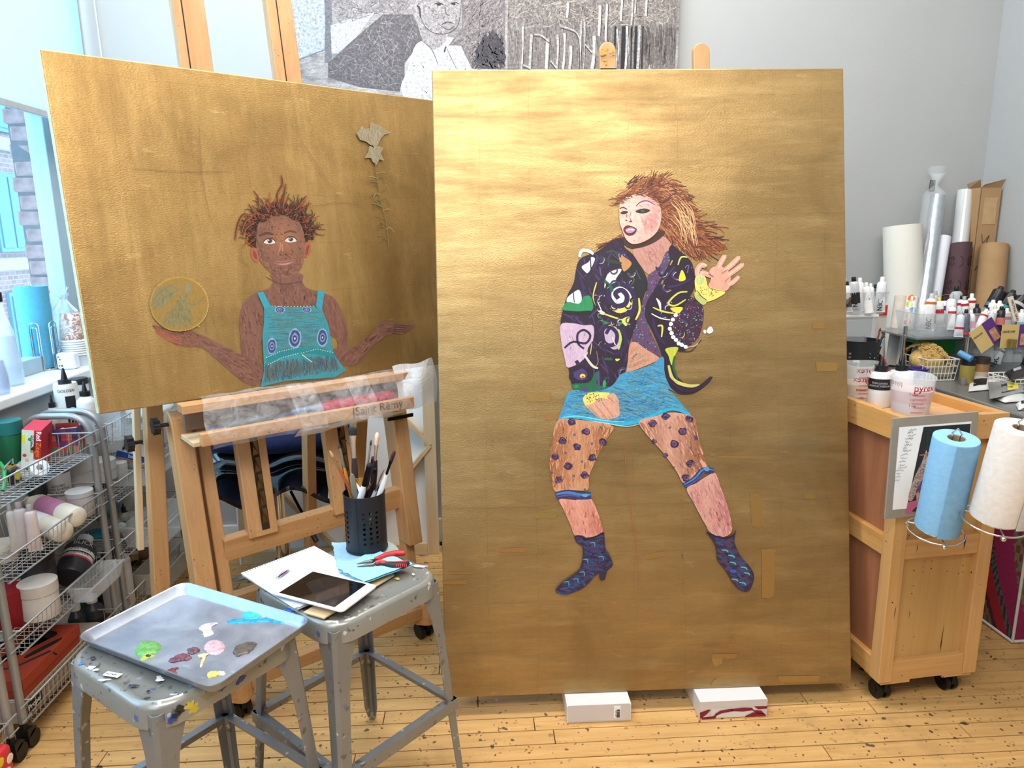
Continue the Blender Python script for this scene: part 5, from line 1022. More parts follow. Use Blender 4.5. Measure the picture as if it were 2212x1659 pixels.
def jar(px, py, wpx, hpx, z, label, col=(228, 228, 224), lid=(235, 235, 232), lidh=.22, band=None, text=None, tcol=None, taper=0, lean=None, group=None, rot=0, name='jar', lidr=1.04, pos=None, tsize=.28, cat='jar', tang=None):
    p, ex = (pos, 0) if pos else fitpos(px, py, wpx, z); k = scl(p+Vector((0, 0, ex))); r = wpx*k/2; h = hpx*k*1.08+ex
    t = thing(name, label, cat, (p.x, p.y, p.z), None, group)
    if lean: t.rotation_euler = lean
    hb = h*(1-lidh)
    MB().lathe([(r*(1-taper)*.94, 0), (r*(1-taper), .003), (r, hb*.93), (r*.93, hb)], (0, 0, 0), 22).build('body', body_mat(col), t, smooth=40)
    if lid: MB().lathe([(r*lidr, hb*.96), (r*lidr, h*.985), (r*lidr*.95, h)], (0, 0, 0), 22).build('lid', P_(lid, .4), t, smooth=40)
    if band: MB().lathe([(r*(1-taper*.6)+.0006, hb*band[1]), (r+.0006, hb*band[2])], (0, 0, 0), 22, cap=False).build('label_band', P_(band[0], .5), t, smooth=60)
    if text: wraptext(text, r+.0012, hb*(band[1]+band[2])/2 if band else hb*.5, t, tcol or (30, 30, 34), r*tsize, tang)
    return t
def wraptext(lines, r, z, t, col, size, tang=None, vertical=False):
    """lettering bent round a cylinder, facing the viewer"""
    if isinstance(lines, str): lines = [lines]
    R3 = t.rotation_euler.to_matrix().inverted(); vdir = R3 @ (CAMP-Vector(t.location)); a0 = math.atan2(vdir.y, vdir.x) if tang is None else tang
    for i, s in enumerate(lines):
        o = textmesh(s, size, P_(col, .6, var=0), (0, 0, 0), (1, 0, 0), (0, 1, 0), t, align='CENTER', depth=.0003)
        for v in o.data.vertices:
            x, y = v.co.x, v.co.y
            if vertical: x, y = -y+size*.3, x
            y += z-size*.35+(len(lines)-1)*size*.55-i*size*1.15 if not vertical else z
            a = a0+x/r; v.co = ((r+v.co.z)*math.cos(a), (r+v.co.z)*math.sin(a), y)
def bottle(px, py, wpx, hpx, z, label, col=(230, 230, 226), cap=(24, 24, 26), nozzle=True, band=None, text=None, lean=None, tcol=None, pos=None, group=None, vtext=None, caph=.12, sh=.70, tsize=.3, cat='bottle', blockc=None):
    p, ex = (pos, 0) if pos else fitpos(px, py, wpx, z); k = scl(p+Vector((0, 0, ex))); r = wpx*k/2; h = hpx*k*1.08+ex
    t = thing('bottle', label, cat, (p.x, p.y, p.z), None, group)
    if lean: t.rotation_euler = lean
    hs = h*sh; hn = h*(1-caph-(.16 if nozzle else 0))
    MB().lathe([(r*.92, 0), (r, .004), (r, hs*.94), (r*.93, hs), (r*.55, (hs+hn)/2+.2*(hn-hs)), (r*.42, hn)], (0, 0, 0), 22).build('body', body_mat(col), t, smooth=50)
    q = MB().lathe([(r*.55, hn), (r*.55, hn+h*caph), (r*.48, hn+h*caph)], (0, 0, 0), 18)
    if nozzle: q.lathe([(r*.28, hn+h*caph), (r*.22, hn+h*caph+h*.06), (r*.12, h*.98), (r*.06, h)], (0, 0, 0), 12)
    q.build('cap', P_(cap, .35), t, smooth=40)
    if band: MB().lathe([(r+.0006, hs*band[1]), (r+.0006, hs*band[2])], (0, 0, 0), 22, cap=False).build('label_band', P_(band[0], .5), t, smooth=60)
    if text: wraptext(text, r+.0012, hs*((band[1]+band[2])/2 if band else .55), t, tcol or (28, 28, 32), r*tsize)
    if vtext:
        R3 = t.rotation_euler.to_matrix().inverted(); vd = R3 @ (CAMP-Vector(t.location)); a0 = math.atan2(vd.y, vd.x); q = MB(); n = 6
        vs = [((r+.0007)*math.cos(a0+a), (r+.0007)*math.sin(a0+a), zz) for zz in (hs*.04, hs*.80) for a in [(-.15+.85*i/n) for i in range(n+1)]]
        q.add(vs, [(i, i+1, n+2+i, n+1+i) for i in range(n)]); q.build('label_block', P_(blockc or (24, 24, 26), .5), t)
        o = textmesh(vtext, r*.85, m_wpaper, (0, 0, 0), (1, 0, 0), (0, 1, 0), t, align='CENTER', depth=.0003)
        for v in o.data.vertices: x, y = v.co.x, v.co.y; a = a0+.33+(y-r*.3)/r; v.co = ((r+.0012)*math.cos(a), (r+.0012)*math.sin(a), hs*.42-x)
    return t
def ptube(pos, L, w, up, label, cap=(236, 236, 234), body=(226, 228, 230), band=None, text=None, spin=None, group=None, tx=(24, 24, 26), capk=1.0):
    """squeezed paint tube: flat crimp at the bottom, round shoulder and cap at the top"""
    up = Vector(up).normalized(); vd = (CAMP-pos); side = up.cross(vd).normalized(); nrm = side.cross(up)
    if nrm.dot(vd) < 0: side = -side; nrm = -nrm
    if spin: Rm = Matrix.Rotation(spin, 3, up); side = Rm @ side; nrm = Rm @ nrm
    Mx = Matrix.Identity(4)
    for i in range(3): Mx[i][0] = side[i]; Mx[i][1] = -nrm[i]; Mx[i][2] = up[i]; Mx[i][3] = pos[i]
    t = thing('paint_tube', label, 'paint tube', mat=Mx, group=group); r = w/2; q = MB(); vs = []; n = 14
    Ls = L*.84
    secs = [(0, r*1.12, .0015), (.05, r*1.12, .0018), (.06, r*1.1, .003), (.35, r*1.04, r*.55), (.7, r, r*.85), (.95, r*.98, r*.98), (1.0, r*.8, r*.8), (1.04, r*.4, r*.4)]
    for z, a, b_ in secs: vs += [(a*math.cos(2*PI*k/n), b_*math.sin(2*PI*k/n), z*Ls) for k in range(n)]
    q.add(vs, [tuple(range(n)), tuple(range(len(vs)-n, len(vs)))]+[(i*n+k, i*n+(k+1) % n, (i+1)*n+(k+1) % n, (i+1)*n+k) for i in range(len(secs)-1) for k in range(n)])
    q.build('tube_body', P_(body, .32, var=.04), t, smooth=50)
    MB().lathe([(r*.46*capk, Ls*1.02), (r*.50*capk, Ls*1.03), (r*.46*capk, L*.975), (r*.40*capk, L)], (0, 0, 0), 12).build('cap', P_(cap, .4), t, smooth=40)
    if band:
        c, z0, z1 = band; q = MB(); vs = []
        for z in (z0, z1):
            kk = r*(1.04-.04*z)+.0006; bb = max(r*(.55+.45*max(0, (z-.35)/.6)), .003)+.0006; vs += [(kk*math.cos(PI+PI*k/8), bb*math.sin(PI+PI*k/8), z*Ls) for k in range(9)]
        q.add(vs, [(i, i+1, 10+i, 9+i) for i in range(8)]); q.build('colour_band', P_(c, .5), t)
    if text:
        o = textmesh(text, w*.66, P_(tx, .5, var=0), (0, 0, 0), (1, 0, 0), (0, 1, 0), t, align='CENTER', depth=.0003, bold=True, condense=.85)
        for v in o.data.vertices:
            x, y = v.co.x, v.co.y; z = Ls*.40-x; xx = y-w*.16 if False else (y-w*.22); v.co = (xx, -(r*(.25+.62*min(1, max(0, z/Ls))))*math.sqrt(max(.05, 1-(xx/(r*1.1))**2))-.0015, z)
    return t
def brush(base, tip, r, label, hc=(60, 40, 40), fc=(200, 200, 205), bc=(60, 45, 40), kind='round', grip=None, flip=False, group=None, ferr=.2, br=.1, cat='brush'):
    base, tip = Vector(base), Vector(tip); d = tip-base; L = d.length; dn = d.normalized(); t = thing('paint_brush', label, cat, base, None, group)
    Mx = dn.to_track_quat('Z', 'Y').to_matrix().to_4x4(); Mx.translation = base; t.matrix_world = Mx
    h1 = L*(1-ferr-br)
    MB().lathe([(r*.45, 0), (r*.8, L*.1), (r, h1*.6), (r*1.05, h1*.85), (r*.75, h1)], (0, 0, 0), 10).build('handle', P_(hc, .3), t, smooth=60)
    MB().lathe([(r*.78, h1-.002), (r*.82, h1+L*ferr*.6), (r*(.95 if kind == 'round' else 1.2), h1+L*ferr)], (0, 0, 0), 10, sy=1 if kind == 'round' else .6).build('ferrule', plain('ferrule_'+nameof(fc), fc, .2, .9, 0), t, smooth=60)
    if kind == 'round': MB().lathe([(r*.9, h1+L*ferr), (r*1.0, h1+L*(ferr+br*.4)), (r*.5, h1+L*(ferr+br*.85)), (r*.1, L)], (0, 0, 0), 10).build('bristles', P_(bc, .8), t, smooth=60)
    elif kind == 'fan':
        q = MB()
        for k in range(-6, 7): q.beam((k*r*.15, 0, L-L*br), (k*r*.55, 0, L-abs(k)*r*.06), .0016, .0016)
        q.build('bristles', P_(bc, .8), t, kind='stuff')
    else: MB().lathe([(r*1.2, h1+L*ferr), (r*1.45, h1+L*(ferr+br*.5)), (r*1.3, L-L*br*.15), (r*.7, L)], (0, 0, 0), 12, sy=.5).build('bristles', P_(bc, .85), t, smooth=60)
    return t
ORD = ['first', 'second', 'third', 'fourth', 'fifth', 'sixth', 'seventh', 'eighth', 'ninth', 'tenth', 'eleventh', 'twelfth', 'thirteenth', 'fourteenth']
def perf_cup(base, r, h, label, hole_rows=7, cols=26, name='brush_holder'):
    """black sheet-metal cup with real punched holes, built as a grid of facets"""
    t = thing(name, label, 'holder', base); q = MB(); n = 40; zs = []
    rows = [h*(.20+.088*k) for k in range(hole_rows)]; hz = h*.026
    ang = lambda i: 2*PI*i/n
    zz = [0, .004]
    for rz in rows: zz += [rz-hz, rz+hz]
    zz += [h-.004, h]; zz.sort(); holes = set(); 
    for ri in range(hole_rows):
        for c in range(0, n, 10):
            for dc in (0, 2, 4): holes.add(((c+dc) % n, rows[ri]-hz))
    vs = [(r*math.cos(ang(i)), r*math.sin(ang(i)), z) for z in zz for i in range(n)]; fs = []
    for j in range(len(zz)-1):
        for i in range(n):
            if any(i == a and abs(zz[j]-b) < 1e-6 for a, b in holes):
                # octagonal punched hole inside this facet
                a0, a1 = ang(i), ang(i+1); z0, z1 = zz[j], zz[j+1]; cen = ((a0+a1)/2, (z0+z1)/2); o = len(vs); m_ = 8
                for k in range(m_):
                    tt = PI/4+2*PI*k/m_-PI/2*0; aa = cen[0]+(a1-a0)*.46*math.cos(tt); z_ = cen[1]+(z1-z0)*.46*math.sin(tt); vs.append((r*math.cos(aa), r*math.sin(aa), z_))
                c00, c10, c11, c01 = j*n+i, j*n+(i+1) % n, (j+1)*n+(i+1) % n, (j+1)*n+i
                fs += [(c11, c01, o+2, o+1, o+0), (c01, c00, o+4, o+3, o+2), (c00, c10, o+6, o+5, o+4), (c10, c11, o+0, o+7, o+6)]; continue
            fs.append((j*n+i, j*n+(i+1) % n, (j+1)*n+(i+1) % n, (j+1)*n+i))
    q.add(vs, fs); mt = plain('navy_black_enamel', (26, 30, 38), .45, var=.06)
    q.build('cup_wall', mt, t, smooth=60)
    MB().lathe([(r, 0), (r+.0012, .001), (r+.0012, .005)], (0, 0, 0), 40).build('base_plate', mt, t, smooth=40)
    q = MB(); q.tube([(r*math.cos(ang(i)), r*math.sin(ang(i)), h) for i in range(0, n)], .0016, 6, closed=True); q.build('rim', mt, t, smooth=60)
    a = math.atan2(-base[1], -base[0])-.42; MB().beam((r*math.cos(a)*1.004, r*math.sin(a)*1.004, .004), (r*math.cos(a)*1.004, r*math.sin(a)*1.004, h-.003), .0012, .001).build('seam', mt, t)
    return t
# ================================================================ ON THE SECOND STOOL
SZ = .6115
# blue cloths
def cloth(corners, z, label, col, nx=14, amp=.0018, thick=.0015, th2=0):
    c = [atz(*p, z) for p in corners]; o = MB(); vs = []; rn = random.random()*9
    for s in (0, 1):
        for j in range(nx+1):
            for i in range(nx+1):
                u, v = i/nx, j/nx; p = (c[0]*(1-u)+c[1]*u)*(1-v)+(c[3]*(1-u)+c[2]*u)*v
                w = amp*(noise.noise((p.x*26+rn, p.y*26, 0))+.6*math.sin(p.x*60+p.y*40)); e = .004*noise.noise((u*7, v*7, rn)) if i in (0, nx) or j in (0, nx) else 0
                vs.append((p.x+e, p.y+e, z+thick*(1-s)+abs(w)+.0004))
    N = (nx+1)**2; fs = []
    for j in range(nx):
        for i in range(nx): a = j*(nx+1)+i; fs += [(a, a+1, a+nx+2, a+nx+1), (N+a, N+a+nx+1, N+a+nx+2, N+a+1)]
    o.add(vs, fs); m = P_(col, .9, var=.08, vs=120, bmp=.5); r = o.build('shop_towel', m, None, smooth=60); tag(r, label, 'cloth'); return r
# board, sketchbook, tablet
bdd = [atz(*p, SZ+.001) for p in ((655, 1325), (700, 1338), (850, 1245), (800, 1238))]
q = MB(); q.add([(p.x, p.y, p.z) for p in bdd]+[(p.x, p.y, p.z+.003) for p in bdd], [(0, 1, 2, 3), (4, 5, 6, 7), (0, 1, 5, 4), (1, 2, 6, 5), (2, 3, 7, 6), (3, 0, 4, 7)]); tag(q.build('wooden_ruler', m_pine_x, None), 'pale wooden strip lying under the tablet on the stool', 'ruler')
sk = [atz(*p, SZ+.012) for p in ((517, 1229), (680, 1170), (790, 1255), (640, 1330))]
sc_ = sum(sk, Vector())/4; sax = (sk[1]-sk[0]).normalized(); sang = math.atan2(sax.y, sax.x); SW = .205; SD = .255
sb = thing('sketchbook', 'open spiral sketchbook with a faint pink smudge on the stool', 'sketchbook', (sc_.x+.004, sc_.y+.006, SZ), sang)
for k in range(5):
    q = MB(); n = 8; vs = []
    for j in range(n+1):
        v = j/n; z = .001+k*.0022+.0025*math.sin(v*3+k)*(.3+.1*k)
        vs += [(-SW/2-.0015*k*((-1)**k), -SD/2+SD*v-.003*(k % 2), z), (SW/2, -SD/2+SD*v-.003*(k % 2), z+.0008)]
    vs2 = [(x, y, z+.0014) for x, y, z in vs]; N = len(vs)
    q.add(vs+vs2, [(2*j, 2*j+1, 2*j+3, 2*j+2) for j in range(n)]+[(N+2*j, N+2*j+2, N+2*j+3, N+2*j+1) for j in range(n)]+[(2*j, 2*j+2, N+2*j+2, N+2*j) for j in range(n)]+[(2*j+1, N+2*j+1, N+2*j+3, 2*j+3) for j in range(n)]+[(0, N, N+1, 1), (2*n, 2*n+1, N+2*n+1, N+2*n)])
    q.build('page', plain('sketch_page', (222, 224, 232), .85, var=.02, vs=8), sb)
q = MB()
for k in range(30):
    x = -SW/2+.004+k*(SW-.008)/29; q.tube([(x, SD/2-.004+.006*math.cos(t), .007+.007*math.sin(t)) for t in [i*PI/3 for i in range(6)]], .0010, 4, closed=True)
q.build('spiral', P_((120, 124, 130), .3), sb, kind='stuff')
q = MB(); rn = random.Random(2)
pm_ = Matrix.LocRotScale(sb.location, sb.rotation_euler, None).inverted() @ atz(612, 1240, SZ+.015)
for k in range(18): x = pm_.x+rn.uniform(-.014, .014); y = pm_.y+rn.uniform(-.006, .006); q.beam((x-.014, y-.004, .0158), (x+.014, y+.010, .0158), .0022, .0003)
q.build('pink_smudge', P_((216, 186, 214), .8), sb, kind='stuff')
tb = [atz(*p, SZ+.024) for p in ((584, 1275), (668, 1232), (806, 1264), (746, 1318))]
tc = sum(tb, Vector())/4; tx_ = ((tb[2]-tb[1])+(tb[3]-tb[0])).normalized(); tw, td = .212, .132
tb0 = thing('tablet', 'white tablet computer with a dark screen lying face up on the sketchbook', 'tablet', (tc.x, tc.y, SZ+.0165), (.0, .0, math.atan2(tx_.y, tx_.x)))
q = MB(); K = 28; vs = []
for i_, z_ in ((.004, 0), (.0005, .002), (0, .005), (.0008, .0065)): vs += [(x, y, z_) for x, y in rrect(tw/2-i_, td/2-i_, .010, 6)]
q.add(vs, [tuple(range(K)), tuple(range(3*K, 4*K))]+[(i*K+k, i*K+(k+1) % K, (i+1)*K+(k+1) % K, (i+1)*K+k) for i in range(3) for k in range(K)]); q.build('case', P_((236, 236, 238), .3), tb0, smooth=40)
MB().box((-.003, 0, .0068), (tw-.048, td-.014, .0006)).build('screen', plain('screen_glass', (12, 12, 14), .06, var=0, coat=1), tb0)
q = MB(); q.tube([(tw/2-.011+.0045*math.cos(t), .0045*math.sin(t), .0067) for t in [i*PI/8 for i in range(16)]], .0005, 5, closed=True); q.build('home_button', P_((150, 150, 156), .4), tb0)
cloth([(717, 1173), (800, 1176), (838, 1205), (733, 1240)], SZ+.014, 'blue shop towel with grey smudges under the brush holder', (150, 190, 220))
cloth([(790, 1165), (845, 1172), (862, 1190), (830, 1212)], SZ+.011, 'grey-green corner of cloth behind the brush holder', (166, 182, 180), 8)
cloth([(728, 1232), (812, 1192), (893, 1222), (785, 1262)], SZ+.016, 'folded light blue shop towel under the red pliers', (150, 214, 236), thick=.005)
cb_ = atz(793, 1180, SZ+.021); CR0 = 43.5*scl(cb_); CH0 = .158
cup = perf_cup((cb_.x, cb_.y, SZ+.0185), CR0, CH0, 'black perforated metal cup full of brushes on the grey stool')
ctop = Vector((cb_.x, cb_.y, SZ+.02+CH0))
def br_at(tx, ty, bx, r, label, dy=0, **k):
    """brush whose tip shows at (tx,ty); it leaves the cup rim at pixel column bx"""
    yr = cb_.y+dy; rim = aty(bx, 1050, yr); rim = rim+Vector((0, 0, 0)); tip = aty(tx, ty, yr+dy*.3); d = (tip-rim).normalized(); low = rim-d*min(.12, (rim.z-SZ-.03)/max(.3, d.z)); return brush(low, tip, r, label, **k)
br_at(761, 922, 768, .0082, 'large brush with white ferrule and black bristle tip, tallest in the cup', .012, hc=(62, 50, 56), fc=(225, 225, 228), bc=(38, 40, 44), kind='flat', ferr=.22, br=.08)
br_at(815, 935, 806, .0085, 'wide brush with silver ferrule and orange-stained bristles in the cup', .010, hc=(40, 28, 34), fc=(205, 205, 210), bc=(226, 190, 168), kind='flat', ferr=.16, br=.12)
br_at(852, 975, 826, .0072, 'white-handled brush with dark tip leaning right in the cup', -.012, hc=(232, 234, 236), fc=(28, 30, 34), bc=(60, 26, 36), kind='flat', ferr=.18, br=.12)
br_at(731, 957, 753, .0045, 'yellow-handled brush with a silver ferrule leaning left in the cup', .008, hc=(214, 140, 44), fc=(190, 190, 192), bc=(70, 50, 44), ferr=.22, br=.06)
br_at(712, 973, 752, .0038, 'thin reddish brown brush, leftmost in the cup', -.008, hc=(160, 82, 52), fc=(196, 170, 128), bc=(190, 150, 110), ferr=.14, br=.08)
br_at(802, 950, 788, .0030, 'thin liner brush with a purple handle in the middle of the cup', .018, hc=(74, 30, 56), fc=(200, 200, 205), bc=(60, 50, 50), ferr=.3, br=.06)
br_at(806, 985, 793, .0042, 'maroon brush handle standing behind the white-handled brush', .02, hc=(96, 34, 66), fc=(96, 34, 66), bc=(96, 34, 66), ferr=.05, br=.04)
br_at(812, 1010, 802, .0042, 'plain black brush handle in the middle of the cup', .0, hc=(30, 28, 34), fc=(30, 28, 34), bc=(30, 28, 34), ferr=.05, br=.04)
br_at(800, 1000, 786, .0085, 'white brush with a black grip in front of the cup', -.022, hc=(232, 234, 236), fc=(26, 28, 32), bc=(26, 28, 32), ferr=.3, br=.05)
br_at(827, 1018, 815, .0060, 'fan brush with worn dark pink bristles in the cup', -.006, hc=(190, 190, 194), fc=(200, 200, 204), bc=(150, 104, 104), kind='fan', ferr=.12, br=.24)
br_at(777, 1032, 778, .0060, 'short fan brush with yellow ochre bristles in the cup', -.004, hc=(60, 46, 40), fc=(170, 150, 100), bc=(214, 160, 66), kind='fan', ferr=.1, br=.2)
br_at(760, 1024, 764, .0065, 'paint-crusted palette knife standing in the cup', -.018, hc=(120, 112, 96), fc=(120, 116, 104), bc=(130, 122, 104), kind='flat', ferr=.2, br=.5, cat='palette knife')
br_at(801, 1045, 798, .0035, 'short brush with a gold ferrule low in the cup', -.03, hc=(60, 44, 40), fc=(204, 160, 90), bc=(90, 70, 60), ferr=.2, br=.1)
q = MB(); a0 = aty(768, 1036, cb_.y-.02); q.add([aty(768, 1040, cb_.y-.022), aty(776, 1068, cb_.y-.02), aty(788, 1066, cb_.y-.02)], [(0, 1, 2)]); q.add([aty(768, 1040, cb_.y-.021), aty(776, 1068, cb_.y-.019), aty(788, 1066, cb_.y-.019)], [(0, 1, 2)])
tag(q.build('paper_scrap', m_wpaper, None), 'pointed white paper scrap sticking out of the brush cup', 'paper')
# pliers
pz = SZ+.024; pl_ = thing('pliers', 'needle-nose pliers with red and black handles on the blue towel', 'pliers', atz(812, 1217, pz)); PT = Matrix.Translation(-Vector(pl_.location))
def pp(x, y, dz=0): return atz(500+x/3.77, 880+y/3.77, pz+dz)
q = MB(); q.T = PT; q.tube([pp(1020, 1275), pp(1080, 1262), pp(1150, 1252), pp(1180, 1262)], [.0015, .004, .006, .007], 8); q.tube([pp(1025, 1296), pp(1090, 1288), pp(1150, 1284), pp(1180, 1268)], [.0012, .0035, .006, .007], 8); q.lathe([(.008, -.005), (.008, .006)], pp(1175, 1262), 14); q.build('jaws', plain('oiled_steel', (112, 110, 108), .3, .9, .15, 60), pl_, smooth=50)
q = MB(); q.T = PT; q.tube([pp(1170, 1240), pp(1210, 1225), pp(1260, 1205), pp(1340, 1188), pp(1412, 1186)], [.006, .0075, .008, .0085, .007], 10); q.build('handle', P_((200, 44, 48), .4), pl_, smooth=60)
q = MB(); q.T = PT; q.tube([pp(1178, 1280), pp(1230, 1272), pp(1320, 1290), pp(1400, 1288), pp(1440, 1268)], [.006, .0082, .009, .0085, .006], 10); h_ = q.build('handle', P_((34, 30, 34), .5), pl_, smooth=60, label='black and red lower handle')
q = MB(); q.T = PT; q.tube([pp(1172, 1270, .003), pp(1215, 1258, .004), pp(1250, 1262, .004)], [.006, .007, .005], 8); q.tube([pp(1215, 1262, .006), pp(1320, 1262, .006), pp(1430, 1252, .006)], [.003, .003, .002], 6)
for k in range(6): q.tube([pp(1345+k*16, 1280, .006), pp(1342+k*16, 1300, .004)], .0012, 5)
q.build('red_inlay', P_((206, 52, 56), .4), h_)
# ================================================================ CART AND TABLES ON THE RIGHT
m_ply = wood('reddish_plywood', (172, 112, 76), (146, 90, 60), 2, .8, .5); m_ply2 = wood('birch_panel', (206, 166, 106), (190, 148, 88), 2, .35, .45, 55)
m_cw = wood('cart_maple', (216, 170, 112), (198, 148, 90), 2, .7, .4, 45); m_cwx = wood('cart_maple_x', (216, 170, 112), (198, 148, 90), 0, .7, .4, 45); m_cwy = wood('cart_maple_y', (214, 164, 98), (198, 142, 78), 1, .7, .4, 45)
ca = thing('rolling_cabinet', 'wooden paneled studio cabinet on casters beside the tall painting', 'cabinet', (1.216, 1.888, 0), .105)
CW_, CDp, CT = .338, .50, .928
for x_ in (.0225, CW_-.0225):
    for y_ in (.0225, CDp-.0225): MB().box((x_, y_, (.085+CT-.075)/2), (.045, .045, CT-.075-.085)).build('post', m_cw, ca, bevel=.002)
for y_ in (.012, CDp-.012):
    for z_, h_ in ((CT-.0375, .075), (.522, .062), (.118, .066)):
        e_ = 0 if z_ > .8 else .045; MB().box((CW_/2, y_+(0 if z_ > .8 else .004*(1 if y_ < .2 else -1)), z_), (CW_-2*e_, .024, h_)).build('rail', m_cwx, ca, bevel=.0015)
for x_ in (.012, CW_-.012):
    for z_, h_ in ((CT-.0375, .075), (.522, .062), (.118, .066)): MB().box((x_+(0 if z_ > .8 else .004*(1 if x_ < .1 else -1)), CDp/2, z_), (.024, CDp-.05 if z_ > .8 else CDp-.09, h_)).build('rail', m_cwy, ca, bevel=.0015)
for z0, z1 in ((.15, .492), (.552, CT-.075)):
    MB().box((CW_/2, .026, (z0+z1)/2), (CW_-.088, .006, z1-z0+.006)).build('panel', m_ply2, ca); MB().box((CW_/2, CDp-.026, (z0+z1)/2), (CW_-.088, .006, z1-z0+.006)).build('panel', m_ply2, ca)
    for x_ in (.026, CW_-.026): MB().box((x_, CDp/2, (z0+z1)/2), (.006, CDp-.088, z1-z0+.006)).build('side_panel', m_ply, ca, label='reddish plywood side panel')
MB().box((CW_/2, CDp/2, CT-.034), (CW_-.05, CDp-.05, .008)).build('top_board', wood('top_board_wood', (222, 176, 128), (208, 158, 110), 0, .6, .45), ca)
for x_, y_ in ((.05, .045), (CW_-.05, .045), (.05, CDp-.045), (CW_-.05, CDp-.045)):
    MB().box((x_+(.012 if x_ < .1 else -.012), y_, .0805), (.10, .08, .011)).build('caster_plate', m_cwx, ca, bevel=.001)
    q = MB(); q.lathe([(.012, .075), (.014, .055)], (x_, y_, 0), 10)
    for s in (-1, 1): q.tube([(x_+s*.006, y_+.01, .028), (x_+s*.020, y_+.01, .028)], .028, 18)
    q.tube([(x_-.022, y_+.01, .028), (x_+.022, y_+.01, .028)], .012, 10); q.prism([(-.018, .03), (.03, .05), (.01, .062), (-.02, .062)], lambda p: (x_-.005, y_+p[0], p[1]), lambda p: (x_+.005, y_+p[0], p[1])); q.build('caster', m_rubber, ca, smooth=40)
q = MB()
for x_, z0, z1, w_ in ((.222, .155, .255, .003), (.243, .505, .535, .0035), (.030, .30, .345, .002), (.085, .508, .525, .002), (.10, .28, .30, .0015)):
    y_ = .0225 if .15 < z0 < .49 and x_ > .045 else (.0035 if z0 > .49 else -.0006); q.add([(x_, y_, z0), (x_+w_, y_, z0+.02), (x_+w_*1.3, y_, z1), (x_-w_*.2, y_, z0+.03)], [(0, 1, 2, 3)])
q.build('split_mark', plain('split_dark', (52, 34, 22), .9, var=0), ca, kind='stuff')
# grey board with the reference picture
bA, bB = aty(1957, 904, 1.855), aty(2142, 889, 1.875); bC = aty(1912, 1122, 1.857)
BM = plane_mat(bC, (bB-bA), (bC-bA)); BW, BH = (bB-bA).length*1.0, (bC-bA).length
bd = thing('picture_board', 'grey board with a taped photo and handwritten notes leaning on the cabinet front', 'board', mat=BM)
MB().box((BW/2, .004, BH/2), (BW, .006, BH)).build('backing_board', plain('chipboard_grey', (150, 144, 134), .85, var=.06), bd, bevel=.001)
MB().box((BW*.50, .0004, BH*.50), (BW*.84, .0008, BH*.82)).build('paper_sheet', m_wpaper, bd)
a = Art(BM, .00003); a.mb.v = []; a.view(1800, 760, 3.7694); R_ = a.rng
q0 = a.poly([(735, 612), (1120, 585), (1040, 1260), (588, 1315)], (30, 38, 44), False); a.mb.v = a.mb.v
a.hatch([(735, 612), (1120, 585), (1040, 1260), (600, 1260)], [(24, 30, 36), (36, 54, 60), (44, 34, 40), (30, 60, 66)], 70, 120, 12, .2, .6)
a.poly([(605, 1225), (760, 1190), (740, 1300), (588, 1315)], (196, 96, 140), False); a.poly([(640, 1300), (690, 1255), (720, 1290)], (34, 28, 34))
q1 = a.poly([(760, 800), (720, 900), (660, 1020), (610, 1180), (640, 1210), (700, 1100), (760, 1000)], (182, 160, 150)); a.hatch(q1, [(230, 220, 214), (60, 50, 60), (150, 100, 80), (90, 70, 110), (220, 200, 190)], 130, 20, 7, 1.0, 1.2)
q2 = a.poly([(760, 1000), (700, 1080), (670, 1140), (700, 1150), (760, 1130)], (96, 66, 120)); a.hatch(q2, [(120, 90, 140), (70, 50, 90), (150, 120, 160)], 40, 14, 5, 0, 1.5)
a.poly([(675, 1150), (700, 1150), (690, 1200), (678, 1220)], (210, 150, 130)); a.stroke([(700, 840), (745, 835), (780, 815)], 12, (176, 110, 70)); a.stroke([(690, 960), (720, 958)], 6, (90, 150, 170)); a.stroke([(950, 660), (985, 650)], 10, (180, 120, 100))
a.done('photo_print', bd, vcol('photo_gloss', .25, 0, .03))
a = Art(BM, .000004); a.view(1800, 760, 3.7694); a.k = 400; R_ = a.rng; y_ = 635
while y_ < 1050:
    x0_ = 690-(y_-600)*.30-75+R_.uniform(0, 12); L_ = R_.uniform(40, 85); P = [(x0_+i*5, y_+R_.uniform(-8, 8)-i*.4) for i in range(int(L_/5))]; a.stroke(P, 2.6, (110, 112, 120), .6, 3); y_ += R_.uniform(22, 30)
a.done('handwriting', bd)
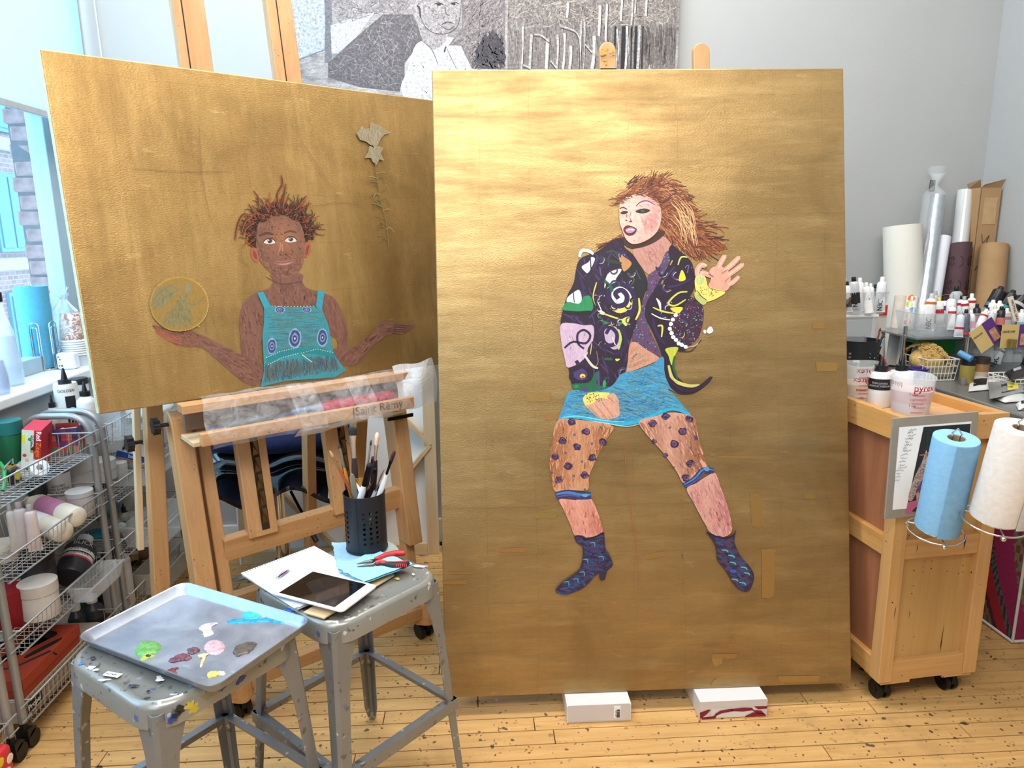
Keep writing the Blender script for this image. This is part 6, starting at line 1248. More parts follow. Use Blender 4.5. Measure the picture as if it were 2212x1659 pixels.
# paper towel rolls on chrome holders hooked to the cabinet
def towel_roll(tp, bp, Yt, Yb, rpx, label, col, hl, ring_r, tail=None, attach=None):
    T, B = aty(*tp, Yt), aty(*bp, Yb); d = (T-B); L = d.length; d.normalize(); r = rpx*scl((T+B)/2)
    Mx = d.to_track_quat('Z', 'Y').to_matrix().to_4x4(); Mx.translation = B
    t = thing('paper_towel_roll', label, 'paper towel', mat=Mx)
    m = plain('towel_'+nameof(col), col, .95, var=.05, vs=70, bmp=.5)
    MB().lathe([(.0215, 0), (r*.99, 0), (r, .003), (r, L-.003), (r*.99, L), (.0215, L), (.0215, 0)], (0, 0, 0), 40, cap=False).build('paper', m, t, smooth=40)
    MB().lathe([(.0212, .001), (.0195, .001), (.0195, L-.001), (.0212, L-.001)], (0, 0, 0), 20, cap=False).build('cardboard_core', P_((170, 140, 110), .8), t, smooth=40)
    vd = Mx.to_3x3().inverted() @ (CAMP-B); a0 = math.atan2(vd.y, vd.x); q = MB(); n = 14; vs = []   # loose end of the paper
    for j in range(13):
        for i in range(n+1):
            u = i/n; an = a0+tail[0]+u*tail[1]+.02*math.sin(j*2.1)*(1-u if tail[1] > 0 else u)*.5; rr = r+.0022+.010*u*tail[2]; jag = .0012*random.uniform(-1, 1) if i == 0 else 0; vs.append((rr*math.cos(an+jag*4), rr*math.sin(an+jag*4), L*(j/12)*.985+.002-(.006 if j == 0 else 0)))
    q.add(vs, [(j*(n+1)+i, j*(n+1)+i+1, (j+1)*(n+1)+i+1, (j+1)*(n+1)+i) for j in range(12) for i in range(n)]); q.build('loose_sheet', plain('tail_'+nameof(col), tuple(int(c*.86) for c in col), .95, var=.08, vs=70), t, smooth=60)
    h = thing('towel_holder', hl, 'towel holder', mat=Mx); q = MB()
    q.tube([(ring_r*math.cos(2*PI*k/32), ring_r*math.sin(2*PI*k/32), -.012) for k in range(32)], .0024, 8, closed=True); q.build('base_ring', m_chrome, h, smooth=60)
    q = MB(); q.tube([(r*.80*math.cos(2*PI*k/32), r*.80*math.sin(2*PI*k/32), -.006) for k in range(32)], .002, 8, closed=True)
    for k in range(3): an = a0+.4+k*2*PI/3; q.tube([(r*.5*math.cos(an), r*.5*math.sin(an), -.007), (ring_r*math.cos(an), ring_r*math.sin(an), -.012)], .002, 8)
    q.build('inner_ring', m_chrome, h, smooth=60)
    for k in range(3): an = a0+.4+k*2*PI/3; MB().ball((ring_r*math.cos(an), ring_r*math.sin(an), -.018), .0065, 12).build('ball_foot', m_chrome, h, smooth=60)
    q = MB(); s_ = Vector((-math.sin(a0), math.cos(a0), 0))*.008; q.tube([s_+Vector((0, 0, -.008)), s_+Vector((0, 0, L)), s_*1.3+Vector((0, 0, L+.012)), Vector((0, 0, L+.026)), -s_*1.3+Vector((0, 0, L+.012)), -s_+Vector((0, 0, L)), -s_+Vector((0, 0, -.008))], .0023, 8); q.build('centre_rod', m_chrome, h, smooth=60)
    inv = Mx.inverted(); q = MB(); P0 = inv @ Vector(attach); q.tube([(ring_r*math.cos(a0+PI), ring_r*math.sin(a0+PI), -.012), P0*.5+Vector((ring_r*math.cos(a0+PI), ring_r*math.sin(a0+PI), -.012))*.5, P0], .0024, 8); q.build('hook_arm', m_chrome, h, smooth=60)
    return t
towel_roll((2066, 946), (2023, 1138), 1.66, 1.705, 44, 'light blue shop towel roll hanging at the front of the wooden cabinet', (140, 194, 234), 'chrome wire holder under the blue roll in front of the cabinet', .068, (.12, 1.2, .15), (1.36, 1.905, .60))
towel_roll((2209, 924), (2150, 1116), 1.55, 1.595, 51, 'white quilted paper towel roll at the right edge beside the cabinet', (232, 224, 216), 'chrome wire holder under the white roll at the right edge', .073, (.9, .5, 1.2), (1.54, 1.93, .62))
# steel table and the worktop behind
stt = thing('steel_table', 'stainless steel work table along the right wall covered with paint tubes', 'table', (2.0, 2.2, 0)); TT = Matrix.Translation((-2.0, -2.2, 0)); TZ_ = .885
m_top = plain('worn_stainless', (150, 152, 152), .30, .55, .12, 8)
q = MB(); q.T = TT; q.box(((1.69+2.335)/2, (1.15+3.24)/2, TZ_-.02), (2.335-1.69, 3.24-1.15, .04)); q.build('table_top', m_top, stt, bevel=.006)
for x_, y_ in ((1.76, 2.75), (2.28, 1.3), (2.28, 3.15), (1.76, 3.18)): q = MB(); q.T = TT; q.tube([(x_, y_, 0), (x_, y_, TZ_-.04)], .02, 12); q.build('leg', m_steel, stt, smooth=40)
wt = thing('side_worktop', 'small grey worktop behind the wooden cabinet under the tube drawers', 'table', (1.38, 2.8, 0))
MB().box((0, .02, TZ_-.015), (.58, .78, .03)).build('top', m_top, wt, bevel=.004)
for x_, y_ in ((-.25, -.33), (.25, -.33), (-.25, .36), (.25, .36)): MB().box((x_, y_, (TZ_-.03)/2), (.035, .035, TZ_-.03)).build('leg', m_steel, wt)
# things on the cabinet top
CZ = CT-.03
def pyrex(px, py, wpx, hpx, label, liq, liq2, lv, words, scale=True, seed=0):
    p = atz(px, py, CZ); k = scl(p); r = wpx*k/2; h = hpx*k*1.06; t = thing('measuring_cup', label, 'measuring cup', p, None, 'glass measuring cups')
    q = MB(); n = 36; vs = []; prof = [(.80, 0), (.84, .02), (.98, .9), (1.04, .97), (1.02, 1.0), (.97, .95), (.93, .88), (.80, .04), (.76, .025)]
    for a_, z in prof:
        for i in range(n):
            an = 2*PI*i/n; sp = max(0, math.cos(an-3.6))**8*.12*(z > .85); vs.append((r*(a_+sp)*math.cos(an), r*(a_+sp)*math.sin(an), h*(z+.03*math.sin(an*2+seed)*(z > .9))))
    q.add(vs, [tuple(range(n)), tuple(range(len(vs)-n, len(vs)))]+[(j*n+i, j*n+(i+1) % n, (j+1)*n+(i+1) % n, (j+1)*n+i) for j in range(len(prof)-1) for i in range(n)]); q.build('glass_wall', m_glass, t, smooth=60)
    MB().lathe([(r*.74, h*.03), (r*.80, h*.10), (r*.85, h*lv*.55), (r*.1, h*lv*.55)], (0, 0, 0), 30).build('settled_liquid', P_(liq2, .35), t, smooth=60)
    MB().lathe([(r*.85, h*lv*.55), (r*.91, h*lv), (r*.05, h*lv)], (0, 0, 0), 30).build('liquid', P_(liq, .3), t, smooth=60)
    vd = CAMP-p; a0 = math.atan2(vd.y, vd.x); red = (196, 44, 62)
    for s, da, zz, sz in words:
        mir = s.startswith('~'); o = textmesh(s.strip('~'), r*sz, P_(red, .5, var=0), (0, 0, 0), (1, 0, 0), (0, 1, 0), t, align='CENTER', depth=.0003, bold=True)
        for v in o.data.vertices: x, y = (-v.co.x if mir else v.co.x), v.co.y; an = a0+da+x/r; R2 = r*(.84+.14*zz)+.0012; v.co = (R2*math.cos(an), R2*math.sin(an), h*zz+y)
    q = MB()
    for k2, zz in enumerate((.18, .30, .40, .50, .60, .70)):
        for j in range(6): an = a0+.1+j*.1+(k2 % 2)*.1; R2 = r*(.84+.14*zz)+.0012; q.box((R2*math.cos(an), R2*math.sin(an), h*zz), (.0008, r*.10, .0014), rot=Matrix.Rotation(an, 3, 'Z'))
    q.build('measure_marks', P_(red, .5, var=0), t, kind='stuff'); return t
pyrex(1964, 898, 88, 84, 'glass measuring cup of pink rinse water at the cabinet corner', (222, 186, 190), (226, 216, 224), .66, [('pyrex', .62, .70, .46), ('~pyrex', -.85, .80, .36), ('2 cups', .10, .60, .16), ('1½', .06, .46, .16), ('1 cup', .10, .32, .16)])
pyrex(1846, 868, 82, 82, 'glass measuring cup half hidden behind the tall painting', (206, 186, 160), (210, 200, 184), .50, [('~pyrex', .45, .82, .42), ('~pyrex', .30, .60, .40), ('8 ounces', .3, .36, .15), ('cup', .35, .18, .16)], seed=2)
bottle(1896, 876, 49, 98, CZ, 'white squeeze bottle with black nozzle standing left of the pink cup', (236, 236, 238), band=((30, 30, 32), .52, .84), text=['THIN LAYERS', 'ACRYLIC MEDIUM'], tcol=(200, 200, 205), tsize=.22)
bottle(1941, 870, 46, 92, CZ, 'white squeeze bottle with black nozzle standing behind the pink cup', (236, 236, 238))
# worktop: black can, drawers, tubes
perf_cup(tuple(atz(1847, 826, TZ_+.001)), 41*scl(atz(1847, 826, TZ_)), .165, 'large black perforated can beside the tall painting on the side worktop', 7, name='perforated_can')
dr_ = thing('drawer_unit', 'small clear plastic drawer unit with white top behind the black can', 'drawers', (1.44, 2.72, TZ_))
MB().box((0, 0, .125), (.20, .18, .235)).build('drawer_body', m_clear2, dr_, bevel=.004); MB().box((.0, 0, .248), (.21, .19, .012)).build('white_top', m_white, dr_, bevel=.003); MB().box((0, -.093, .125), (.19, .006, .22)).build('drawer_front', m_clear, dr_, bevel=.003)
q = MB(); rn = random.Random(4)
for k in range(26): q.box((rn.uniform(-.08, .08), rn.uniform(-.07, -.03), .03+rn.uniform(0, .13)), (.05, .012, .02), rot=Matrix.Rotation(rn.uniform(0, 3), 3, 'Y'))
tag(q.build('drawer_contents', P_((150, 146, 138), .7), None), 'jumble of grey scraps inside the clear drawer unit', 'scraps', kind='stuff').location = dr_.location
def bin_(px0, px1, pyb, hgt, dep, Y, label, mt, z=None, lipn=True, name='storage_bin', slant=.015, rot=0):
    z = z if z is not None else aty((px0+px1)/2, pyb, Y).z; A, B = aty(px0, pyb, Y), aty(px1, pyb, Y); w = (B-A).length; t = thing(name, label, 'bin', ((A.x+B.x)/2, Y+dep/2, z), rot); w2, d2 = w/2, dep/2; q = MB(); th = .002; s = slant
    def ring(w_, d_, z_): return [(-w_, -d_, z_), (w_, -d_, z_), (w_, d_, z_), (-w_, d_, z_)]
    vs = ring(w2-s*.5, d2-s*.5, 0)+ring(w2+s*.3, d2+s*.3, hgt)+ring(w2+s*.3-th, d2+s*.3-th, hgt)+ring(w2-s*.5-th, d2-s*.5-th, th)
    q.add(vs, [(3, 2, 1, 0), (12, 13, 14, 15)]+[(i*4+k, i*4+(k+1) % 4, (i+1)*4+(k+1) % 4, (i+1)*4+k) for i in range(3) for k in range(4)]); q.build('tub', mt, t)
    q = MB(); q.tube([(x, y, hgt) for x, y in ((-w2-s*.3, -d2-s*.3), (w2+s*.3, -d2-s*.3), (w2+s*.3, d2+s*.3), (-w2-s*.3, d2+s*.3))], .003, 6, closed=True); q.build('rim', mt, t); return t
WHC, BKC = (236, 236, 234), (26, 26, 30)
def tubes(rows, where, grp):
    for i, (tx, ty, bx, by, Y, wpx, cap, band, txt, bodyc) in enumerate(rows):
        T, B = aty(tx, ty, Y), aty(bx, by, Y-.015); L = (T-B).length
        cn = 'black' if sum(cap) < 200 else ('white' if sum(cap) > 600 else 'grey'); bn = 'white' if sum(bodyc) > 600 else ('black' if sum(bodyc) < 200 else 'grey')
        bx_ = '' if not band else (' and coloured label' if max(band[0])-min(band[0]) > 60 else ' and dark label')
        ptube(B, L, wpx*scl(T), T-B, '%s paint tube with %s cap, %s from left in %s' % (bn, cn, ORD[i], where), cap, bodyc, band, txt, group=grp)
W3, G3 = (230, 232, 234), (196, 202, 208)
def bn(c, a=.6, b=.85): return (c, a, b)
bin_(1824, 1914, 677, .085, .12, 2.62, 'clear bin of paint tubes on top of the small drawer unit', m_clear2, z=1.139)
tubes([(1824, 600, 1830, 672, 2.70, 15, WHC, None, None, W3), (1829, 608, 1832, 674, 2.64, 17, BKC, bn((60, 60, 64), .2, .5), None, W3), (1844, 598, 1848, 674, 2.63, 20, BKC, bn((30, 30, 34), .30, .66), 'OPEN', G3), (1858, 600, 1858, 672, 2.72, 17, WHC, None, None, W3),
       (1871, 610, 1877, 676, 2.63, 17, WHC, bn((240, 240, 240), .0, .5), 'GOLDEN', W3), (1881, 612, 1884, 672, 2.70, 13, WHC, None, None, W3), (1891, 614, 1889, 672, 2.71, 12, BKC, bn((30, 30, 34)), None, (40, 40, 44)), (1907, 598, 1899, 674, 2.64, 20, WHC, None, 'GOLDEN', (222, 226, 232))], 'clear bin beside tall painting', 'paint tubes in the left clear bin')
for (tx, ty, bx, by, c, l) in ((1812+25, 642, 1825, 668, (176, 120, 86), 'copper-ferruled brush lying across the left tube bin'), (1902, 708, 1886, 770, (190, 120, 90), 'brush with a copper ferrule standing in the narrow glass'), (1908, 722, 1889, 772, (70, 110, 150), 'brush with a blue handle standing in the narrow glass'), (1911, 724, 1893, 774, (210, 210, 214), 'brush with a silver ferrule standing in the narrow glass')):
    Y_ = 2.60 if ty < 700 else 2.56; brush(aty(bx, by, Y_), aty(tx, ty, Y_), .004, l, hc=(60, 90, 140) if 'blue' in l else (50, 40, 40), fc=c, bc=(90, 60, 50), ferr=.35, br=.12)
jar(1888, 812, 14, 44, TZ_, 'narrow glass of thin brushes right of the black can', 'clear', None, 0)
q = MB(); A = [aty(1906, 770, 2.5), aty(1910, 782, 2.5), aty(1916, 798, 2.5), aty(1920, 800, 2.5)]; q.tube(A, [.004, .006, .007, .004], 8); q.tube([aty(1905, 775, 2.51), aty(1899, 790, 2.51), aty(1905, 806, 2.5)], .004, 8); tag(q.build('scissors', P_((190, 30, 40), .4), None, smooth=60), 'red scissor handles behind the white squeeze bottles', 'scissors')
q = MB(); q.tube([aty(1893, 764, 2.6), aty(1900, 768, 2.6), aty(1902, 790, 2.6), aty(1898, 806, 2.6)], .007, 8); tag(q.build('black_hose', m_rubber, None, smooth=60), 'curved black handle right of the black can', 'handle')
q = MB(); p0 = aty(1893, 686, 2.85); q.box((p0.x+.02, 2.86, 1.02), (.05, .02, .27)); o = q.build('card_panel', plain('pale_card', (214, 206, 198), .7), None, bevel=.001); tag(o, 'pale card with red top standing right of the drawer unit', 'card'); MB().box((p0.x+.02, 2.848, 1.13), (.045, .003, .04)).build('red_label', P_((206, 44, 38), .6), o)
# rolls leaning in the corner
def roll(tp, bp, Yt, Yb, rpx, label, mt, hollow=.8, cat='roll', zb=None, name='paper_roll', inner=None, tilt_top=0, capc=None, pat=None):
    T = aty(*tp, Yt); B = aty(*bp, Yb)
    if zb is not None: B = Vector((B.x, B.y, zb)); d = (T-B); 
    d = (T-B); L = d.length; d.normalize(); r = rpx*scl(T); Mx = d.to_track_quat('Z', 'Y').to_matrix().to_4x4(); Mx.translation = B+d*r*.0; t = thing(name, label, cat, mat=Mx)
    MB().lathe([(r*hollow, 0), (r, 0), (r, L), (r*hollow, L), (r*hollow, 0)], (0, 0, 0), 28, cap=False).build('sheet', mt, t, smooth=40)
    if inner: MB().lathe([(r*hollow*.99, L-.02), (r*hollow*.99, L+.001), (r*hollow*.8, L+.001), (r*hollow*.8, L-.02)], (0, 0, 0), 24, cap=False).build('core', inner, t, smooth=40)
    return t, r, L
m_cream = plain('cream_paper', (226, 224, 214), .8, var=.03, vs=4); m_kraft = plain('kraft_paper', (166, 132, 92), .85, var=.08, vs=12)
roll((1949, 488), (1952, 790), 3.12, 3.06, 38, 'wide cream paper roll standing against the back wall', m_cream, .93, zb=TZ_)
t, r, L = roll((2026, 424), (1985, 700), 3.16, 2.95, 15, 'tall silver foil roll in a clear bag leaning on the back wall', plain('crinkled_foil', (176, 190, 200), .28, .85, .15, 30, bmp=.8), .3, zb=TZ_, name='foil_roll')
q = MB(); q.lathe([(r*1.5, -.0), (r*1.6, L*.5), (r*1.5, L+.01), (r*.9, L+.03), (r*.25, L+.05), (r*.3, L+.06), (r*1.1, L+.11), (r*1.4, L+.125)], (r*.45, 0, 0), 18, cap=False); q.build('plastic_sleeve', m_clear, t, smooth=60); MB().box((r*.9, -.005, L+.052), (.022, .02, .05)).build('black_clip', m_black, t, bevel=.003)
roll((2038, 512), (2002, 700), 3.12, 2.98, 15, 'white paper tube with a blue inner end leaning right of the foil roll', P_((226, 230, 240), .6, var=.02), .9, zb=TZ_, inner=P_((40, 110, 190), .5))
roll((2026, 508), (1996, 700), 3.16, 3.02, 6, 'thin pale grey tube squeezed between foil roll and white tube', P_((190, 198, 208), .5, var=.02), .5, zb=TZ_)
roll((2086, 412), (2062, 640), 3.20, 3.06, 16, 'clear glossy film roll in front of the cardboard carton', plain('glossy_film', (226, 230, 234), .1, alpha=.8, spec=1, var=0), .75, zb=TZ_, name='film_roll')
t, r, L = roll((2148, 530), (2122, 800), 3.06, 2.94, 27, 'brown kraft paper roll leaning in the right corner', m_kraft, .96, zb=TZ_)
t, r, L = roll((1947, 640), (1922, 830), 2.96, 2.90, 13, 'beige cardboard tube standing left of the patterned roll', plain('beige_tube', (206, 194, 180), .6), .85, zb=TZ_)
t, r, L = roll((1972, 642), (1944, 830), 2.92, 2.86, 12, 'white wrapping roll printed with orange and green cups', P_((236, 234, 230), .5), .85, zb=TZ_)
vd = t.matrix_world.to_3x3().inverted() @ (CAMP-t.matrix_world.translation); a0 = math.atan2(vd.y, vd.x); rn = random.Random(8)
for k in range(11):
    c = [(232, 110, 40), (186, 200, 60), (60, 150, 190), (240, 170, 40)][k % 4]; zc = L*(.97-.085*k); ac = a0+rn.uniform(-.5, .5); rr = .014; q = MB(); n = 10
    q.add([((r+.0008)*math.cos(ac+(rr*rn.uniform(.8, 1.2)*math.cos(2*PI*i/n))/r), (r+.0008)*math.sin(ac+(rr*math.cos(2*PI*i/n))/r), zc+rr*rn.uniform(.8, 1.1)*math.sin(2*PI*i/n)) for i in range(n)], [tuple(range(n))]); q.build('printed_cup', P_(c, .5), t)
roll((1962, 741), (1945, 812), 2.74, 2.70, 9.5, 'black roll with a white core standing before the patterned roll', P_((20, 20, 22), .7), .7, zb=TZ_, inner=P_((225, 225, 228), .5))
roll((1979, 745), (1968, 812), 2.76, 2.72, 8, 'short white roll right of the black roll', P_((228, 230, 234), .6, var=.02), .7, zb=TZ_)
# purple mat, rolled, with pressed hexagon lines
pm = thing('rolled_mat', 'dark plum patterned mat curled in the right corner, tied with string', 'mat', aty(2080, 640, 3.02)); pm.location.z = TZ_
q = MB(); A0 = aty(2052, 560, 3.02); A1 = aty(2112, 560, 3.02); w_ = (A1-A0).length; zt_ = aty(2082, 522, 3.02).z-TZ_; n = 16; vs = []
m_pl = plain('plum_rubber', (78, 52, 60), .6, var=.06)
def mp_(u, z, off=0): return (w_*(u-.5)+.06*(z-.2), .06*(2*u-1)**2-.03+.02-off+.10*z, z)
for s in (0, .006):
    for j in range(9):
        for i in range(n+1): u = i/n; z = zt_*j/8*(1-.035*abs(2*u-1)**3*(j == 8)); vs.append(mp_(u, z, s))
N = (n+1)*9; q.add(vs, [(s*N+j*(n+1)+i, s*N+j*(n+1)+i+1, s*N+(j+1)*(n+1)+i+1, s*N+(j+1)*(n+1)+i) for s in (0, 1) for j in range(8) for i in range(n)]+[(8*(n+1)+i, 8*(n+1)+i+1, N+8*(n+1)+i+1, N+8*(n+1)+i) for i in range(n)]); q.build('mat_sheet', m_pl, pm, smooth=60)
q = MB()
for r_ in range(5):
    for c_ in (.27, .74):
        zc = zt_-.085-r_*.105
        for k_, s_ in enumerate((.021, .0165, .012)):
            pts = [(-.55, .9), (-1, .45), (-1, -.45), (-.55, -.9)]
            for a_, b_ in zip(pts[:-1], pts[1:]): q.tube([mp_(c_+a_[0]*s_/w_, zc+a_[1]*s_*1.2, .0075), mp_(c_+b_[0]*s_/w_, zc+b_[1]*s_*1.2, .0075)], .0010, 4)
        pts = [(.3, .9), (.8, .5), (.8, -.5), (.3, -.9)]
        for a_, b_ in zip(pts[:-1], pts[1:]): q.tube([mp_(c_+a_[0]*.021/w_, zc+a_[1]*.025, .0075), mp_(c_+b_[0]*.021/w_, zc+b_[1]*.025, .0075)], .0010, 4)
q.build('hexagon_lines', P_((40, 24, 30), .7), pm, kind='stuff')
q = MB(); q.tube([mp_(u/10, zt_-.24-.015*(u/10)**2+.01*math.sin(u), .009) for u in range(11)], .0018, 6); q.build('string', P_((190, 160, 110), .8), pm, smooth=60)
# cardboard carton
ct = thing('tall_carton', 'tall open brown cardboard carton with scribbled marker in the right corner', 'box', (2.283, 3.15, TZ_)); m_cb = plain('brown_cardboard', (172, 138, 100), .85, var=.05, vs=10)
ztc = aty(2130, 405, 3.10).z-TZ_
q = MB()
for x_ in (-.047, .047): q.box((x_, 0, ztc/2), (.003, .08, ztc))
for y_ in (-.04, .04): q.box((0, y_, ztc/2), (.094, .003, ztc))
q.build('carton_walls', m_cb, ct)
for pts in ([(-.047, .04, ztc), (-.047, -.04, ztc), (-.055, -.045, ztc+.035), (-.055, .04, ztc+.02)], [(-.045, -.04, ztc), (.047, -.04, ztc), (.052, -.055, ztc+.035), (-.040, -.05, ztc+.012)]): q = MB(); q.add(pts+[(x, y+.002, z) for x, y, z in pts], [(0, 1, 2, 3), (4, 5, 6, 7), (0, 1, 5, 4), (1, 2, 6, 5), (2, 3, 7, 6), (3, 0, 4, 7)]); q.build('open_flap', m_cb, ct)
q = MB(); q.box((-.0455, -.0422, ztc*.5), (.002, .001, ztc)); q.build('fold_line', P_((110, 80, 52), .9), ct); MB().box((.004, -.0425, ztc-.10), (.06, .001, .115)).build('shipping_label', P_((190, 156, 116), .7), ct)
q = MB(); q.tube([(-.02, -.043, ztc-.20), (-.012, -.043, ztc-.24), (.015, -.043, ztc-.205), (-.005, -.043, ztc-.27), (-.02, -.043, ztc-.25), (.005, -.043, ztc-.30), (.012, -.043, ztc-.26), (.024, -.043, ztc-.30), (-.005, -.043, ztc-.31), (-.035, -.043, ztc-.36)], .0012, 5); q.build('marker_scribble', m_ink, ct, smooth=60)
# tube rack: clear bins on chrome rack, coloured bins under
rk = thing('bin_rack', 'chrome rack carrying clear tube bins and coloured bins on the steel table', 'rack', (1.95, 2.75, TZ_)); RT = Matrix.Translation((-1.95, -2.75, -TZ_))
zr = aty(2030, 725, 2.66).z
for x_, y_ in ((1.70, 2.70), (1.885, 2.60), (1.70, 2.92), (1.885, 2.9), (2.30, 2.6), (2.30, 2.9)): q = MB(); q.T = RT; q.tube([(x_, y_, TZ_), (x_, y_, zr+.035)], .008, 10); q.build('rack_post', m_chrome, rk, smooth=40)
q = MB(); q.T = RT; q.box((2.0, 2.77, zr-.004), (.62, .32, .006)); q.build('rack_shelf', m_steel, rk)
def cbin(px0, px1, pyb, h, Y, c, l, dep=.13): return bin_(px0, px1, pyb, h, dep, Y, l, plain('bin_'+nameof(c), c, .35, var=.04), slant=.012)
cbin(1994, 2070, 765, .075, 2.74, (34, 142, 62), 'green plastic bin under the clear tube bins')
cbin(1988, 2006, 800, .07, 2.74, (186, 70, 44), 'orange-red plastic bin left of the shavings basket', .05)
cbin(1974, 2000, 818, .035, 2.56, (62, 44, 140), 'purple plastic bin below the red bin', .05); cbin(1955, 1974, 815, .03, 2.62, (30, 96, 160), 'blue plastic bin left of the purple bin', .05)
bin_(1986, 2068, 722, .09, .16, 2.62, 'clear bin of white paint tubes, left on the chrome rack', m_clear2, z=zr)
bin_(2076, 2190, 735, .085, .18, 2.64, 'clear bin crowded with mixed tubes, right on the chrome rack', m_clear2, z=zr)
RD, PK, SL = (190, 36, 54), (226, 92, 140), (170, 176, 182)
tubes([(1994, 650, 1990, 712, 2.66, 14, WHC, None, None, W3), (2014, 634, 2003, 714, 2.65, 21, (200, 200, 205), bn((206, 110, 40), .84, .92), 'GOLDEN', W3), (2021, 628, 2022, 700, 2.74, 15, SL, None, None, SL), (2029, 642, 2031, 705, 2.68, 15, (214, 206, 80), bn(RD, .5, .7), None, W3), (2040, 642, 2040, 700, 2.72, 14, BKC, bn((90, 60, 110), .6, .8), None, W3),
       (2056, 636, 2052, 706, 2.66, 18, SL, bn((186, 186, 188), .1, .5), None, W3), (2058, 656, 2055, 712, 2.63, 15, WHC, bn(RD, .72, .84), None, W3), (2066, 618, 2066, 700, 2.78, 23, BKC, None, None, SL), (2079, 638, 2077, 704, 2.72, 19, BKC, bn(RD, .8, .9), None, W3), (2083, 640, 2088, 704, 2.70, 15, SL, bn(RD, .8, .9), None, W3), (2100, 634, 2096, 704, 2.73, 17, WHC, bn(RD, .84, .93), None, (240, 234, 220))], 'back row of chrome rack', 'paint tubes in the back row of the rack')
tubes([(2077, 672, 2070, 728, 2.60, 16, SL, bn(RD, .35, .45), None, (206, 214, 224)), (2088, 668, 2082, 730, 2.60, 16, BKC, bn(RD, .12, .25), None, (96, 106, 118)), (2098, 670, 2098, 728, 2.61, 15, WHC, bn((216, 180, 190), .4, .7), None, W3), (2111, 656, 2108, 716, 2.66, 15, BKC, bn(PK, .35, .65), None, (32, 32, 36)), (2132, 668, 2112, 712, 2.61, 15, WHC, bn(RD, .75, .85), None, W3), (2143, 672, 2138, 716, 2.63, 14, WHC, bn((210, 200, 120), .6, .7), None, (200, 204, 206)),
       (2134, 664, 2128, 716, 2.70, 14, BKC, bn((60, 60, 64)), None, W3), (2150, 660, 2150, 716, 2.69, 14, (236, 220, 190), None, None, W3), (2164, 662, 2158, 716, 2.64, 16, BKC, bn((200, 110, 110), .3, .65), None, (36, 36, 40)), (2176, 666, 2174, 716, 2.68, 15, WHC, bn(RD, .6, .75), None, (226, 214, 196)), (2194, 672, 2198, 720, 2.66, 15, SL, bn((150, 30, 60), .4, .6), None, W3), (2208, 668, 2204, 724, 2.63, 15, WHC, bn((120, 200, 190), .4, .6), None, W3)], 'crowded right rack bin', 'paint tubes in the right bin of the rack')
tubes([(2164, 620, 2140, 668, 2.78, 26, BKC, bn((60, 110, 140), .1, .3), None, (26, 28, 32)), (2190, 628, 2166, 672, 2.76, 24, BKC, bn((50, 140, 140), .1, .3), None, (28, 30, 36)), (2146, 648, 2140, 690, 2.74, 16, WHC, None, None, W3), (2160, 650, 2156, 690, 2.73, 16, WHC, None, None, W3), (2214, 640, 2192, 668, 2.72, 26, BKC, bn((180, 180, 180), .3, .5), None, (24, 24, 28))], 'leaning top row of rack', 'paint tubes in the leaning top row')
q = MB(); q.beam(aty(2182, 641, 2.60), aty(2196, 692, 2.59), .022, .003, (0, 1, 0)); o = q.build('stir_stick', P_((222, 206, 188), .7), None); tag(o, 'flat stick lettered NEUTRAL GRAY standing among the rack tubes', 'stick')
dd = (aty(2196, 692, 2.59)-aty(2182, 641, 2.60)).normalized(); textmesh('NEUTRAL GRAY', .012, m_ink, aty(2186, 648, 2.596)+Vector((-.004, 0, 0)), dd, Vector((0, 1, 0)).cross(dd)*(1 if Vector((0, 1, 0)).cross(dd).x > 0 else -1), o)
# blister cards
def card(c, split, Y, label, words):
    P = [aty(x, y, Y) for x, y in c]; x_ = (P[1]-P[0]); y__ = (P[3]-P[0]); Mx = plane_mat(P[3], x_, y__); w, h = x_.length, y__.length
    t = thing('blister_card', label, 'card', mat=Mx); MB().box((w*split/2, .001, h/2), (w*split, .002, h)).build('tan_panel', P_((212, 182, 118), .6, var=.04), t); MB().box((w*(1+split)/2, .001, h/2), (w*(1-split), .002, h)).build('purple_panel', P_((92, 48, 124), .5, var=.1), t)
    MB().box((w*(1+split)/2, -.0005, h*.35), (w*(1-split)*.6, .001, h*.5)).build('photo_patch', P_((190, 140, 110), .6, var=.4, vs=80), t); textmesh(words, w*split*.17, m_ink, (w*split*.05, -.0006, h*.66), (1, 0, 0), (0, 0, 1), t, bold=True, condense=.75); return t, w, h
card([(2094, 719), (2143, 684), (2168, 728), (2120, 764)], .55, 2.50, 'tan and purple blister card tilted diagonally among the tubes', 'LIQUID LEAF')
t, w, h = card([(2166, 702), (2226, 700), (2222, 752), (2160, 752)], .62, 2.48, 'upright tan and purple blister card at the right edge', 'LIQUID LEAF')
MB().lathe([(.014, 0), (.014, .02), (.015, .02), (.015, .03)], (w*.3, -.016, .004), 16).build('gold_jar', plain('gold_jar_paint', (150, 130, 70), .3, .7), t, smooth=40)
# lower front clear bin with its tubes
bin_(2085, 2214, 780, .13, .14, 2.68, 'large clear bin at the right front of the steel table', m_clear2, z=TZ_+.001, slant=.03)
tubes([(2108, 748, 2104, 780, 2.72, 15, WHC, bn((120, 130, 140), .3, .6), None, (200, 206, 210)), (2132, 725, 2130, 782, 2.71, 26, SL, bn((170, 176, 180), .7, .8), None, (214, 220, 228)), (2163, 745, 2147, 784, 2.70, 22, WHC, bn((110, 112, 116), .70, .82), 'GOLDEN', W3), (2180, 752, 2176, 782, 2.73, 16, WHC, None, None, W3), (2199, 750, 2196, 782, 2.72, 16, WHC, bn((60, 62, 66), .6, .8), None, W3)], 'large clear table bin', 'paint tubes in the large clear bin')
